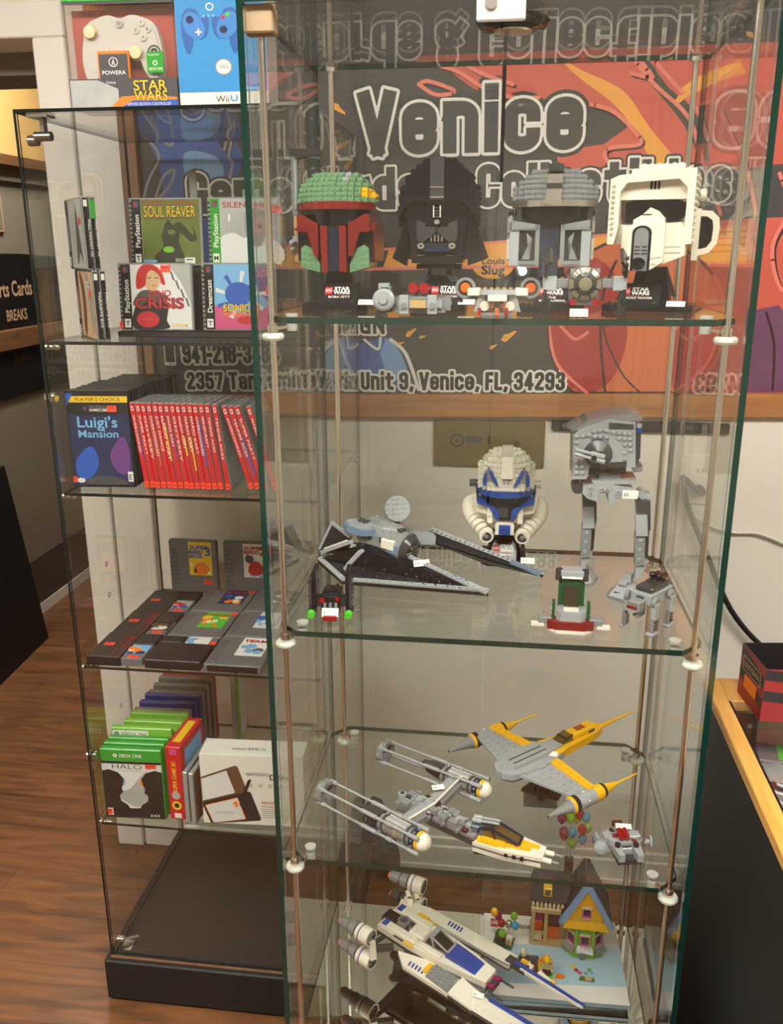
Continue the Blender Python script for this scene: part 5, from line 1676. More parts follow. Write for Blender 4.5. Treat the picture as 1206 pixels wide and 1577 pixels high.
# ---- green and dark red helmet
o = thing('brick_helmet', 'brick-built green and dark red helmet with a black T visor and side antenna', 'brick model', loc_on(523, 1.292, S1), -2)
helmet_stand(o, .094, .066, ['BOBA FETT'], px=.008, pw=.050, tag_x=.036)
uc, vb = 519, 483
p = lambda *a: poly(uc, vb, a)
mb = MB()
dome(mb, 0, .174, .0535, .050, .054, 'b_green', skip=lambda x, z: ('b_yellow' if x > .042 and .006 < z < .024 else 'b_light' if .012 < x < .026 and z > .036 else None))
mb.build('dome', o)
mb = MB()
arcband(mb, 0, .0550, .058, .163, .175, 'b_darkred', 182, 358, .014, 20)
mb.build('brow_band', o)
mb = MB()
arcband(mb, 0, .049, .050, .139, .163, 'b_shiny_black', 185, 355, .012, 20)
mb.prismy(p((514, 340), (532, 340), (532, 417), (514, 417)), -.046, -.02, 'b_navy')
mb.build('visor', o)
mb = MB()
mb.prismy(p((503.5, 341), (514, 341), (514, 418), (505.5, 418)), -.052, -.02, 'b_darkred').prismy(p((532, 341), (542, 341), (542, 418), (532, 418)), -.052, -.02, 'b_darkred')
mb.build('nose_strip', o)
for s_ in (-1, 1):
    f = (lambda u: u) if s_ < 0 else (lambda u: 2 * 522.5 - u)
    mb = MB()
    mb.prismy(p(*[(f(u), v) for u, v in ((469, 323), (474, 322), (500, 338), (500, 392), (494, 392), (484, 352), (469, 352))]), -.050, .03, 'b_darkred')
    mb.prismy(p(*[(f(u), v) for u, v in ((464, 335), (469, 335), (469, 400), (464, 400))]), -.030, .04, 'b_darkred')
    for (u, v) in ((468, 347), (476, 347), (484, 347), (492, 347), (494, 357), (494, 367), (495, 377), (495, 387)):
        q = p((f(u), v))[0]
        mb.stud((q[0], -.050, q[1]), (0, -1, 0), 'b_darkred')
    mb.build('cheek', o)
    mb = MB()
    mb.prismy(p(*[(f(u), v) for u, v in ((466, 350), (484, 350), (500, 415), (496, 415), (466, 400))]), -.034, .03, 'b_black')
    mb.build('cheek_recess', o)
    mb = MB()
    mb.prismy(p(*[(f(u), v) for u, v in ((472, 378), (478, 373), (488, 378), (500, 405), (500, 419), (471, 410))]), -.042, .02, 'b_green')
    for (u, v) in ((476, 384), (476, 394), (476, 404), (484, 388), (484, 397), (484, 407), (491, 402), (492, 411)):
        q = p((f(u), v))[0]
        mb.stud((q[0], -.042, q[1]), (0, -1, 0), 'b_green')
    mb.build('jaw_panel', o)
mb = MB().box((-.050, -.02, .085), (.050, .055, .165), 'b_black')
mb.build('inner_shell', o)
mb = MB().prismy(p((572, 335), (579, 335), (579, 400), (572, 402)), -.012, .03, 'b_green').prismy(p((574, 340), (577, 340), (577, 396), (574, 396)), -.016, -.01, 'b_tan')
mb.build('ear_plate', o)
mb = MB()
mb.box((-.062, -.012, .078), (-.054, .006, .105), 'b_tan', .001).box((-.064, -.014, .105), (-.055, .004, .122), 'b_light', .001).box((-.062, -.012, .122), (-.054, .006, .155), 'b_tan', .001)
mb.box((-.0635, -.010, .155), (-.055, -.002, .255), 'b_grey', .001).box((-.0595, -.013, .165), (-.0555, -.009, .250), 'b_light', .001)
mb.cyl((-.065, -.014, .112), (-.060, -.018, .108), .005, 'b_light').cyl((-.064, -.014, .100), (-.060, -.018, .098), .004, 'b_light')
mb.prismy([(-.064, .250), (-.022, .250), (-.022, .258), (-.024, .262), (-.064, .262)], -.012, .0, 'b_dark')
mb.prismy([(-.058, .245), (-.026, .254), (-.022, .256), (-.058, .258)], -.013, .001, 'b_dark')
mb.build('antenna', o)

o.scale = (1, 1, .82)
# ---- black helmet with flared skirt
o = thing('brick_helmet', 'brick-built glossy black helmet with a flared skirt and triangular mouth grille', 'brick model', loc_on(677, 1.300, S1), 0)
helmet_stand(o, .080, .076, ['DARTH VADER'], px=.012, pw=.050, tag_x=.030, cuff=True)
uc, vb = 676, 480
p = lambda *a: poly(uc, vb, a)
mb = MB()
dome(mb, 0, .130, .0590, .104, .060, 'b_black', n=2.5)
mb.build('dome', o)
mb = MB()
mb.prismy(p((666, 240), (686, 240), (686, 305), (666, 305)), -.066, -.03, 'b_dark')
mb.box((-.0095, -.030, .228), (.0095, .030, .236), 'b_dark')
for v in (286, 301):
    q = p((666, v), (686, v))
    mb.box((q[0][0], -.0672, q[0][1] - .001), (q[1][0], -.066, q[0][1] + .001), 'b_silver')
mb.build('crest_strip', o)
mb = MB()
for s_ in (-1, 1):
    for k in range(7):
        a0, a1 = math.radians(5 + 25 * k), math.radians(5 + 25 * (k + 1))
        c = ((uc + s_ * 26), 330)
        pts = []
        for (aa, r) in ((a0, 24), (a1, 24), (a1, 31), (a0, 31)):
            pts.append((c[0] + r * math.cos(aa) * 1.1, c[1] - r * math.sin(aa)))
        if k < 7 and a1 < math.pi * 1.02:
            mb.prismy(p(*pts), -.064, -.03, 'b_black')
mb.build('brow_arch', o)
mb = MB()
for s_ in (-1, 1):
    mb.prismy(p(*[(uc + s_ * x, v) for x, v in ((6, 330), (6, 316), (14, 307), (30, 306), (44, 318), (48, 330))]), -.058, -.03, 'b_shiny_black')
mb.build('eye_lens', o)
mb = MB()
mb.prismy(p((630, 330), (722, 330), (718, 352), (712, 392), (700, 405), (652, 405), (640, 392), (634, 352)), -.056, .02, 'b_black')
mb.prismy(p((646, 336), (672, 345), (672, 352), (652, 370), (646, 366)), -.060, -.05, 'b_dark').prismy(p((706, 336), (680, 345), (680, 352), (700, 370), (706, 366)), -.060, -.05, 'b_dark')
mb.prismy(p((656, 372), (696, 372), (696, 385), (656, 385)), -.064, -.05, 'b_navy')
mb.build('face_mask', o)
mb = MB()
for s_ in (-1, 1):
    a, b = p((uc - 1 * s_, 348), (uc + s_ * 21, 368))
    mb.beam((a[0], -.066, a[1]), (b[0], -.066, b[1]), .006, .005, 'b_dark', up=(0, -1, 0))
for k in range(4):
    q = p((uc - 8 + 5.3 * k, 369), (uc - 8 + 5.3 * k, 357 + abs(k - 1.5) * 3))
    mb.box((q[0][0] - .001, -.063, q[0][1]), (q[0][0] + .001, -.056, q[1][1]), 'b_silver')
mb.build('mouth_grille', o)
mb = MB()
for k in range(4):
    q = p((672, 316 + 4.5 * k), (681, 318.5 + 4.5 * k))
    mb.box((q[0][0], -.067, q[1][1]), (q[1][0], -.062, q[0][1]), 'b_dark')
q = p((671, 314), (682, 332))
for x in (q[0][0], q[1][0] - .0012):
    mb.box((x, -.068, q[1][1]), (x + .0012, -.062, q[0][1]), 'b_white')
q = p((676.5, 339))[0]
mb.cyl((q[0], -.058, q[1]), (q[0], -.066, q[1]), .0038, 'b_silver')
mb.build('nose_bridge', o)
for s_ in (-1, 1):
    q = p((uc + s_ * 23, 376))[0]
    mb = MB().cyl((q[0], -.055, q[1]), (q[0], -.066, q[1]), .0048, 'b_silver', n=16).cyl((q[0], -.066, q[1]), (q[0], -.0665, q[1]), .002, 'b_dark', n=10)
    mb.build('cheek_disc', o)
    mb = MB()
    for k in range(5):
        t = k / 4
        u0, u1 = 43 + 2.2 * k, 47 + 5.4 * k
        mb.prismy(p(*[(uc + s_ * a, v) for a, v in ((u0, 340 + 3 * k), (u0 + 7, 338 + 3 * k), (u1 + 7, 404 - 2 * k), (u1 - 1, 408 - 2 * k))]), -.050 + .014 * k, -.050 + .014 * k + .018, 'b_black' if k % 2 else 'b_shiny_black')
    for k in range(9):
        q = p((uc + s_ * (55 + k * 1.7), 340 + 6.4 * k))[0]
        mb.stud((q[0], .0, q[1]), (s_, 0, 0), 'b_black')
        mb.box((q[0] - s_ * .008 - .004, -.02, q[1] - .0035), (q[0] - s_ * .008 + .0085, .03, q[1] + .0035), 'b_black')
    mb.build('flared_skirt', o)
MB().box((-.050, -.025, .088), (.050, .052, .170), 'b_black').build('inner_shell', o)
mb = MB()
mb.box((-.036, -.052, .074), (.036, .02, .082), 'b_black', .001).box((-.045, -.04, .080), (.045, .04, .09), 'b_black')
for k in range(6):
    mb.cyl((-.04 + .013 * k, -.054, .086), (-.030 + .013 * k, -.054, .086), .0022, 'b_silver' if k in (1, 4) else 'b_black', n=8)
mb.build('collar', o)

o.scale = (.97, 1, .85)
# ---- grey helmet with polished band
o = thing('brick_helmet', 'brick-built grey helmet with polished silver band and black T visor', 'brick model', loc_on(849, 1.292, S1), -3)
helmet_stand(o, .090, .068, ['THE', 'MANDALORIAN'], px=.002, pw=.050)
uc, vb = 848, 481
p = lambda *a: poly(uc, vb, a)
mb = MB()
dome(mb, 0, .174, .0555, .052, .056, 'b_grey', n=2.2)
mb.build('dome', o)
mb = MB()
mb.prismy(p((838, 262), (858, 262), (856, 308), (834, 308)), -.060, -.03, 'b_silver').box((-.0095, -.045, .218), (.0095, .04, .229), 'b_dark')
q = p((836, 276), (857, 284))
mb.box((q[0][0], -.0612, q[1][1]), (q[1][0], -.0602, q[0][1]), 'b_dark')
mb.build('crest_strip', o)
mb = MB()
arcband(mb, 0, .0575, .060, .164, .174, 'b_silver', 184, 356, .014, 18)
mb.build('brow_band', o)
mb = MB()
arcband(mb, 0, .0530, .052, .146, .164, 'b_shiny_black', 185, 355, .012, 18)
mb.prismy(p((815, 328), (885, 328), (866, 338), (830, 338)), -.052, -.03, 'b_shiny_black')
mb.prismy(p((829, 336), (856, 336), (856, 424), (829, 424)), -.044, -.02, 'b_navy')
mb.build('visor', o)
for s_ in (-1, 1):
    f = (lambda u: u) if s_ < 0 else (lambda u: 2 * 843.5 - u)
    F_ = lambda *a: p(*[(f(u), v) for u, v in a])
    mb = MB()
    mb.prismy(F_((789, 333), (828, 340), (828, 406), (787, 406), (787, 336)), -.040, .03, 'b_dark')
    mb.prismy(F_((789, 333), (828, 340), (828, 349), (789, 349)), -.050, -.03, 'b_grey')
    mb.prismy(F_((823, 340), (829, 340), (829, 406), (823, 406)), -.050, -.03, 'b_grey')
    mb.prismy(F_((787, 349), (800, 349), (800, 406), (787, 406)), -.048, .02, 'b_light')
    mb.prismy(F_((800, 398), (824, 398), (824, 408), (800, 408)), -.048, -.03, 'b_grey')
    mb.prismy(F_((810, 352), (818, 362), (804, 396), (816, 396)), -.046, -.03, 'b_grey')
    for k in range(4):
        q = F_((796 + 7.5 * k, 345))[0]
        mb.stud((q[0], -.050, q[1]), (0, -1, 0), 'b_grey')
        q = F_((803 + 6 * k, 403))[0]
        mb.stud((q[0], -.048, q[1]), (0, -1, 0), 'b_grey')
    mb.build('cheek', o)
    mb = MB()
    mb.prismy(F_((801, 350), (814, 352), (812, 364), (806, 372), (804, 394), (802, 394), (804, 370)), -.0445, -.03, 'b_black')
    mb.build('cheek_recess', o)
    mb = MB()
    mb.prismy(F_((781, 328), (787, 322), (789, 334), (787, 398), (781, 398)), -.012, .03, 'b_light').prismy(F_((781, 334), (785, 334), (785, 352), (781, 352)), -.016, -.01, 'b_silver').prismy(F_((781, 362), (785, 362), (785, 396), (781, 396)), -.016, -.01, 'b_white')
    q = F_((786, 320))[0]
    mb.cyl((q[0], -.01, q[1]), (q[0], .01, q[1]), .004, 'b_black')
    mb.build('ear_plate', o)
MB().box((-.050, -.03, .082), (.050, .055, .17), 'b_dark').build('inner_shell', o)

o.scale = (1, 1, .82)
# ---- white helmet with long snout
o = thing('brick_helmet', 'brick-built white helmet with a long vented snout and side handle, at the right end', 'brick model', loc_on(1002, 1.285, S1), -14)
helmet_stand(o, .118, .070, ['SCOUT TROOPER'], px=-.010, pw=.054, tag_x=.026, neck=.046)
uc, vb = 1002, 481
p = lambda *a: poly(uc, vb, a)
mb = MB()
fr = [((940, 266), (952, 262), (952, 372), (940, 372)), ((1040, 266), (1058, 258), (1058, 372), (1046, 372)), ((948, 262), (1058, 252), (1058, 276), (1046, 270), (958, 272), (948, 282))]
mb.prismy(p((943, 270), (955, 264), (1056, 256), (1056, 372), (1046, 372), (1046, 285), (1034, 272), (966, 276), (957, 290), (957, 345), (952, 372), (943, 372)), -.052, .05, 'b_white')
mb.prismy(p((955, 340), (1050, 338), (1050, 372), (948, 372)), -.03, .05, 'b_white')
for i in range(3):
    stud_rows(mb, p((944, 0))[0][0], p((952, 0))[0][0], .118, .205, -.052, 'b_white')
sd = p((1056, 262), (1056, 372))
mb.studs((sd[0][0], -.046, sd[1][1]), (0, .09, 0), (0, 0, sd[0][1] - sd[1][1]), 8, 11, 'b_white')
mb.build('outer_shell', o)
mb = MB()
q = p((970, 262), (1050, 256), (985, 250), (1035, 248))
mb.box((q[0][0], -.046, .208), (q[1][0], .046, .218), 'b_white')
mb.box((q[2][0] - .005, -.036, .218), (q[3][0] + .004, .04, .226), 'b_white')
mb.studs((q[0][0], -.046, .218), (q[1][0] - q[0][0], 0, 0), (0, .09, 0), 9, 10, 'b_white', skip=lambda i, j: 1 <= i <= 7 and 1 <= j <= 8)
mb.studs((q[2][0] - .005, -.036, .226), (q[3][0] - q[2][0] + .009, 0, 0), (0, .076, 0), 6, 9, 'b_white')
mb.build('crown', o)
mb = MB().prismy(p((957, 272), (1046, 270), (1046, 302), (957, 302)), -.040, .0, 'b_white')
for u in (997, 1002, 1007):
    c = p((u, 280))[0]
    mb.box((c[0] - .0014, -.0408, c[1] - .006), (c[0] + .0014, -.040, c[1] + .006), 'ink_black')
mb.build('brow_panel', o)
mb = MB()
mb.prismy(p((964, 306), (980, 300), (1003, 298), (1028, 300), (1046, 308), (1044, 328), (1036, 337), (964, 338)), -.038, -.01, 'b_shiny_black')
mb.build('visor', o)
mb = MB()
mb.prismy(p((978, 334), (990, 326), (1000, 315), (1010, 320), (1020, 332), (1020, 345), (978, 345)), -.058, -.02, 'b_white')
mb.prismy(p((974, 342), (1022, 338), (1022, 400), (1003, 414), (972, 413), (972, 360)), -.066, -.02, 'b_white')
mb.prismy(p((1020, 340), (1042, 338), (1049, 350), (1049, 390), (1020, 404)), -.054, -.01, 'b_white')
mb.prismy(p((963, 342), (974, 342), (974, 400), (966, 400), (963, 385)), -.050, -.01, 'b_white')
for (u, v) in [(1026 + 7 * i, 374 + 9 * k) for i in range(3) for k in range(2)] + [(1010, 392), (1017, 390), (1010, 401)]:
    c = p((u, v))[0]
    mb.stud((c[0], -.066 if u < 1020 else -.054, c[1]), (0, -1, 0), 'b_white')
c = p((996, 326))[0]
mb.box((c[0] - .006, -.0586, c[1] - .0008), (c[0] + .006, -.058, c[1] + .0008), 'ink_black')
mb.build('snout', o)
mb = MB()
vent = [(979, 414), (979, 356)] + [(992 - 13 * math.cos(math.radians(a)), 354 - 11 * math.sin(math.radians(a))) for a in range(0, 181, 20)] + [(1005, 356), (1005, 414)]
mb.prismy(p(*vent), -.0672, -.06, 'b_black')
mb.prismy(p(*[(992 + (u - 992) * .72, 413 + (v - 413) * .95) for u, v in vent]), -.0682, -.066, 'b_grey')
for k in range(3):
    for dx in (-.0045, .0045):
        c = p((992, 376 + 5.5 * k))[0]
        mb.box((c[0] + dx - .003, -.0688, c[1] - .001), (c[0] + dx + .003, -.068, c[1] + .001), 'ink_black')
mb.build('vent_panel', o)
c = p((990, 402))[0]
mb = MB().lathe((c[0], -.067, c[1]), (0, -1, 0), [(0, .009), (.004, .009), (.004, .006), (.002, .005), (.002, .0)], 'b_black', 20)
mb.build('vent_knob', o)
mb = MB()
hx = p((1056, 0))[0][0] + .003
mb.prismy([(hx, .158), (hx + .018, .156), (hx + .027, .146), (hx + .029, .130), (hx + .027, .106), (hx + .018, .092), (hx, .086), (hx, .096), (hx + .014, .100), (hx + .020, .110), (hx + .021, .130), (hx + .019, .142), (hx + .012, .148), (hx, .149)], -.008, .008, 'b_white')
mb.box((hx - .004, -.010, .080), (hx + .004, .012, .160), 'b_white')
mb.box((hx + .004, .002, .098), (hx + .020, .006, .147), 'b_black')
mb.build('side_handle', o)
mb = MB().lathe((hx, .02, .182), (1, 0, 0), [(0, .010), (.006, .010), (.008, .007), (.008, 0)], 'b_white', 18)
mb.build('ear_disc', o)

o.scale = (1, 1, .82)
# ---- blue and white helmet on shelf two
S2 = Z2 + .0002
pr = at(775, 873, Z=Z2)
o = thing('brick_helmet', 'brick-built white and blue helmet with ribbed hoses on the second shelf', 'brick model', (pr.x, pr.y + .045, S2), 0)
KK = K
K = .00107
helmet_stand(o, .078, .072, ['CAPTAIN REX'], px=.0, pw=.044, tag_x=.030, neck=.050)
uc, vb = 775, 876
p = lambda *a: poly(uc, vb, a)
zt = lambda v: (vb - v) * K * 1.03
mb = MB()
dome(mb, 0, zt(745), .0500, zt(687) - zt(745), .056, 'b_white', n=2.5)
mb.prismy(p((767, 686), (785, 686), (785, 722), (767, 722)), -.060, .03, 'b_white')
mb.build('dome', o)
mb = MB()
for s_ in (-1, 1):
    mb.prismy(p(*[(775 + s_ * x, v) for x, v in ((29, 707), (22, 712), (18, 720), (11, 736), (19, 730), (24, 722), (27, 714))]), -.0605, -.03, 'b_blue')
    mb.prismy(p(*[(775 + s_ * x, v) for x, v in ((31, 712), (36, 718), (37, 728), (36, 735), (31, 735))]), -.057, -.03, 'b_blue')
    mb.prismy(p(*[(775 + s_ * x, v) for x, v in ((4, 724), (5, 724), (3, 731), (2, 731))]), -.0612, -.05, 'b_blue')
mb.build('blue_markings', o)
mb = MB()
arcband(mb, 0, .0530, .062, zt(754), zt(744), 'b_blue', 182, 358, .02, 20)
mb.build('brow_band', o)
mb = MB()
arcband(mb, 0, .0500, .057, zt(768), zt(754), 'b_shiny_black', 184, 356, .02, 20)
mb.prismy(p((750, 766), (800, 766), (786, 772), (784, 791), (766, 791), (764, 772)), -.060, -.03, 'b_shiny_black')
mb.prismy(p((765, 769), (780, 769), (779, 785), (766, 785)), -.063, -.05, 'b_dark')
mb.build('visor', o)
for s_ in (-1, 1):
    F_ = lambda *a: p(*[(775 + s_ * x, v) for x, v in a])
    mb = MB()
    mb.prismy(F_((45, 756), (30, 766), (16, 769), (10, 774), (9, 791), (14, 791), (20, 778), (28, 768), (44, 764)), -.061, -.03, 'b_blue')
    mb.build('blue_jaw_edge', o)
    mb = MB()
    mb.prismy(F_((48, 745), (46, 764), (26, 768), (18, 780), (15, 792), (12, 797), (27, 797), (29, 784), (46, 780), (50, 765)), -.050, .04, 'b_white')
    mb.prismy(F_((20, 770), (28, 768), (28, 797), (20, 797)), -.058, -.03, 'b_white')
    for v in (775, 783):
        q = F_((24, v))[0]
        mb.stud((q[0], -.058, q[1]), (0, -1, 0), 'b_white')
    mb.build('cheek', o)
    mb = MB()
    n = 9
    for k in range(n + 1):
        t = k / n
        cx_ = 775 + s_ * (56 - 26 * t + 10 * math.sin(t * math.pi) * 1.0)
        cv = 782 + 37 * t - 4 * math.sin(t * math.pi)
        q = p((cx_, cv))[0]
        yy = .015 - .060 * t
        dirv = Vector((-s_ * .45, -.8, -.35)).normalized()
        r = .0185 - .0045 * t
        mb.cyl((q[0], yy, q[1]), Vector((q[0], yy, q[1])) + dirv * .0085, r, 'b_white', r1=r * .95, n=20)
    mb.build('ribbed_hose', o)
    q = p((775 + s_ * 28.5, 820))[0]
    mb = MB().lathe((q[0], -.052, q[1]), (0, -1, -.1), [(0, .0120), (.006, .0120), (.006, .0088), (.0055, .0086, 'b_black'), (.0045, .0088, 'b_black'), (.0045, .0035, 'b_dark'), (.0058, .0032, 'b_grey'), (.0058, 0, 'b_grey')], 'b_white', 22)
    mb.build('hose_nozzle', o)
    q = F_((52, 745))[0]
    mb = MB().cyl((q[0] - s_ * .008, 0, q[1]), (q[0] + s_ * (.008 if s_ < 0 else .006), 0, q[1]), .007, 'b_dark' if s_ < 0 else 'b_white', n=14)
    mb.build('ear_disc', o)
mb = MB()
mb.prismy(p((764, 792), (786, 792), (790, 800), (790, 817), (760, 817), (760, 800)), -.056, -.01, 'b_white')
mb.prismy(p((766, 800), (784, 800), (784, 816), (766, 816)), -.0585, -.05, 'b_blue')
mb.build('chin_plate', o)
MB().box((-.046, -.03, zt(815)), (.046, .05, zt(750)), 'b_white').build('inner_shell', o)
o.scale = (.96, 1, .92)
K = KK

# ================================================================== brick-built ships and walkers
def W(o):
    """photo pixel at a height above a shelf -> point in the thing's own frame"""
    return lambda u, v, z: at(u, v, Z=z) - o.location


def price(o, p, w=.022, h=.010, rz=0, rx=-35, txt='$30'):
    mb = MB()
    mb.M = Matrix.Translation(p) @ Matrix.Rotation(math.radians(rz), 4, 'Z') @ Matrix.Rotation(math.radians(rx), 4, 'X')
    mb.box((-w / 2, -.0004, 0), (w / 2, 0, h), 'sticker_white')
    mb.text(txt, -w * .4, h * .3, 'ink_dkgrey', w * .3, h * .35, 0, -.0007)
    mb.build('price_sticker', o)


def frame3(fwd, up=(0, 0, 1), p=(0, 0, 0)):
    """local x = forward, y = left, z = up"""
    x = Vector(fwd).normalized()
    y = Vector(up).cross(x).normalized()
    z = x.cross(y)
    return Matrix(((x.x, y.x, z.x, p[0]), (x.y, y.y, z.y, p[1]), (x.z, y.z, z.z, p[2]), (0, 0, 0, 1)))


def plate(mb, poly, z0, z1, m, stud=True, cell=.008, inset=.004, sm=None):
    """flat polygon (own xy) with studs on top"""
    mb.prism(poly, z0, z1, m)
    if not stud:
        return
    xs, ys = [p[0] for p in poly], [p[1] for p in poly]

    def inside(x, y):
        c = False
        for i in range(len(poly)):
            (xa, ya), (xb, yb) = poly[i], poly[i - 1]
            if (ya > y) != (yb > y) and x < (xb - xa) * (y - ya) / (yb - ya) + xa:
                c = not c
        return c
    x = min(xs) + cell / 2
    while x < max(xs):
        y = min(ys) + cell / 2
        while y < max(ys):
            if all(inside(x + a, y + b) for a in (-.003, .003) for b in (-.003, .003)):
                mb.stud((x, y, z1), (0, 0, 1), sm or m)
            y += cell
        x += cell


# ---- shelf one: little ships
o = thing('brick_ship', 'small grey brick-built saucer ship with two red guns before the black helmet', 'brick model', (at(647, 470, Y=1.165).x, 1.165, S1), 0)
mb = MB()
mb.box((-.030, -.022, .004), (.034, .03, .010), 'b_grey').box((-.026, -.026, .010), (.030, .03, .020), 'b_light').box((-.036, -.008, .006), (.040, .02, .022), 'b_grey')
for x in (-.018, .018):
    mb.box((x - .006, -.030, .002), (x + .006, -.02, .026), 'b_light', .001).cyl((x, -.033, .013), (x, -.030, .013), .004, 'b_grey')
mb.box((-.010, -.028, .010), (.010, -.02, .020), 'b_tan')
mb.studs((-.026, -.02, .020), (.056, 0, 0), (0, .048, 0), 7, 6, 'b_light')
mb.prism([(-.02, -.02), (.022, -.02), (.034, .0), (.026, .026), (-.022, .026), (-.03, 0)], .020, .024, 'b_grey')
mb.build('hull', o)
mb = MB().lathe((-.044, -.02, .020), (0, -1, 0), [(0, .014), (.008, .014), (.010, .011), (.010, .006), (.014, .005), (.014, 0)], 'b_light', 20).box((-.052, -.018, .032), (-.038, -.004, .040), 'b_light', .001).box((-.05, -.018, .004), (-.036, .0, .036), 'b_grey', .001)
mb.build('side_engine', o)
mb = MB()
for x in (-.007, .007):
    mb.cyl((x, .0, .034), (x, -.02, .034), .0065, 'b_trans_red', n=14).cyl((x, 0, .024), (x, 0, .034), .004, 'b_grey')
mb.build('red_gun', o)

o = thing('brick_ship', 'small white brick-built ship with two orange engine rings between the black and grey helmets', 'brick model', (at(766, 470, Y=1.165).x, 1.168, S1), 0)
mb = MB()
mb.box((-.022, -.02, .026), (.022, .02, .032), 'b_light').box((-.012, -.03, .018), (.012, .03, .026), 'b_white', .001).studs((-.020, -.018, .032), (.04, 0, 0), (0, .036, 0), 5, 4, 'b_tan')
for s_ in (-1, 1):
    mb.box((s_ * .030 - .008, -.014, .024), (s_ * .030 + .008, .014, .034), 'b_white', .001)
    mb.prismy([(s_ * .012, .008), (s_ * .030, .004), (s_ * .024, .024), (s_ * .016, .026)], -.010, .02, 'b_light')
    mb.cyl((s_ * .016, -.018, .012), (s_ * .016, .02, .012), .006, 'b_white', n=12)
mb.box((-.02, -.02, .0), (.02, .02, .004), 'b_grey').box((-.004, -.016, .004), (.004, .016, .018), 'b_grey')
for x, m_ in ((-.022, 'b_trans_red'), (0, 'b_orange'), (.012, 'b_trans_red')):
    mb.box((x - .002, -.024, .001), (x + .002, -.02, .010), m_)
mb.build('hull', o)
for s_ in (-1, 1):
    mb = MB().lathe((s_ * .041, .006, .034), (0, -1, 0), [(0, .013), (.016, .013), (.016, .0095), (.013, .009, 'b_dark'), (.013, .007, 'b_dark'), (.015, .006, 'b_dkorange'), (.0155, 0, 'b_orange')], 'b_grey', 20)
    mb.build('engine_ring', o)

o = thing('brick_ship', 'small grey brick-built ball fighter with two black bent wings before the grey helmet', 'brick model', (at(898, 470, Y=1.150).x, 1.150, S1), 0)
mb = MB()
mb.cyl((0, .014, .040), (0, -.010, .040), .022, 'b_light', n=8).box((-.013, -.008, .014), (.013, .012, .022), 'b_light', .001).box((-.018, -.004, .020), (.018, .010, .058), 'b_grey')
for s_ in (-1, 1):
    mb.box((s_ * .018, -.004, .034), (s_ * .046, .006, .046), 'b_grey', .001).box((s_ * .034, -.008, .031), (s_ * .050, .010, .049), 'b_light', .001)
    mb.cyl((s_ * .014, -.012, .018), (s_ * .014, -.004, .018), .004, 'b_trans_red', n=12)
mb.studs((-.040, .006, .046), (.08, 0, 0), (0, .005, 0), 9, 1, 'b_grey')
mb.build('hull', o)
mb = MB().lathe((0, -.010, .040), (0, -1, 0), [(0, .0205), (.003, .0200), (.006, .014), (.008, .008, 'b_dark'), (.009, .004, 'b_pane'), (.009, 0, 'b_pane')], 'b_pane', 24)
for k in range(8):
    a = math.pi / 4 * k + .39
    mb.beam((.009 * math.cos(a), -.0185, .040 + .009 * math.sin(a)), (.0205 * math.cos(a), -.0125, .040 + .0205 * math.sin(a)), .0022, .002, 'b_dark', up=(0, -1, 0))
mb.ring((0, -.0125, .040), (0, 1, 0), .0190, .0210, 'b_dark', 24)
mb.build('cockpit_window', o)
for s_ in (-1, 1):
    mb = MB()
    xx = s_ * .048
    mb.box((xx - .003, -.006, .032), (xx + .003, .010, .048), 'b_light', .001)
    for t in (-1, 1):
        z0, z1, zz2 = .040 + t * .010, .040 + t * .026, .040 + t * (.0335 if t > 0 else .0285)
        mb.beam((xx, 0, z0), (xx + s_ * .003 * 0, -.004, z1), .026, .004, 'b_black', up=(1, 0, 0))
        mb.beam((xx, -.004, z1), (xx - s_ * .006, -.012, zz2 + (0 if t > 0 else 0)), .022, .004, 'b_dark', up=(1, 0, 0))
        for k in range(3):
            mb.stud((xx + s_ * .002, -.002, .040 + t * (.014 + .008 * k)), (s_, 0, 0), 'b_shiny_black')
            mb.stud((xx - s_ * .002, -.006, .040 + t * (.014 + .008 * k)), (-s_, 0, 0), 'b_dark')
    mb.build('wing', o)
price(o, (-.006, -.020, .001), rx=-25, txt='$20')

# ---- shelf two: grey and black long-winged fighter
o = thing('brick_ship', 'large grey brick-built fighter with long black pointed wings and a round dish', 'brick model', tuple(at(600, 880, Z=Z2 + .0)), 0)
o.location.z = S2
w = W(o)
zb = Z2
A, A2, TP, TB = w(489, 862, zb + .024), w(526, 895, zb + .012), w(752, 913, zb + .010), w(589, 836, zb + .058)
MIDL = w(545, 842, zb + .055)
mb = MB()
def tri_plate(mb, pts, m, edge, th=.006, rim=.007, nst=0):
    a = [Vector(p) for p in pts]
    n = (a[1] - a[0]).cross(a[2] - a[0]).normalized()
    if n.y > 0 and n.z < .2:
        n = -n
    if n.z < 0:
        n = -n
    mb.slab(a, -n * th, m)
    c = sum(a, Vector()) / len(a)
    for i in range(len(a)):
        p, q = a[i], a[(i + 1) % len(a)]
        e = (q - p).normalized()
        ins = n.cross(e)
        if ins.dot(c - p) < 0:
            ins = -ins
        if edge:
            mb.slab([p + n * .0002, q + n * .0002, q + ins * rim + n * .0002, p + ins * rim + n * .0002], n * .0024, edge)
            L = (q - p).length
            k = int(L / .0085)
            for j in range(k):
                mb.stud(p + (q - p) * ((j + .5) / k) + ins * rim * .5 + n * .0026, n, edge, .0022)
    return n, c
n, c = tri_plate(mb, [A, A2, TP, TB, MIDL], 'b_black', None)
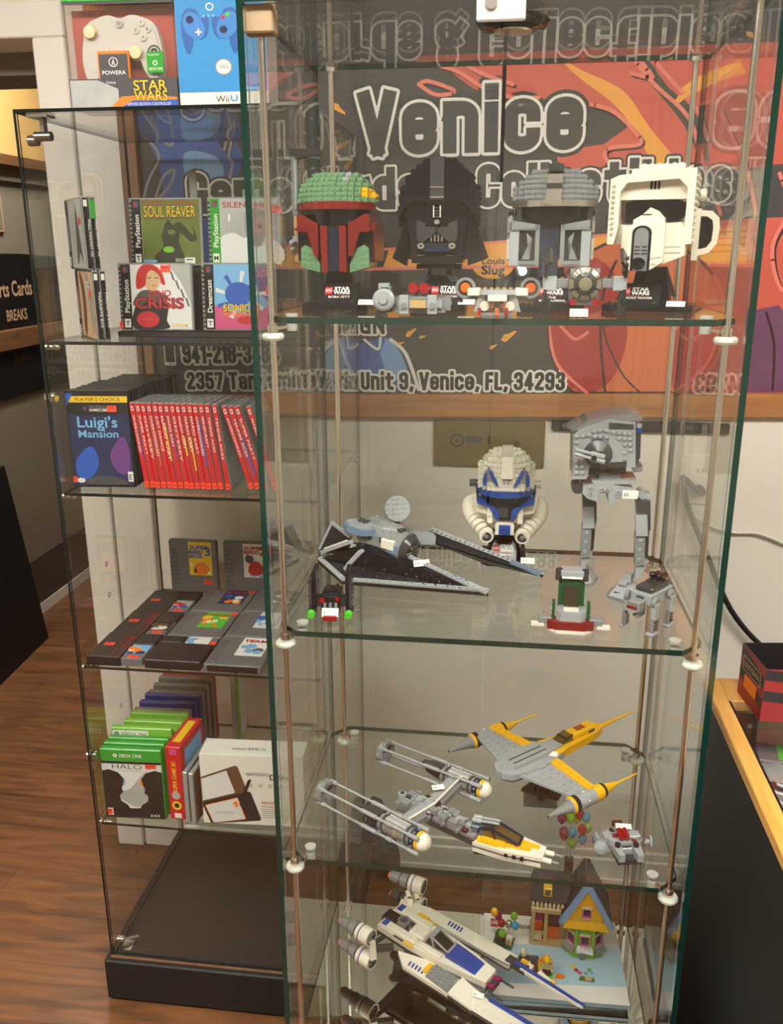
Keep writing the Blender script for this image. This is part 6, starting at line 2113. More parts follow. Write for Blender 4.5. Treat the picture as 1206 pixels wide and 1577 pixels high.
for (p, q, m_) in ((A2, TP, 'b_light'), (TP, TB, 'b_light'), (A, A2, 'b_light')):
    e = (q - p).normalized()
    ins = n.cross(e)
    if ins.dot(c - p) < 0:
        ins = -ins
    mb.slab([p + n * .0003, q + n * .0003, q + ins * .008 + n * .0003, p + ins * .008 + n * .0003], n * .003, m_)
    k = int((q - p).length / .009)
    for j in range(k):
        mb.stud(p + (q - p) * ((j + .5) / k) + ins * .004 + n * .0033, n, m_, .0023)
# greebles and studs on the black field
for i in range(9):
    for j in range(3):
        t, s2 = .12 + .085 * i, .2 + .22 * j
        q0, q1 = A2.lerp(TP, t), (MIDL if t < .2 else TB).lerp(TP, t)
        pp = q0.lerp(q1, s2)
        mb.stud(pp + n * .0002, n, 'b_dark' if (i + j) % 3 else 'b_black', .0022)
tpn = TP.lerp((A2 + TB) / 2, .12)
mb.slab([TP + n * .0035, TP.lerp(A2, .13) + n * .0035, TP.lerp(TB, .18) + n * .0035], n * .002, 'b_light')
mb.slab([TP.lerp(TB, .19) + n * .0035, TP.lerp(TB, .29) + n * .0035, TP.lerp(TB, .29) + n * .0035 + (A2 - TP).normalized() * .006, TP.lerp(TB, .19) + n * .0035 + (A2 - TP).normalized() * .008], n * .0022, 'b_sand')
mb.build('long_wing', o)
# rear left panel
mb = MB()
R0, R1, R2, R3 = w(511, 806, zb + .075), w(541, 829, zb + .060), w(536, 852, zb + .045), w(492, 846, zb + .030)
n, c = tri_plate(mb, [R0, R1, R2, R3], 'b_black', None)
for (p, q) in ((R0, R1), (R0, R3)):
    mb.beam(p + n * .002, q + n * .002, .006, .004, 'b_light')
mb.build('rear_wing', o)
# far wing, seen nearly edge on
mb = MB()
B0, B1, B2, B3 = w(661, 822, zb + .062), w(836, 889, zb + .006), w(745, 868, zb + .012), w(664, 836, zb + .050)
nn = (B1 - B0).cross(B3 - B0).normalized()
if nn.y > 0: nn = -nn
mb.slab([B0, B1, B2, B3], nn * .006, 'b_black')
side = Vector((.25, .95, .35)).normalized()
mb.slab([B0, B1, B1 + side * .006, B0 + side * .014], (0, 0, .004), 'b_light')
k = 24
for j in range(k):
    mb.stud(B0.lerp(B1, (j + .5) / k) + side * .005 + Vector((0, 0, .004)), (0, 0, 1), 'b_grey', .0022)
mb.beam(B0 + Vector((0, 0, .004)) - side * .002, B1 + Vector((0, 0, .002)), .004, .004, 'b_black')
mb.beam(B0.lerp(B1, .72) + Vector((0, 0, .004)), B0.lerp(B1, .98) + Vector((0, 0, .004)), .010, .005, 'b_sand')
mb.build('far_wing', o)
# hull
mb = MB()
HB = w(606, 828, zb + .066)
fwd = (w(655, 848, zb + .05) - w(560, 805, zb + .075)); fwd.z *= .4
HS = Matrix.Scale(1.0, 4)
mb.M = frame3(fwd, p=HB) @ HS
mb.prism([(-.060, -.018), (-.048, -.026), (.010, -.026), (.022, -.018), (.022, .022), (.008, .032), (-.046, .030), (-.060, .018)], -.012, .006, 'b_grey')
mb.prism([(-.052, -.014), (-.030, -.020), (.004, -.018), (.006, .02), (-.03, .024), (-.052, .014)], .006, .018, 'b_light')
mb.prism([(-.044, -.010), (-.010, -.012), (-.004, .014), (-.04, .016)], .018, .024, 'b_grey')
for q in range(7):
    mb.box((-.054 + .011 * q, -.0265, -.004 + .002 * (q % 2)), (-.047 + .011 * q, -.022, .005), 'b_dark' if q % 3 else 'b_sand')
mb.studs((-.05, -.02, .006), (.066, 0, 0), (0, .05, 0), 8, 6, 'b_grey')
mb.studs((-.044, -.010, .024), (.036, 0, 0), (0, .022, 0), 4, 3, 'b_light')
mb.prism([(-.020, .02), (.030, .024), (.052, .046), (.040, .056), (-.012, .046)], -.010, .004, 'b_light')
mb.studs((-.01, .026, .004), (.04, .004, 0), (0, .018, 0), 5, 2, 'b_light')
mb.ball((-.012, .004, .012), .026, 'b_grey', 18, 10, (1.2, .9, .62))
mb.build('hull', o)
mb = MB()
mb.M = frame3(fwd, p=HB) @ HS
mb.cyl((-.030, 0, -.006), (.030, -.002, -.010), .024, 'b_grey', r1=.026, n=16).cyl((.030, -.002, -.010), (.040, -.002, -.012), .026, 'b_dark', r1=.020, n=16)
mb.box((-.01, -.008, .010), (.02, .006, .020), 'b_dark', .001)
mb.box((-.004, -.030, -.010), (.02, -.022, .006), 'b_white', .001).box((.004, -.028, -.016), (.028, -.02, .0), 'b_sand', .001)
mb.build('cockpit', o)
mb = MB()
mb.M = frame3(fwd, p=HB) @ HS
mb.lathe((.040, -.002, -.012), (1, 0, -.1), [(0, .019), (.001, .0185), (.002, .008), (.003, .007, 'b_dark'), (.003, 0, 'b_smoke')], 'b_smoke', 24)
for k in range(8):
    a = math.pi / 4 * k
    mb.beam((.042, -.002 + .007 * math.cos(a), -.012 + .007 * math.sin(a)), (.0412, -.002 + .019 * math.cos(a), -.012 + .019 * math.sin(a)), .002, .002, 'b_grey')
mb.build('cockpit_window', o)
# side pod with struts to the wing
mb = MB()
PD = w(556, 812, zb + .080)
mb.M = frame3(fwd, p=PD)
mb.prism([(-.030, -.010), (-.014, -.020), (.016, -.020), (.030, -.006), (.020, .016), (-.020, .016)], -.006, .004, 'b_sand')
plate(mb, [(-.024, -.008), (-.012, -.015), (.014, -.015), (.024, -.004), (.016, .012), (-.016, .012)], .004, .009, 'b_light')
mb.box((-.006, -.004, .009), (.012, .008, .013), 'b_dark')
mb.build('side_pod', o)
mb = MB()
for (p, q) in ((w(541, 834, zb + .068), w(496, 850, zb + .034)), (w(558, 848, zb + .062), w(532, 876, zb + .026))):
    mb.beam(p, q, .008, .006, 'b_light')
    mb.beam(p.lerp(q, .15) + Vector((0, 0, .004)), p.lerp(q, .9) + Vector((0, 0, .004)), .004, .003, 'b_white')
mb.build('strut', o)
mb = MB()
DC = at(613, 783, Y=(o.location + HB).y) - o.location
dn = Vector((-.10, -.97, .22)).normalized()
mb.cyl(DC, DC + dn * .0035, .0205, 'b_light', n=28)
a_ = Vector((1, 0, .08)).normalized(); b_2 = dn.cross(a_).normalized()
for i in range(-2, 3):
    for j in range(-2, 3):
        if i * i + j * j <= 5:
            pp = DC + dn * .0036 + a_ * i * .0078 + b_2 * j * .0078
            mb.ring(pp + dn * .0018, dn, .0012, .0024, 'b_light', 10)
            mb.cyl(pp, pp + dn * .0018, .0024, 'b_light', n=10, cap=False)
mb.cyl(DC - dn * .001 - Vector((0, 0, .02)), HB + Vector((0, 0, .012)), .004, 'b_dark')
mb.build('dish', o)
MB().cyl(HB - Vector((0, 0, .010)), Vector((HB.x, HB.y, 0)), .008, 'smoke_plastic').box((HB.x - .03, HB.y - .02, 0), (HB.x + .03, HB.y + .02, .0032), 'smoke_plastic').build('clear_stand', o)
price(o, w(650, 872, zb + .036), w=.026, h=.010, rz=22, rx=-30, txt='$40')

# ---- small black ship
p0 = at(510, 950, Z=Z2)
o = thing('brick_ship', 'small black brick-built ship with two tall side wings and green tips', 'brick model', (p0.x, p0.y + .005, S2), 4)
mb = MB()
mb.box((-.014, -.01, .012), (.014, .03, .034), 'b_black', .001).prismy([(-.012, .034), (.012, .034), (.008, .044), (.004, .040), (-.004, .040), (-.008, .044)], .0, .02, 'b_black').box((-.022, .0, .014), (.022, .02, .026), 'b_dark')
mb.studs((-.012, -.008, .034), (.024, 0, 0), (0, .01, 0), 3, 1, 'b_dark').cyl((-.012, -.012, .028), (-.012, -.008, .028), .004, 'b_trans_red').cyl((.010, -.012, .030), (.010, -.008, .030), .003, 'b_trans_red').box((-.012, -.016, .004), (.012, .01, .012), 'b_dark')
for q in range(3):
    mb.box((-.010 + .008 * q, -.014, .014), (-.006 + .008 * q, -.01, .024), 'b_grey')
mb.build('hull', o)
MB().box((-.010, -.024, .001), (.010, -.012, .008), 'b_trans_red', .001).build('red_nose', o)
for s_ in (-1, 1):
    mb = MB()
    mb.box((s_ * .024 - .003, -.006, .006), (s_ * .024 + .003, .030, .070), 'b_black', .001).box((s_ * .029 - .002, -.010, .016), (s_ * .029 + .002, .02, .058), 'b_dark')
    for k in range(6):
        mb.stud((s_ * .031, -.004, .018 + .007 * k), (s_, 0, 0), 'b_dark')
        mb.stud((s_ * .024, -.006, .02 + .008 * k), (0, -1, 0), 'b_black')
    mb.cyl((s_ * .027, -.018, .012), (s_ * .027, .006, .012), .006, 'b_black', n=12)
    mb.build('side_wing', o)
    MB().cyl((s_ * .027, -.026, .010), (s_ * .027, -.018, .011), .0052, 'b_trans_green', r1=.006, n=12).build('green_tip', o)
price(o, (0, -.020, .006), w=.024, h=.013, rx=-30, txt='$15')

# ---- two-legged walker
fl, fr_ = at(895, 893, Z=Z2), at(962, 916, Z=Z2)
base = (fl + fr_) / 2
o = thing('brick_walker', 'tall grey brick-built two-legged walker standing at the back of the second shelf', 'brick model', (base.x, base.y, S2), 0)
YP = base.y
def q3(u, v, dy=0.0):
    return at(u, v, Y=YP + dy) - o.location
HD = MB()
def face(mb, pts, y0, y1, m):
    a = [q3(u, v, y0) for u, v in pts]
    mb.slab(a, (0, y1 - y0, 0), m)
# cab
face(HD, [(883, 671), (892, 661), (938, 645), (979, 650), (979, 720), (964, 720), (964, 712), (938, 716), (908, 718), (904, 738), (882, 738)], -.035, .035, 'b_light')
face(HD, [(938, 651), (976, 654), (976, 661), (938, 660)], -.0365, -.03, 'b_dark')
face(HD, [(938, 668), (964, 692), (963, 711), (938, 712)], -.037, -.03, 'b_light')
face(HD, [(911, 675), (929, 675), (929, 690), (911, 690)], -.036, -.03, 'b_slate')
face(HD, [(944, 711), (965, 711), (965, 720), (930, 720)], -.0362, -.03, 'b_dark')
face(HD, [(979, 652), (988, 655), (986, 705), (979, 718)], -.025, .025, 'b_dark')
for (u, v) in [(888, 672), (898, 671), (907, 670), (888, 681), (915, 664), (924, 663), (934, 663), (944, 666), (953, 667), (962, 667), (971, 668), (916, 672), (925, 672), (934, 673), (953, 675), (962, 676), (971, 676), (962, 684), (971, 685), (971, 693), (961, 698), (962, 707), (888, 719), (897, 719), (888, 728), (897, 728), (888, 711)]:
    c = q3(u, v, -.035)
    HD.cyl(c, c + Vector((0, -.002, 0)), .0036, 'b_light', n=12).ball(c + Vector((0, -.002, 0)), .0034, 'b_light', 10, 4, (1, .35, 1))
for (u, v) in ((984, 655), (984, 662)):
    c = q3(u, v, -.027)
    HD.cyl(c, c + Vector((0, -.004, 0)), .004, 'b_light' if v < 660 else 'b_blue', n=12)
HD.build('cab', o)
mb = MB()
face(mb, [(881, 664), (905, 648), (940, 640), (972, 637), (990, 642), (989, 648), (940, 648), (912, 655), (893, 662)], -.034, .034, 'b_grey')
for k in range(7):
    c = q3(912 + 10.5 * k, 648 - 1.6 * k, -.020)
    mb.cyl(c, c + Vector((0, 0, .003)), .003, 'b_light')
mb.beam(q3(908, 652, -.03), q3(958, 641, -.03), .004, .003, 'b_light')
face(mb, [(874, 660), (890, 651), (898, 650), (886, 662)], -.02, .02, 'b_grey')
mb.build('roof', o)
mb = MB()
c = q3(921, 699, -.036)
mb.lathe(c, (0, -1, 0), [(0, .021), (.003, .0205), (.010, .007), (.012, .006), (.012, 0)], 'b_dark', 28)
mb.build('side_dish', o)
mb = MB()
for dv in (0, 7):
    a, b = q3(885, 692 + dv, -.052), q3(931, 704 + dv * 1.1, -.052)
    mb.cyl(a, b, .0026, 'b_light').cyl(a.lerp(b, .55), b, .0042, 'b_light', n=12)
mb.cyl(q3(915, 706, -.06), q3(915, 706, -.045), .004, 'b_black')
mb.build('side_gun', o)
mb = MB()
face(mb, [(922, 716), (956, 716), (958, 724), (920, 724)], -.022, .022, 'b_brown')
face(mb, [(905, 720), (924, 722), (924, 732), (903, 732)], -.02, .02, 'b_dark')
face(mb, [(940, 722), (964, 720), (964, 730), (940, 730)], -.02, .02, 'b_dark')
face(mb, [(974, 722), (990, 718), (989, 726), (976, 728)], -.02, .012, 'b_grey')
face(mb, [(923, 728), (955, 728), (955, 742), (922, 742)], -.018, .018, 'b_grey')
face(mb, [(911, 740), (982, 740), (980, 746), (915, 746)], -.028, .028, 'b_light')
face(mb, [(898, 748), (922, 744), (952, 748), (975, 752), (975, 768), (948, 768), (946, 775), (938, 775), (937, 760), (921, 760), (921, 773), (905, 768), (897, 760)], -.030, .020, 'b_light')
for (u, v) in ((910, 752), (910, 760), (928, 754), (935, 754), (952, 758), (952, 766)):
    c = q3(u, v, -.030)
    mb.ring(c + Vector((0, -.0025, 0)), (0, 1, 0), .0014, .0034, 'b_light', 12)
    mb.cyl(c, c + Vector((0, -.0025, 0)), .0034, 'b_light', n=12, cap=False)
for (u, v, r) in ((890, 752, .009), (990, 763, .006), (1000, 768, .005)):
    c = q3(u, v, -.026)
    mb.cyl(c, c + Vector((0, .03, 0)), r, 'b_dark' if u < 900 else 'b_light', n=14)
mb.cyl(q3(978, 760, -.02), q3(1003, 767, -.02), .005, 'b_light', n=10)
mb.build('hip', o)
for side, (hip, knee, ankle, foot, toe) in enumerate((((905, 762), (903, 800), (897, 868), fl, (-.010, -.03)), ((988, 772), (985, 812), (981, 880), fr_, (-.012, -.034)))):
    mb = MB()
    dy = (foot - base).y
    f2 = lambda u, v: q3(u, v, dy)
    du = 0 if side == 0 else 0
    (hu, hv), (ku, kv), (au, av) = hip, knee, ankle
    face(mb, [(hu - 8, hv), (hu + 14, hv), (hu + 14, kv + 5), (hu + 6, kv + 5), (hu + 4, kv - 4), (hu - 6, kv - 4)], dy - .008, dy + .012, 'b_dark')
    face(mb, [(ku - 6, kv - 18), (ku + 12, kv - 18), (ku + 13, kv + 14), (ku - 5, kv + 14)], dy - .014, dy - .002, 'b_light')
    face(mb, [(ku - 6, kv + 8), (ku + 8, kv + 10), (au + 12, av - 10), (au - 3, av - 8)], dy - .011, dy + .006, 'b_grey')
    face(mb, [(ku + 10, kv - 10), (ku + 16, kv - 10), (au + 17, av - 22), (au + 13, av - 20)], dy - .004, dy + .010, 'b_dark')
    for t in (.2, .5, .8):
        c = q3(ku + 2 + (au - ku) * t, kv + 10 + (av - kv - 20) * t, dy - .011)
        mb.stud(c, (0, -1, 0), 'b_light', .003)
    face(mb, [(au + 4, av - 14), (au + 16, av - 20), (au + 14, av - 4), (au + 6, av + 2)], dy - .006, dy + .008, 'b_light')
    face(mb, [(au - 1, av - 10), (au + 8, av - 8), (au + 4, av + 12), (au - 4, av + 12)], dy - .008, dy + .006, 'b_light')
    mb.build('leg', o)
    mb = MB()
    c = foot - Vector(o.location)
    mb.M = Matrix.Translation((c.x, c.y, 0)) @ Matrix.Rotation(math.radians(-28 if side else -20), 4, 'Z')
    mb.prism([(-.016, -.030), (.010, -.034), (.024, -.018), (.024, .012), (.010, .026), (-.012, .026), (-.024, .010), (-.022, -.016)], 0, .005, 'b_grey')
    top = [(-.008, -.020), (.006, -.022), (.014, -.008), (.012, .016), (-.008, .018), (-.014, .006)]
    bot = [(-.015, -.028), (.009, -.032), (.022, -.017), (.022, .011), (-.011, .024), (-.022, .009)]
    n6 = 6
    mb.add([(x, y, .005) for x, y in bot] + [(x, y, .018) for x, y in top], [(i, (i + 1) % n6, n6 + (i + 1) % n6, n6 + i) for i in range(n6)] + [tuple(range(n6, 2 * n6))], 'b_light')
    mb.box((-.007, -.012, .018), (.005, .010, .024), 'b_light', .001)
    mb.box((-.004, .0, .020), (.008, .010, .034), 'b_light')
    for k in range(3):
        mb.box((-.008 + .001 * k, -.026 + .006 * k, .010 + .003 * k), (.006, -.024 + .006 * k, .012 + .003 * k), 'b_dark')
    mb.build('foot', o)
price(o, q3(970, 768, -.032), w=.023, h=.013, rx=0, txt='$30')

# ---- small green and red ship
p0 = at(878, 968, Z=Z2)
o = thing('brick_ship', 'small green, grey and dark red brick-built ship standing at the front of the second shelf', 'brick model', (p0.x, p0.y + .012, S2), -2)
mb = MB()
mb.prism([(-.032, -.022), (-.020, -.030), (.020, -.030), (.032, -.022), (.028, -.008), (-.028, -.008)], .003, .016, 'b_darkred').prism([(-.030, -.022), (-.019, -.033), (.019, -.033), (.030, -.022)], 0, .004, 'b_white')
mb.prism([(-.020, -.020), (-.014, -.026), (.014, -.026), (.020, -.020), (.020, .006), (-.020, .006)], .014, .030, 'b_light')
for s_ in (-1, 1):
    mb.box((s_ * .026, -.020, .008), (s_ * .044, -.008, .018), 'b_grey', .001).box((s_ * .036, -.022, .005), (s_ * .054, -.012, .009), 'b_white')
    mb.box((s_ * .024 - .002, -.016, .016), (s_ * .024 + .002, -.004, .040), 'b_dkgreen').box((s_ * .016 - .002, .0, .030), (s_ * .016 + .002, .014, .062), 'b_dkgreen')
    for k in range(3):
        mb.stud((s_ * .026, -.010, .020 + .007 * k), (s_, 0, 0), 'b_light')
mb.box((-.014, .0, .0), (.014, .022, .075), 'b_dkgreen', .001).box((-.016, -.004, .074), (.016, .02, .082), 'b_light', .001)
for s_ in (-1, 1):
    mb.cyl((s_ * .018, .006, .066), (s_ * .018, .006, .082), .005, 'b_dark', n=12)
mb.box((-.010, -.012, .030), (.010, .0, .036), 'b_silver').box((-.010, -.022, .028), (.010, -.012, .032), 'b_white')
mb.studs((-.014, -.024, .030), (.028, 0, 0), (0, .012, 0), 4, 1, 'b_light')
mb.build('hull', o)
MB().slab([(-.010, -.014, .034), (.010, -.014, .034), (.010, .0, .060), (-.010, .0, .060)], (0, .01, .0), 'b_smoke').build('canopy', o)
price(o, (0, -.006, .072), w=.028, h=.010, rx=-55, txt='$15')

# ---- small four-legged walker
p0 = at(1000, 970, Z=Z2)
o = thing('brick_walker', 'small grey brick-built four-legged walker at the right front of the second shelf', 'brick model', (p0.x, p0.y + .016, S2), -38)
mb = MB()
mb.box((-.016, -.026, .040), (.016, .034, .056), 'b_light', .001).box((-.013, -.02, .056), (.013, .03, .064), 'b_dark', .002).box((-.017, .01, .044), (.017, .032, .052), 'b_grey')
mb.studs((-.012, .0, .064), (.024, 0, 0), (0, .024, 0), 3, 3, 'b_dark')
mb.build('body', o)
mb = MB().box((-.009, -.046, .034), (.009, -.028, .050), 'b_grey', .002).box((-.007, -.050, .032), (.007, -.044, .040), 'b_light').box((-.007, -.0505, .040), (.007, -.046, .043), 'b_darkred').box((-.005, -.03, .04), (.005, -.022, .052), 'b_dark')
mb.cyl((-.006, -.052, .034), (-.006, -.044, .034), .002, 'b_dark').cyl((.006, -.052, .034), (.006, -.044, .034), .002, 'b_dark')
mb.build('head', o)
for x in (-.018, .018):
    for y in (-.022, .022):
        mb = MB()
        s_ = 1 if x > 0 else -1
        mb.cyl((x, y, .046), (x + s_ * .006, y, .046), .008, 'b_grey', n=12).box((x - .001, y - .006, .022), (x + s_ * .007, y + .006, .046), 'b_light', .001).box((x, y - .005 - .003, .004), (x + s_ * .006, y + .005 - .003, .026), 'b_grey', .001)
        for k in range(3):
            mb.box((x + s_ * .006, y - .006, .008 + .005 * k), (x + s_ * .0072, y + .002, .010 + .005 * k), 'b_dark')
        mb.box((x - .003, y - .012, 0), (x + s_ * .009, y + .006, .004), 'b_light', .001)
        mb.build('leg', o)
mb = MB()
for s_ in (-1, 1):
    mb.cyl((s_ * .005, .012, .070), (s_ * .005, .028, .070), .0045, 'b_brown', n=10).ball((s_ * .005, .012, .072), .005, 'b_black', 8, 6)
mb.build('back_gun', o)

# ---- shelf three: long grey twin-engine bomber
S3 = Z3 + .0002
o = thing('brick_ship', 'long grey twin-engine brick-built ship with white domes and a yellow and white nose', 'brick model', tuple(at(690, 1270, Z=Z3)), 0)
o.location.z = S3
w = W(o)
hz = Z3 + .036
fwd = (w(653, 1298, hz) - w(501, 1218, hz))
for k, (dome_px, ring_px) in enumerate((((653, 1298), (501, 1219)), ((748, 1217), (593, 1157)))):
    D0, R0 = w(*dome_px, hz), w(*ring_px, hz)
    L = (D0 - R0).length
    mb = MB()
    mb.M = frame3(D0 - R0, p=R0)
    r = .0135
    mb.cyl((L * .60, 0, 0), (L * .90, 0, 0), r, 'b_grey', n=18).cyl((L * .90, 0, 0), (L * .96, 0, 0), r * 1.05, 'b_navy', n=18)
    mb.cyl((L * .63, 0, 0), (L * .65, 0, 0), r * 1.08, 'b_dark', n=18).cyl((L * .76, 0, 0), (L * .775, 0, 0), r * 1.06, 'b_tan', n=18).cyl((L * .86, 0, 0), (L * .875, 0, 0), r * 1.08, 'b_dark', n=18)
    mb.cyl((L * .44, 0, 0), (L * .60, 0, 0), r * .45, 'b_black', r1=r * .95, n=14)
    mb.box((L * .66, -.004, r * .9), (L * .85, .004, r * 1.15), 'b_light', .001).box((L * .66, -.006, r * .95), (L * .85, -.005, r * 1.12), 'b_white').box((L * .66, .005, r * .95), (L * .85, .006, r * 1.12), 'b_white')
    mb.prism([(L * .40, -.004), (L * .50, -.010), (L * .58, -.010), (L * .58, .010), (L * .50, .010), (L * .40, .004)], .004, .012, 'b_dark')
    for a in (20, 70, 110, 160, 200, 250, 290, 340):
        mb.stud((L * .93, r * 1.05 * math.cos(math.radians(a)), r * 1.05 * math.sin(math.radians(a))), (0, math.cos(math.radians(a)), math.sin(math.radians(a))), 'b_sand', .002)
    eng = mb.build('engine', o)
    mb = MB()
    mb.M = frame3(D0 - R0, p=R0)
    mb.cyl((L * .955, 0, 0), (L * .985, 0, 0), r * 1.12, 'b_yellow', n=20)
    prof = [(L * .98 + r * 1.1 * math.sin(math.radians(t)), r * 1.1 * math.cos(math.radians(t))) for t in range(0, 91, 15)]
    mb.lathe((0, 0, 0), (1, 0, 0), prof, 'b_white', 20)
    for f in mb.sm[-120:]:
        pass
    mb.sm = [True] * len(mb.sm)
    mb.build('engine_dome', eng)
    mb = MB()
    mb.M = frame3(D0 - R0, p=R0)
    for a in (45, 135, 225, 315):
        cy_, cz_ = .019 * math.cos(math.radians(a)), .019 * math.sin(math.radians(a))
        mb.cyl((-.004, cy_, cz_), (L * .99, cy_, cz_), .0022, 'b_light', n=8)
        for t, ln, rr in ((0, .014, .0036), (.45, .03, .0036), (.70, .01, .0036), (.90, .02, .0036)):
            mb.cyl((L * t, cy_, cz_), (L * t + ln, cy_, cz_), rr, 'b_light', n=8)
        mb.beam((L * .92, cy_, cz_), (L * .92, cy_ * .5, cz_ * .5), .005, .005, 'b_grey')
        mb.beam((L * .62, cy_, cz_), (L * .62, cy_ * .5, cz_ * .5), .005, .005, 'b_grey')
    mb.build('engine_rod', eng)
    mb = MB()
    mb.M = frame3(D0 - R0, p=R0)
    for i in range(8):
        a0, a1 = math.pi / 4 * i + .2, math.pi / 4 * (i + 1) + .2
        mb.slab([(-.006, .0145 * math.cos(a0), .0145 * math.sin(a0)), (-.006, .0205 * math.cos(a0), .0205 * math.sin(a0)), (-.006, .0205 * math.cos(a1), .0205 * math.sin(a1)), (-.006, .0145 * math.cos(a1), .0145 * math.sin(a1))], (.013, 0, 0), 'b_grey')
        mb.stud((0, .0205 * math.cos((a0 + a1) / 2), .0205 * math.sin((a0 + a1) / 2)), (0, math.cos((a0 + a1) / 2), math.sin((a0 + a1) / 2)), 'b_light')
    for i in range(2):
        mb.beam((0, -.015 if i else 0, 0 if i else -.015), (0, .015 if i else 0, 0 if i else .015), .003, .003, 'b_dark')
    mb.build('engine_ring', eng)
# fuselage
F0, F1 = w(620, 1228, hz), w(738, 1283, hz)
LF = (F1 - F0).length
mb = MB()
mb.M = frame3(F1 - F0, p=F0)
mb.box((0, -.016, -.014), (LF, .016, -.004), 'b_dark')
mb.box((0, -.022, -.008), (LF * .45, .022, .004), 'b_grey', .001).box((LF * .4, -.015, -.010), (LF * 1.0, .015, .002), 'b_grey', .001)
rnd = random.Random(3)
for i in range(46):
    x, y = rnd.uniform(.0, LF * .92), rnd.uniform(-.020, .020)
    if x > LF * .45:
        y *= .6
    a, b, h = rnd.uniform(.003, .009), rnd.uniform(.002, .006), rnd.uniform(.002, .009)
    mb.box((x - a, y - b, .002), (x + a, y + b, .004 + h), rnd.choice(['b_light', 'b_grey', 'b_light', 'b_grey', 'b_brown', 'b_dark', 'b_light']), .0006)
for i in range(5):
    mb.cyl((LF * (.1 + .18 * i), -.024, .004), (LF * (.1 + .18 * i), -.018, .004), .003, 'b_grey', n=10)
mb.cyl((LF * .02, -.004, .004), (LF * .02, -.004, .012), .007, 'b_light', n=14).cyl((LF * .02, -.004, .012), (LF * .02, -.004, .013), .004, 'b_dark', n=12)
mb.studs((LF * .1, -.02, .004), (LF * .3, 0, 0), (0, .04, 0), 5, 5, 'b_light')
mb.build('fuselage', o)
mb = MB()
c0 = F0.lerp(F1, .35)
for (dp) in ((653, 1298), (748, 1217)):
    rp = (501, 1219) if dp[0] < 700 else (593, 1157)
    e = w(*rp, hz).lerp(w(*dp, hz), .74)
    mb.beam(c0, c0.lerp(e, .94), .030, .010, 'b_grey')
    mb.beam(c0 + Vector((0, 0, .006)), c0.lerp(e, .9) + Vector((0, 0, .006)), .018, .006, 'b_light')
    mb.cyl(c0 + Vector((.01, 0, .012)), c0.lerp(e, .9) + Vector((.01, 0, .012)), .002, 'b_white', n=8)
mb.build('cross_wing', o)
# nose: white wedge with yellow deck, dark canopy and guns
N0, N1 = w(740, 1288, Z3 + .026), w(839, 1318, Z3 + .022)
mb = MB()
nf = N1 - N0
LN = nf.length
nf.z = 0
mb.M = frame3(nf, p=N0)
mb.prism([(-.006, -.020), (-.006, .026), (LN * .6, .020), (LN * .98, .008), (LN * .98, -.016), (LN * .45, -.022)], -.014, -.007, 'b_white')
mb.prism([(-.006, -.020), (-.006, .026), (LN * .6, .020), (LN * .97, .008), (LN * .97, -.016), (LN * .45, -.022)], -.007, -.002, 'b_grey')
mb.prism([(-.006, -.022), (-.006, .028), (LN * .6, .022), (LN, .010), (LN, -.018), (LN * .45, -.025)], -.002, .004, 'b_white')
for k in range(3):
    mb.box((LN * (.45 + .12 * k), -.0262, -.004), (LN * (.50 + .12 * k), -.022, .001), 'b_black')
mb.build('nose', o)
mb = MB()
mb.M = frame3(nf, p=N0)
mb.prism([(.0, -.018), (.0, .022), (LN * .35, .020), (LN * .45, -.018)], .004, .009, 'b_yellow')
mb.prism([(LN * .30, -.016), (LN * .30, .014), (LN * .8, .008), (LN * .8, -.010)], .004, .0065, 'b_yellow')
for k in range(4):
    mb.box((LN * .02 + k * .008, -.0205, .004), (LN * .02 + .007 + k * .008, -.016, .008), 'b_yellow')
mb.box((LN * .8, .0, .004), (LN * .9, .008, .0065), 'b_yellow').studs((LN * .35, -.014, .0065), (LN * .4, 0, 0), (0, .006, 0), 5, 1, 'b_yellow')
mb.build('yellow_deck', o)
mb = MB()
mb.M = frame3(nf, p=N0)
fr2 = [(-.004, .009), (.002, .022), (.020, .026), (LN * .62, .008)]
for s_ in (-1, 1):
    for (a, b) in zip(fr2[:-1], fr2[1:]):
        mb.beam((a[0], s_ * .011 + .002, a[1]), (b[0], s_ * .011 + .002, b[1]), .003, .0035, 'b_navy')
    mb.beam((.020, s_ * .011 + .002, .026), (.026, s_ * .011 + .002, .009), .003, .003, 'b_navy')
mb.beam((.020, -.010, .026), (.020, .014, .026), .004, .003, 'b_navy')
mb.beam((LN * .62, -.010, .008), (LN * .62, .014, .008), .004, .003, 'b_navy')
mb.box((-.014, -.010, .004), (.006, .014, .023), 'b_slate', .001)
mb.build('canopy_frame', o)
mb = MB()
mb.M = frame3(nf, p=N0)
mb.prismy([(.004, .009), (.004, .0225), (.020, .0245), (LN * .60, .009)], -.0085, .0125, 'b_smoke_yellow')
mb.build('canopy', o)
mb = MB()
mb.M = frame3(nf, p=N0)
for s_ in (-1, 1):
    mb.cyl((-.012, s_ * .004 + .002, .028), (.030, s_ * .004 + .002, .032), .0024, 'b_light', n=8).cyl((-.012, s_ * .004 + .002, .028), (.002, s_ * .004 + .002, .029), .0042, 'b_light', n=10)
mb.cyl((-.004, .002, .022), (-.004, .002, .030), .005, 'b_slate')
mb.build('turret_gun', o)
mb = MB()
mb.M = frame3(nf, p=N0)
for y in (-.012, .006):
    mb.cyl((LN * .97, y, -.002), (LN * 1.13, y, -.002), .0042, 'b_white', n=10).cyl((LN * 1.13, y, -.002), (LN * 1.24, y, -.002), .0024, 'b_grey', n=8)
mb.build('nose_gun', o)
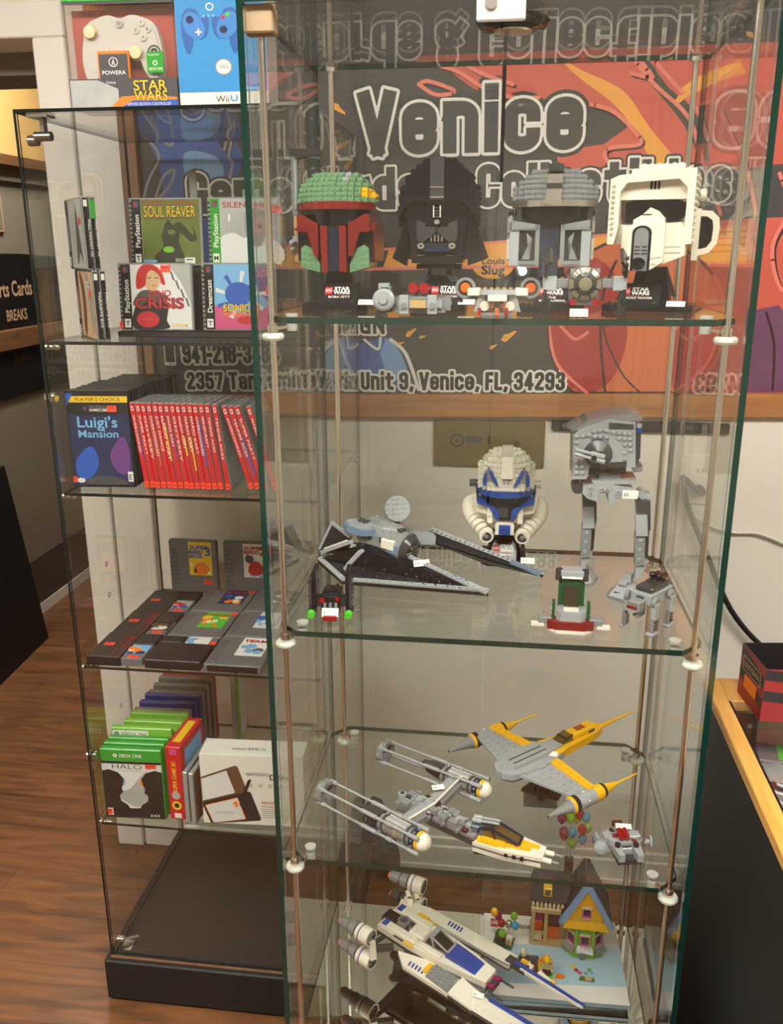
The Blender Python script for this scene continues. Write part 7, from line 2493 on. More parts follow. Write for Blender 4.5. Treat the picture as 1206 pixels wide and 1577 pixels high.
mb = MB().box((F0.x + .02, F0.y - .05, 0), (F0.x + .034, F0.y - .03, hz - S3 - .012), 'smoke_plastic').box((N0.x - .01, N0.y - .01, 0), (N0.x + .01, N0.y + .01, .012), 'smoke_plastic')
mb.build('clear_stand', o)
price(o, w(676, 1216, hz + .016), w=.020, rz=20, rx=-75, txt='$60')

# ---- yellow and grey starfighter
o = thing('brick_ship', 'yellow and grey brick-built starfighter with two finned engines and a long tail', 'brick model', tuple(at(850, 1215, Z=Z3)), 0)
o.location.z = S3
w = W(o)
hz = Z3 + .068
tail, nose = w(976, 1095, hz + .008), w(768, 1198, hz)
mid = w(866, 1142, hz + .004)
fw_ = nose - tail
fw_.z = 0
L = fw_.length
mb = MB()
mb.M = frame3(fw_, p=tail)
mb.lathe((0, 0, 0), (1, 0, 0), [(0, .0012), (L * .12, .0022), (L * .28, .005), (L * .30, .008)], 'b_yellow', 12)
mb.prism([(L * .28, -.008), (L * .36, -.016), (L * .58, -.020), (L * .66, -.026), (L * .66, .026), (L * .58, .020), (L * .36, .016), (L * .28, .008)], -.008, .006, 'b_yellow')
mb.box((L * .34, -.011, .006), (L * .52, .011, .018), 'b_yellow', .003)
mb.box((L * .41, -.006, .0181), (L * .47, .006, .0185), 'b_dkorange')
for s_ in (-1, 1):
    mb.box((L * .36, s_ * .0115 - .0005, .008), (L * .40, s_ * .0115 + .0005, .012), 'b_dark')
mb.build('body', o)
mb = MB()
mb.M = frame3(fw_, p=tail)
mb.prism([(L * .62, -.024), (L * .80, -.034), (L * .97, -.022), (L * 1.0, -.008), (L * 1.0, .008), (L * .97, .022), (L * .80, .034), (L * .62, .024)], -.006, .004, 'b_light')
mb.prism([(L * .60, -.012), (L * .74, -.016), (L * .94, -.014), (L * .98, 0), (L * .94, .014), (L * .74, .016), (L * .60, .012)], .004, .011, 'b_light')
for s_ in (-1, 1):
    mb.box((L * .70, s_ * .006 - .001, .011), (L * .92, s_ * .006 + .001, .0116), 'b_dark')
mb.prism([(L * .70, -.03), (L * .96, -.02), (L * .99, 0), (L * .96, .02), (L * .70, .03)], -.012, -.006, 'b_grey')
mb.box((L * .86, -.012, -.014), (L * .92, .012, -.010), 'b_dkgreen')
mb.build('front_hull', o)
mb = MB()
mb.M = frame3(fw_, p=tail)
mb.prismy([(L * .505, .006), (L * .52, .018), (L * .56, .0175), (L * .64, .006)], -.0095, .0095, 'b_smoke_yellow')
mb.build('canopy', o)
mb = MB()
mb.M = frame3(fw_, p=tail)
for s_ in (-1, 1):
    mb.beam((L * .52, s_ * .0095, .018), (L * .64, s_ * .0095, .006), .0025, .002, 'b_smoke')
mb.beam((L * .57, -.0095, .0165), (L * .57, .0095, .0165), .0025, .002, 'b_smoke')
mb.build('canopy_frame', o)
for k, (tip, spike, inner) in enumerate((((844, 1258), (981, 1191), None), ((691, 1157), (828, 1099), None))):
    T_, SP = w(*tip, hz - .004), w(*spike, hz - .004)
    d = T_ - SP
    Le = d.length
    mb = MB()
    mb.M = frame3(d, p=SP)
    mb.lathe((0, 0, 0), (1, 0, 0), [(0, .0011), (Le * .22, .0020, 'b_yellow'), (Le * .40, .0100, 'b_yellow')], 'b_yellow', 16)
    mb.lathe((0, 0, 0), (1, 0, 0), [(Le * .40, .0100), (Le * .405, .0118, 'b_black'), (Le * .43, .0118, 'b_black'), (Le * .435, .0128, 'b_yellow'), (Le * .52, .0128, 'b_yellow'), (Le * .525, .0130, 'b_light'), (Le * .70, .0130, 'b_light'), (Le * .705, .0138, 'b_grey'), (Le * .745, .0138, 'b_black'), (Le * .75, .0115, 'b_yellow'), (Le * .765, .0115, 'b_yellow'), (Le * .77, .0105, 'b_light'), (Le * .97, .0028, 'b_grey'), (Le, .0024, 'b_grey'), (Le, 0, 'b_dark')], 'b_yellow', 20)
    for q in range(5):
        a = math.pi * 2 * q / 5 + .4
        mb.stud((Le * .62, .013 * math.cos(a), .013 * math.sin(a)), (0, math.cos(a), math.sin(a)), 'b_white' if q < 2 else 'b_grey', .002, .001)
    mb.build('engine', o)
    # wing from hull to engine
    em0, em1 = SP.lerp(T_, .50), SP.lerp(T_, .72)
    h0, h1 = (tail + fw_ * .68), (tail + fw_ * .93)
    h0.z = h1.z = tail.z
    sgn = 1 if k == 0 else -1
    yv = Vector((0, 0, 1)).cross(fw_.normalized()) * (-1 if k == 1 else 1)
    if (em0 - tail).dot(yv) < 0:
        yv = -yv
    h0 = h0 + yv * .024; h1 = h1 + yv * .022
    mb = MB()
    zc_ = tail.z - .004
    quad = [Vector((p.x, p.y, zc_)) for p in (h0, em0, em1, h1)]
    mb.slab(quad, (0, 0, .004), 'b_light')
    nu, nv = 7, 4
    for i in range(nu):
        for j in range(1, nv):
            a = quad[0].lerp(quad[1], (i + .5) / nu); b = quad[3].lerp(quad[2], (i + .5) / nu)
            mb.stud(a.lerp(b, (j + .5) / nv) + Vector((0, 0, .004)), (0, 0, 1), 'b_light', .0023)
    mb.build('wing', o)
    mb = MB()
    ys = [quad[0] + Vector((0, 0, .0041)), quad[1] + Vector((0, 0, .0041)), quad[1].lerp(quad[2], .32) + Vector((0, 0, .0041)), quad[0].lerp(quad[3], .22) + Vector((0, 0, .0041))]
    mb.slab(ys, (0, 0, .003), 'b_yellow')
    for i in range(7):
        mb.stud(ys[0].lerp(ys[1], (i + .5) / 7).lerp(ys[3].lerp(ys[2], (i + .5) / 7), .5) + Vector((0, 0, .003)), (0, 0, 1), 'b_yellow', .0023)
    mb.build('yellow_strip', o)
mb = MB()
s0 = w(822, 1222, Z3 + .02)
s0 = tail + fw_ * .72
mb.prism([(s0.x - .03, s0.y - .03), (s0.x + .03, s0.y - .05), (s0.x + .045, s0.y - .01), (s0.x, s0.y + .01)], .022, .028, 'b_black')
mb.studs((s0.x - .01, s0.y - .04, .028), (.04, 0, 0), (0, .024, 0), 5, 3, 'b_dark')
mb.cyl((s0.x + .005, s0.y - .015, 0), (s0.x + .005, s0.y - .015, tail.z - .010), .006, 'b_black').box((s0.x - .025, s0.y - .04, 0), (s0.x + .03, s0.y + .01, .0032), 'smoke_plastic')
mb.build('black_stand', o)
price(o, w(848, 1164, hz + .012), w=.022, rz=-10, rx=-70, txt='$45')

# ---- small grey saucer on shelf three
p0 = at(962, 1325, Z=Z3)
o = thing('brick_ship', 'small grey brick-built saucer ship with red guns at the right front of the third shelf', 'brick model', (p0.x, p0.y + .020, S3), 12)
mb = MB()
ng = [(.030 * math.cos(a * math.pi / 8) * (1.12 if a % 2 else 1.06), .012 + .026 * math.sin(a * math.pi / 8)) for a in range(16)]
mb.prism(ng, .010, .018, 'b_grey')
mb.prism([(x * .8, .010 + (y - .012) * .8) for x, y in ng], .018, .023, 'b_light')
mb.prism([(-.022, .004), (-.008, .000), (-.009, -.034), (-.018, -.034)], .008, .020, 'b_light').prism([(.024, .004), (.008, .000), (.010, -.036), (.019, -.036)], .008, .020, 'b_light')
mb.box((-.008, -.016, .008), (.009, .0, .018), 'b_light', .001).box((-.008, -.017, .002), (.009, -.01, .010), 'b_grey')
for (x, y, m_) in ((-.014, -.012, 'b_black'), (.014, -.014, 'b_black'), (-.012, .022, 'b_black')):
    mb.cyl((x, y, .020), (x, y, .0245), .0046, m_, n=14)
mb.box((.010, -.008, .020), (.018, -.001, .0235), 'b_darkred').box((-.016, .004, .023), (-.006, .010, .026), 'b_darkred').box((-.006, .032, .018), (.010, .042, .027), 'b_brown', .001)
mb.studs((-.02, -.004, .023), (.04, 0, 0), (0, .03, 0), 5, 4, 'b_light', skip=lambda i, j: (i + j) % 3 == 0)
mb.box((.008, .0, .023), (.026, .014, .027), 'b_light', .001).box((.012, .016, .018), (.03, .02, .022), 'b_grey').box((-.018, -.030, 0), (.019, .02, .008), 'b_dark')
mb.build('hull', o)
mb = MB().box((-.046, -.004, .010), (-.026, .014, .024), 'b_grey', .001).lathe((-.038, -.004, .014), (-.1, -1, 0), [(0, .0115), (.006, .0115), (.008, .009), (.009, .006), (.011, .0055), (.011, 0)], 'b_light', 20)
for x in (-.042, -.030):
    mb.box((x - .002, -.004, .024), (x + .002, .010, .030), 'b_light')
mb.build('side_engine', o)
MB().lathe((.034, .0, .016), (1, -.2, 0), [(0, .004), (.006, .004), (.006, .010), (.009, .010), (.009, 0)], 'b_light', 16).build('side_disc', o)
mb = MB()
for x in (-.005, .003):
    mb.cyl((x, .012, .032), (x, -.006, .027), .0042, 'b_trans_red', n=12)
mb.build('red_gun', o)
mb = MB()
for x in (-.008, -.001, .006):
    mb.cyl((x, .020, .032), (x, .006, .030), .0018, 'b_silver', n=8)
mb.build('gun_barrel', o)
price(o, (.002, .010, .034), w=.024, h=.008, rz=-12, rx=-60, txt='$15')

# ================================================================== on the mirror floor
S0 = ZB + .0002
o = thing('brick_ship', 'large white brick-built fighter with blue stripes and four grey engines at the bottom', 'brick model', tuple(at(690, 1480, Z=ZB + .09)), 0)
o.location.z = S0
w = W(o)
hz = ZB + .100
E_ = lambda u, v, h: w(u, v, ZB + h)
rear, nose = (E_(582, 1430, .10) + E_(618, 1396, .10)) / 2, (E_(745, 1516, .10) + E_(767, 1488, .10)) / 2
fw_ = nose - rear
fw_.z = -.006
L = fw_.length
M0 = frame3(fw_, p=rear)
mb = MB(); mb.M = M0
out = [(-.004, -.032), (-.004, .032), (L * .30, .034), (L * .62, .030), (L, .018), (L, -.018), (L * .62, -.030), (L * .30, -.034)]
mb.prism(out, -.008, .004, 'b_white')
mb.prism([(x, y * .86) for x, y in out], -.020, -.008, 'b_dark')
mb.box((.0, .014, .004), (L * .36, .031, .012), 'b_white', .003).box((.0, -.031, .004), (L * .36, -.014, .012), 'b_white', .003)
mb.box((L * .24, -.014, .004), (L * .40, .014, .012), 'b_white', .003)
mb.box((L * .36, .016, .004), (L * .60, .028, .010), 'b_white', .002).box((L * .36, -.028, .004), (L * .60, -.016, .010), 'b_white', .002)
for s_ in (-1, 1):
    mb.box((L * .02, s_ * .023 - .0085, .0121), (L * .07, s_ * .023 + .0085, .0125), 'b_blue')
    mb.box((L * .16, s_ * .0335 - .0015, .003), (L * .34, s_ * .0335 + .0015, .005), 'b_dark')
    mb.box((L * .26, s_ * .0345 - .003, .003), (L * .36, s_ * .0345 + .003, .006), 'b_yellow', .001)
mb.box((-.010, -.012, -.004), (L * .10, .012, .005), 'b_dark')
for k in range(6):
    mb.box((-.009, -.011 + .004 * k, .005), (L * .09, -.009 + .004 * k, .008), 'b_black')
mb.box((L * .10, -.013, .004), (L * .24, .013, .006), 'b_dark')
for k in range(8):
    mb.box((L * .11 + .004 * k, -.012 + .003 * (k % 4), .006), (L * .11 + .003 + .004 * k, -.006 + .003 * (k % 4), .009 + .001 * (k % 3)), 'b_dark' if k % 2 else 'b_grey')
mb.cyl((L * .15, 0, .005), (L * .15, 0, .013), .012, 'b_grey', n=20).cyl((L * .15, 0, .013), (L * .15, 0, .0135), .007, 'b_dark', n=16)
for k in range(8):
    a = k * math.pi / 4
    mb.stud((L * .15 + .0095 * math.cos(a), .0095 * math.sin(a), .013), (0, 0, 1), 'b_grey', .002)
mb.build('hull', o)
mb = MB(); mb.M = M0
n = 8
prof = [(L * .62 + (L * .99 - L * .62) * t / n, .013 - .015 * (t / n) ** 1.8) for t in range(n + 1)]
for s_, (y0, y1, y2, y3) in ((0, (-.0155, .0155, .0155, -.0155)),):
    for (a, b) in zip(prof[:-1], prof[1:]):
        mb.add([(a[0], -.0165, a[1]), (a[0], .0165, a[1]), (b[0], .0165, b[1]), (b[0], -.0165, b[1]), (a[0], -.0165, -.004), (a[0], .0165, -.004), (b[0], .0165, -.004), (b[0], -.0165, -.004)], [(0, 3, 2, 1), (0, 4, 7, 3), (1, 2, 6, 5), (3, 7, 6, 2)], 'b_blue')
mb.build('blue_hood', o)
mb = MB(); mb.M = M0
mb.prismy([(L * .40, .004), (L * .44, .024), (L * .48, .025), (L * .63, .012), (L * .63, .004)], -.0125, .0125, 'b_smoke')
mb.build('canopy', o)
mb = MB(); mb.M = M0
for s_ in (-1, 1):
    for (a, b) in (((L * .40, .005), (L * .44, .0245)), ((L * .44, .0245), (L * .48, .0255)), ((L * .48, .0255), (L * .63, .0125)), ((L * .50, .005), (L * .47, .025)), ((L * .40, .005), (L * .63, .006))):
        mb.beam((a[0], s_ * .0125, a[1]), (b[0], s_ * .0125, b[1]), .002, .0035, 'b_light')
mb.box((L * .44, -.0125, .0245), (L * .485, .0125, .0265), 'b_light', .001)
mb.beam((L * .63, -.0135, .0125), (L * .63, .0135, .0125), .004, .003, 'b_light')
mb.build('canopy_frame', o)
mb = MB(); mb.M = M0
mb.box((L * .99, -.012, -.016), (L * 1.05, .012, -.006), 'b_dark')
for s_ in (-1, 1):
    mb.cyl((L * 1.0, s_ * .010, -.006), (L * 1.06, s_ * .010, -.004), .0045, 'b_magenta', n=12).cyl((L * 1.03, s_ * .018, -.012), (L * 1.16, s_ * .018, -.013), .002, 'b_black', n=8)
mb.build('nose_gun', o)
# far wing
mb = MB()
f0, f1, f2, f3, f4, f5 = E_(618, 1384, .095), E_(663, 1398, .095), E_(797, 1472, .095), E_(783, 1487, .095), E_(655, 1412, .095), E_(612, 1400, .095)
zt = Vector((0, 0, .006))
mb.slab([f0, f1, f2, f3, f4, f5], -zt * 1.3, 'b_white')
mb.slab([p - zt * 1.3 for p in (f0, f1, f2, f3, f4, f5)], -zt * .8, 'b_dark')
mb.beam(f5 + zt * .1, f3 + zt * .1, .003, .002, 'b_grey')
for k in range(5):
    t = .26 + .035 * k
    a, b = f1.lerp(f2, t), f4.lerp(f3, t)
    q0, q1 = a.lerp(b, .2), a.lerp(b, .62)
    mb.beam(q0 + zt * .05, q1 + zt * .05, .003, .0014, 'b_blue')
a = f4.lerp(f5, .25)
mb.beam(a + zt * .3, a.lerp(f3, .12) + zt * .3, .009, .004, 'b_yellow')
mb.build('far_wing', o)
mb = MB()
g0, g1 = E_(790, 1482, .092), E_(900, 1552, .092)
d = (g1 - g0).normalized()
sd = Vector((-d.y, d.x, 0))
mb.beam(g0 - d * .012, g0 + d * .03, .018, .008, 'b_dark')
mb.slab([g0 + d * .006 - sd * .005, g1 - sd * .004, g1 + sd * .0015, g0 + d * .006 + sd * .003], (0, 0, .006), 'b_blue')
mb.slab([g0 + d * .02 - sd * .009, g1 - d * .008 - sd * .006, g1 - sd * .004, g0 + d * .02 - sd * .005], (0, 0, .005), 'b_white')
mb.beam(g0 + d * .012 + sd * .010, g0 + d * .034 + sd * .010, .012, .007, 'b_white')
mb.beam(g0 + d * .012 + sd * .010 + zt, g0 + d * .024 + sd * .010 + zt, .007, .004, 'b_yellow')
mb.slab([g0 + d * .048 + sd * .004, g0 + d * .085 + sd * .003, g0 + d * .078 + sd * .006, g0 + d * .05 + sd * .013], (0, 0, .006), 'b_white')
mb.beam(g0 + d * .076 + sd * .006 + zt, g0 + d * .084 + sd * .004 + zt, .005, .003, 'b_yellow')
mb.build('blade', o)
# near wing
mb = MB()
n0, n1, n2, n3, n5, n6, n4 = E_(613, 1464, .09), E_(620, 1487, .09), E_(689, 1531, .09), E_(709, 1509, .09), E_(808, 1577, .09), E_(752, 1543, .09), E_(726, 1558, .09)
nk = E_(668, 1480, .09)
mb.slab([n0, E_(658, 1478, .09), n3, n2, n1], -zt * 1.2, 'b_white')
mb.slab([p - zt * 1.2 for p in (n0, nk, n3, n2, n1)], -zt * .8, 'b_dark')
g_a, g_b, g_c, g_d = E_(655, 1504, .092), E_(671, 1486, .092), E_(705, 1508, .092), E_(689, 1529, .092)
mb.slab([g_a, g_b, g_c, g_d], zt * .4, 'b_grey')
for i in range(5):
    for j in range(4):
        q = g_a.lerp(g_d, (i + .5) / 5).lerp(g_b.lerp(g_c, (i + .5) / 5), (j + .5) / 4)
        mb.stud(q + zt * .4, (0, 0, 1), 'b_grey')
for k in range(5):
    q0 = E_(629 + 5 * k, 1487 + 3 * k, .0905); q1 = E_(633 + 5 * k, 1481 + 3 * k, .0905)
    mb.beam(q0 + zt * .02, q1 + zt * .02, .0028, .0014, 'b_blue')
mb.beam(E_(653, 1497, .092), E_(665, 1485, .092), .008, .003, 'b_yellow')
mb.build('near_wing', o)
mb = MB()
mb.slab([E_(689, 1532, .094), E_(712, 1508, .094), n6, n4], zt * .7, 'b_white')
mb.slab([E_(689, 1534, .090), E_(712, 1510, .090), n6 - zt * .5, n4 - zt * .5], -zt * .8, 'b_dark')
d = (n5 - n6).normalized()
sd = Vector((-d.y, d.x, 0))
mb.slab([n4, n6, n6 + d * .095, n4 + d * .095], zt * .6, 'b_white')
for k in range(8):
    mb.stud(n4.lerp(n6, .4) + d * (.012 + .009 * k) + zt * .6, (0, 0, 1), 'b_white')
mb.beam(n6 + d * .002 + sd * .0015 + zt * .6, n6 + d * .095 + sd * .0015 + zt * .6, .007, .005, 'b_blue')
mb.beam(n4.lerp(n6, .3) + d * .062 + zt * .9, n4.lerp(n6, .3) + d * .076 + zt * .9, .010, .004, 'b_yellow')
mb.beam(n4 + d * .0 + zt * .2, n4 + d * .095 + zt * .2, .004, .004, 'b_dark')
mb.build('blade', o)
price(o, E_(735, 1537, .099) + Vector((0, 0, .0005)), w=.020, h=.010, rz=-15, rx=-75, txt='$60')
# engines
def engine(a, b, r, nm):
    mb = MB()
    d = b - a
    Le = d.length
    mb.M = frame3(d, p=a)
    mb.lathe((0, 0, 0), (1, 0, 0), [(0, 0), (0, r * .62), (Le * .10, r * .70), (Le * .28, r * .74), (Le * .30, r * .55), (Le * .34, r * .55), (Le * .36, r * .9), (Le * .54, r * .92), (Le * .56, r * .8, 'b_dark'), (Le * .60, r * .8, 'b_dark')], 'b_dark' if nm else 'b_grey', 20)
    mb.lathe((0, 0, 0), (1, 0, 0), [(Le * .60, r * .8), (Le * .60, r * 1.08), (Le * .80, r * 1.12), (Le, r * 1.12), (Le, r * .86), (Le * .93, r * .82, 'b_dark'), (Le * .93, 0, 'b_black')], 'b_white', 24)
    mb.lathe((0, 0, 0), (1, 0, 0), [(Le * .70, r * 1.12), (Le * .70, r * 1.135), (Le * .73, r * 1.14), (Le * .73, r * 1.125)], 'b_blue', 24)
    for i in range(4):
        t = math.pi / 4 * i
        mb.beam((Le * .95, -r * .85 * math.cos(t), -r * .85 * math.sin(t)), (Le * .95, r * .85 * math.cos(t), r * .85 * math.sin(t)), .002, .002, 'b_light', up=(1, 0, 0))
    e = mb.build('engine', o)
    mb = MB()
    mb.M = frame3(d, p=a)
    mb.cyl((-.004, 0, 0), (.002, 0, 0), r * .4, 'b_orange', r1=r * .5, n=14)
    mb.build('flame_piece', e)
    return e
engine(E_(526, 1417, .115), E_(572, 1445, .115), .0145, 0)
engine(E_(526, 1450, .058), E_(574, 1481, .058), .0145, 0)
engine(E_(602, 1348, .125), E_(653, 1366, .125), .0145, 0)
engine(E_(604, 1376, .075), E_(652, 1396, .075), .0145, 1)
mb = MB()
for (u, v, h) in ((576, 1440, .085), (577, 1452, .085)):
    a = E_(u, v, h)
    mb.cyl(a, a + Vector((.03, .035, .0)), .004, 'b_dark', n=10)
mb.beam(E_(572, 1448, .105), E_(574, 1476, .070), .012, .012, 'b_white')
mb.beam(E_(570, 1462, .085), E_(606, 1458, .085), .010, .010, 'b_dark')
mb.beam(E_(640, 1372, .105), E_(626, 1388, .092), .012, .010, 'b_white')
mb.beam(E_(632, 1390, .100), E_(640, 1388, .07), .010, .012, 'b_white')
for (u, v) in ((628, 1372), (641, 1375)):
    a = E_(u, v, .112)
    mb.cyl(a, a + Vector((.004, -.010, -.006)), .005, 'b_white', n=12).cyl(a + Vector((.004, -.010, -.006)), a + Vector((.0042, -.0105, -.0062)), .003, 'b_black', n=10)
mb.build('engine_mount', o)
mb = MB()
for t in (.2, .75):
    q = rear + fw_ * t
    mb.box((q.x - .008, q.y - .008, 0), (q.x + .008, q.y + .008, q.z - .018), 'smoke_plastic')
    mb.box((q.x - .03, q.y - .022, 0), (q.x + .03, q.y + .022, .004), 'smoke_plastic')
mb.build('clear_stand', o)

# ---- booklets
mat('book_blue', (176, 208, 222), .35)
mat('book_edge', (150, 180, 186), .5)
for k in range(2):
    o = thing('instruction_booklet', ['pale blue instruction booklet underneath the printed one on the mirror floor', 'pale blue instruction booklet with a red logo and printed picture under the toy house'][k], 'booklet', (-.006 + .004 * k, 1.285 - .002 * k, S0 + .0102 * k), [2.2, 1.2][k])
    bw, bl = .256, .200
    MB().box((0, 0, .0012), (bw, bl, .0088), 'book_edge', 0).box((-.001, 0, 0), (bw + .001, bl + .001, .0012), 'book_blue').build('pages', o)
    mb = MB().box((-.001, -.001, .0088), (bw + .001, bl + .001, .0100), 'board_white')
    mb.build('cover', o)
    if k == 1:
        bk = o
        mb = MB()
        z = .0102
        hq = lambda x0, y0, x1, y1, m_, zz=z: mb.add([(x0, y0, zz), (x1, y0, zz), (x1, y1, zz), (x0, y1, zz)], [(0, 1, 2, 3)], m_)
        mb.flat([(.0, .025, z), (bw, .040, z), (bw, .135, z), (.0, .12, z)], 'book_blue')
        hq(.012, .165, .034, .187, 'ink_red', z + .0002)
        F = Matrix.Translation((0, 0, z + .0004)) @ Matrix.Rotation(math.radians(-90), 4, 'X')
        mb.text('LEGO', .014, .172, 'ink_white', .018, .008, .02, 0, F).text('Disney', .058, .165, 'ink_black', .040, .014, .01, 0, F).text('43217', .014, .150, 'ink_dkgrey', .024, .006, 0, 0, F)
        # printed little house and floating balloons
        hq(.100, .060, .128, .085, 'ink_yellow', z + .0002); hq(.103, .045, .126, .060, 'ink_green', z + .0003)
        hq(.108, .050, .116, .062, 'ink_brown', z + .0005); hq(.076, .055, .100, .082, 'ink_brown', z + .0002); hq(.074, .080, .102, .098, 'ink_dkgrey', z + .0003); hq(.080, .058, .088, .072, 'ink_red', z + .0004)
        mb.flat([(.098, .083, z + .0004), (.130, .083, z + .0004), (.114, .102, z + .0004)], 'ink_orange')
        for (x, y, m_) in ((.165, .078, 'ink_yellow'), (.170, .070, 'ink_red'), (.176, .064, 'ink_pink'), (.194, .073, 'ink_green'), (.198, .066, 'ink_sky'), (.187, .064, 'ink_grey')):
            mb.add([(x + .0042 * math.cos(q * .63), y + .0042 * math.sin(q * .63), z + .0003 + x * .001) for q in range(10)], [tuple(range(10))], m_)
        mb.flat([(.172, .046, z + .0002), (.200, .044, z + .0002), (.202, .054, z + .0002), (.176, .058, z + .0002)], 'ink_olive')
        hq(.184, .047, .196, .056, 'ink_tan', z + .0004)
        mb.flat([(.128, .046, z + .0003), (.146, .046, z + .0003), (.148, .056, z + .0003), (.134, .060, z + .0003)], 'ink_orange')
        mb.build('printed_art', o)
BT = S0 + .0212
# ---- toy house
hp = at(868, 1466, Z=BT)
o = thing('toy_house', 'brick-built toy house with green bay, yellow gable and grey roof standing on the booklets', 'toy house', (hp.x + .004, hp.y + .022, BT), -2)
# frame: x right, y back; bay in front right, porch on the left
mb = MB()
mb.box((-.068, -.012, .0), (.010, .05, .004), 'b_tan').box((.0, -.02, 0), (.070, .05, .005), 'b_lime')
mb.box((-.066, .030, .004), (.066, .034, .088), 'b_dkorange').box((-.066, .0, .004), (-.062, .03, .085), 'b_tan')
mb.box((-.040, .010, .004), (-.012, .012, .075), 'b_brown').box((-.060, .008, .040), (-.044, .012, .066), 'b_pink').box((-.060, .006, .012), (-.044, .012, .040), 'b_orange')
mb.box((-.012, .006, .004), (.004, .012, .08), 'b_tan').box((-.040, .004, .006), (-.012, .010, .028), 'b_orange')
mb.build('wall', o)
mb = MB()
for x in (-.066, -.042):
    mb.box((x, -.010, .004), (x + .007, -.003, .078), 'b_tan', .001)
mb.box((-.068, -.012, .074), (.004, .0, .084), 'b_tan', .001)
for k in range(3):
    mb.cyl((-.058 + .005 * k, -.006, .008), (-.058 + .005 * k, -.006, .022), .0024, 'b_ivory', n=8)
mb.box((-.061, -.009, .022), (-.042, -.003, .026), 'b_tan')
mb.build('porch', o)
mb = MB()
for k in range(9):
    mb.lathe((-.064 + .0078 * k, -.008, .084), (0, 0, 1), [(0, .0028), (.003, .0016), (.007, .0030), (.010, .0020), (.012, .001)], 'b_ivory', 10)
mb.build('railing', o)
mb = MB()
mb.slab([(-.072, -.006, .094), (.006, -.006, .094), (.004, .030, .140), (-.066, .030, .140)], (0, .006, -.004), 'b_dark')
mb.slab([(-.066, .030, .140), (.004, .030, .140), (.02, .06, .10), (-.07, .06, .10)], (0, -.004, -.006), 'b_dark')
nn = Vector((0, -.046, .036)).normalized()
for i in range(8):
    for j in range(4):
        q = Vector((-.066 + .009 * i, -.006 + .009 * j + .003, .094 + .0115 * j + .005))
        mb.stud(q, nn, 'b_dark', .0026)
# steep roof behind the gable
for s_ in (-1, 1):
    mb.slab([(.034, -.026, .158), (.034, .050, .158), (.034 + s_ * .042, .050, .078), (.034 + s_ * .042, -.022, .078)], (s_ * .004, 0, .003), 'b_dark')
    for k in range(9):
        t = (k + .5) / 9
        mb.beam((.034 + s_ * (.042 * t + .0045), -.022, .158 - .080 * t + .003), (.034 + s_ * (.042 * t + .0045), .05, .158 - .080 * t + .003), .002, .003, 'b_black')
mb.build('roof', o)
MB().box((-.008, .030, .120), (.008, .046, .165), 'b_brown', .001).build('chimney', o)
mb = MB()
mb.prismy([(-.004, .070), (.072, .070), (.068, .080), (.034, .153), (.000, .080)], -.026, -.010, 'b_yellow')
mb.slab([(-.008, -.034, .066), (.076, -.034, .066), (.070, -.026, .078), (-.002, -.026, .078)], (0, .010, .0), 'b_yellow')
for k in range(6):
    mb.box((-.004 + .0135 * k, -.0268, .072 + abs(k - 2.5) * .0), (-.0035 + .0135 * k, -.0262, .085), 'b_dkorange')
mb.build('gable', o)
mb = MB()
for s_ in (-1, 1):
    mb.beam((.034, -.028, .162), (.034 + s_ * .046, -.030, .074), .010, .007, 'b_skyblue', up=(0, -1, 0))
mb.build('blue_trim', o)
def win(x, z, w_, h, y, m_='b_pink'):
    f = MB().box((x - w_ / 2 - .002, y - .004, z - .002), (x + w_ / 2 + .002, y, z), 'b_ivory').box((x - w_ / 2 - .003, y - .003, z + h), (x + w_ / 2 + .003, y, z + h + .004), 'b_ivory').box((x - w_ / 2 - .002, y - .003, z), (x - w_ / 2, y, z + h), m_).box((x + w_ / 2, y - .003, z), (x + w_ / 2 + .002, y, z + h), m_).box((x - w_ / 2, y - .001, z), (x + w_ / 2, y, z + h), 'b_navy').box((x - w_ / 2, y - .002, z), (x + w_ / 2, y, z + .004), m_)
    return f
win(.034, .090, .012, .018, -.027).build('window', o)
MB().box((-.046, -.003, .105), (-.030, .012, .124), 'b_yellow', .001).box((-.043, -.004, .109), (-.033, -.002, .120), 'ink_dkgrey').build('dormer_window', o)
# bay
mb = MB()
bay = [(.004, .0), (.004, -.012), (.018, -.026), (.050, -.026), (.064, -.012), (.064, .0)]
mb.prism([(x, y) for x, y in [(-.0, .004), (-.002, -.014), (.016, -.032), (.052, -.032), (.070, -.014), (.068, .004)]], 0, .008, 'b_lime')
mb.prism(bay, .008, .066, 'b_lime')
for (x, y) in ((.018, -.027), (.050, -.027), (.004, -.012), (.064, -.012)):
    mb.cyl((x, y, .008), (x, y, .070), .0035, 'b_lime', n=10)
mb.build('bay', o)
win(.034, .024, .013, .022, -.0262).build('window', o)
for s_ in (-1, 1):
    f = win(0, .024, .012, .022, -.0005)
    R = Matrix.Translation((.034 + s_ * .0235, -.0192, 0)) @ Matrix.Rotation(math.radians(45 * s_), 4, 'Z')
    f.v = [tuple(R @ Vector(p)) for p in f.v]
    f.build('window', o)
    mb = MB()
    mb.M = R
    mb.slab([(-.012, -.001, .024), (.012, -.001, .024), (.013, -.014, .014), (-.013, -.014, .014)], (0, 0, .002), 'b_grey')
    mb.build('awning', o)
mb = MB().slab([(.020, -.027, .022), (.048, -.027, .022), (.050, -.038, .013), (.018, -.038, .013)], (0, 0, .002), 'b_grey')
mb.build('awning', o)
mb = MB().ring((.030, -.039, .010), (0, 1, 0), .006, .008, 'b_grey', 20)
mb.cyl((.030, -.039, .010), (.030, -.036, .010), .002, 'b_grey')
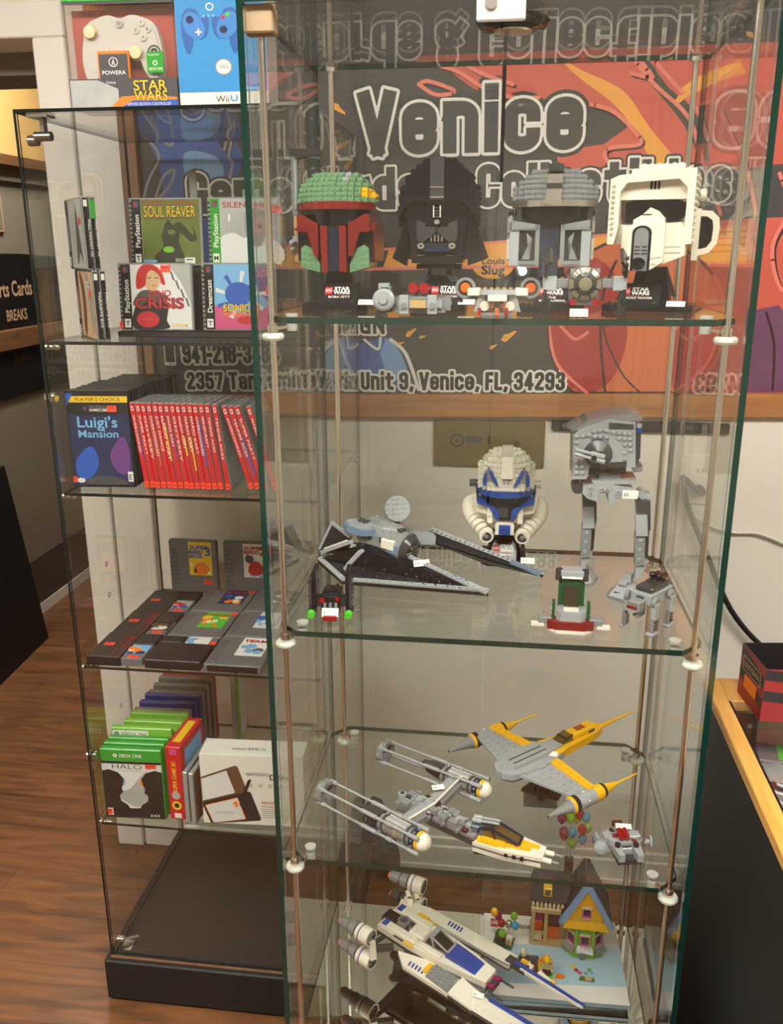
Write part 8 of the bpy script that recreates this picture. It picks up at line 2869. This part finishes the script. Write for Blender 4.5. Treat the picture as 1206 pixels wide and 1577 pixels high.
for a in range(3):
    mb.beam((.030 - .007 * math.cos(a * 1.05), -.038, .010 - .007 * math.sin(a * 1.05)), (.030 + .007 * math.cos(a * 1.05), -.038, .010 + .007 * math.sin(a * 1.05)), .0014, .0014, 'b_grey')
mb.build('valve_wheel', o)
# balloon bunch over the roof
bun = []
cols = ['b_magenta', 'b_yellow', 'b_red', 'b_azure', 'b_lime', 'b_red', 'b_azure', 'b_lime', 'b_magenta', 'b_azure', 'b_lime', 'b_red', 'b_yellow']
pts = [(-.022, 0, .020), (-.010, .004, .028), (.010, 0, .030), (.022, 0, .026), (.026, .002, .008), (.016, -.006, .010), (-.002, -.008, .006), (-.006, 0, .022), (-.018, -.004, .002), (.018, -.002, -.008), (-.002, -.004, -.014), (-.016, .004, -.010), (.006, .006, .018)]
for (p, c_) in zip(pts, cols):
    mb = MB()
    q = Vector((.004 + p[0] * 1.0, .034 + p[1] * 1.6, .228 + p[2] * 1.35))
    mb.ball(q, .0085, c_, 14, 10, (1, 1, 1.2))
    mb.cyl(q - Vector((0, 0, .010)), Vector((.0, .038, .166)), .0006, 'ink_pale', n=5)
    mb.cyl(q - Vector((0, 0, .012)), q - Vector((0, 0, .009)), .0024, c_, r1=.001, n=8)
    mb.build('balloon', o)

# ---- balloon stand
bp = at(775, 1450, Z=BT)
o = thing('balloon_stand', 'small green brick stand with seven balloons left of the toy house', 'brick model', (bp.x, bp.y, BT), -12)
mb = MB()
mb.box((-.018, -.018, 0), (.020, .014, .0032), 'b_dkgreen').studs((-.018, -.018, .0032), (.038, 0, 0), (0, .032, 0), 4, 3, 'b_dkgreen')
mb.ball((-.006, .0, .012), .011, 'b_dkgreen', 12, 8, (1, 1, 1.3)).ball((-.004, -.008, .014), .006, 'b_brown', 10, 6)
mb.box((.006, -.010, .003), (.016, .0, .022), 'b_tan', .001)
mb.build('stand_base', o)
mb = MB().box((.008, -.014, .018), (.020, -.006, .026), 'b_white', .001).box((.016, -.012, .003), (.018, -.010, .018), 'b_white')
mb.build('mailbox', o)
for (x, y, z, c_) in ((-.020, .004, .060, 'b_yellow'), (-.013, .008, .050, 'b_magenta'), (-.004, -.002, .044, 'b_red'), (.018, .006, .060, 'b_lime'), (.022, .0, .044, 'b_azure'), (.0, -.012, .030, 'b_lime'), (.010, .0, .044, 'b_silver')):
    mb = MB()
    mb.ball((x, y, z), .0072, c_, 14, 10, (1, 1, 1.25)).cyl((x, y, z - .009), (x * .3, y * .3, .008), .0005, 'ink_pale', n=5)
    mb.build('balloon', o)

# ---- two toy figures
def figure(label, px, legs, torso, hat, rz, hair=None):
    q = at(*px, Z=BT)
    o = thing('toy_figure', label, 'toy figure', (q.x, q.y, BT), rz)
    mb = MB()
    for s_ in (-1, 1):
        mb.box((s_ * .0042 - .0038, -.004, 0), (s_ * .0042 + .0038, .004, .012), legs, .001)
    mb.box((-.008, -.004, .012), (.008, .004, .014), legs)
    mb.build('legs', o)
    mb = MB()
    mb.prismy([(-.0078, .014), (.0078, .014), (.0058, .027), (-.0058, .027)], -.004, .004, torso)
    for s_ in (-1, 1):
        mb.cyl((s_ * .007, 0, .025), (s_ * .010, -.004, .016), .0024, torso, n=8).ball((s_ * .010, -.006, .015), .0024, 'b_ivory', 8, 6)
    mb.build('torso', o)
    mb = MB().cyl((0, 0, .027), (0, 0, .036), .0052, 'b_ivory', n=14).cyl((0, 0, .036), (0, 0, .0375), .0052, 'b_ivory', r1=.004, n=14)
    mb.build('head', o)
    mb = MB().ball((0, .0004, .035), .0062, hat, 14, 8, (1, 1, .85))
    if not hair:
        mb.cyl((0, -.002, .0345), (0, -.002, .0352), .0078, hat, n=14)
    mb.build('hair' if hair else 'hat', o)
figure('small toy figure with tan clothes and a yellow hat standing on the booklet', (842, 1500), 'b_brown', 'b_tan', 'b_yellow', -8)
figure('small dark toy figure with white hair behind the white wing', (806, 1488), 'b_black', 'b_dark', 'b_white', 10, True)

# ---- bag on the floor behind the case
q = at(572, 1338, Z=0)
o = thing('shoulder_bag', 'slumped dark grey bag on the floor behind the model case', 'bag', (q.x + .02, q.y + .02, 0.001))
mb = MB()
prof = [(-.055, 0), (.060, 0), (.055, .05), (.030, .14), (.005, .20), (-.030, .17), (-.05, .08)]
n = len(prof)
vv = [(x * sc, y, z * sc2) for y, sc, sc2 in ((-.055, .7, .8), (-.03, 1, 1), (.03, 1, 1), (.055, .7, .85)) for x, z in prof]
ff = [(r * n + i, r * n + (i + 1) % n, (r + 1) * n + (i + 1) % n, (r + 1) * n + i) for r in range(3) for i in range(n)] + [tuple(range(n))[::-1], tuple(range(3 * n, 4 * n))]
mat('bag_cloth', (52, 52, 58), .9, vary=.2, vscale=40, bump=.3)
mb.add(vv, ff, 'bag_cloth', True)
mb.build('body', o)
MB().tube([(-.02, -.01, .16), (-.028, -.015, .20), (-.012, -.018, .225), (.006, -.015, .215), (.014, -.01, .175)], .006, 'bag_cloth').build('strap', o)
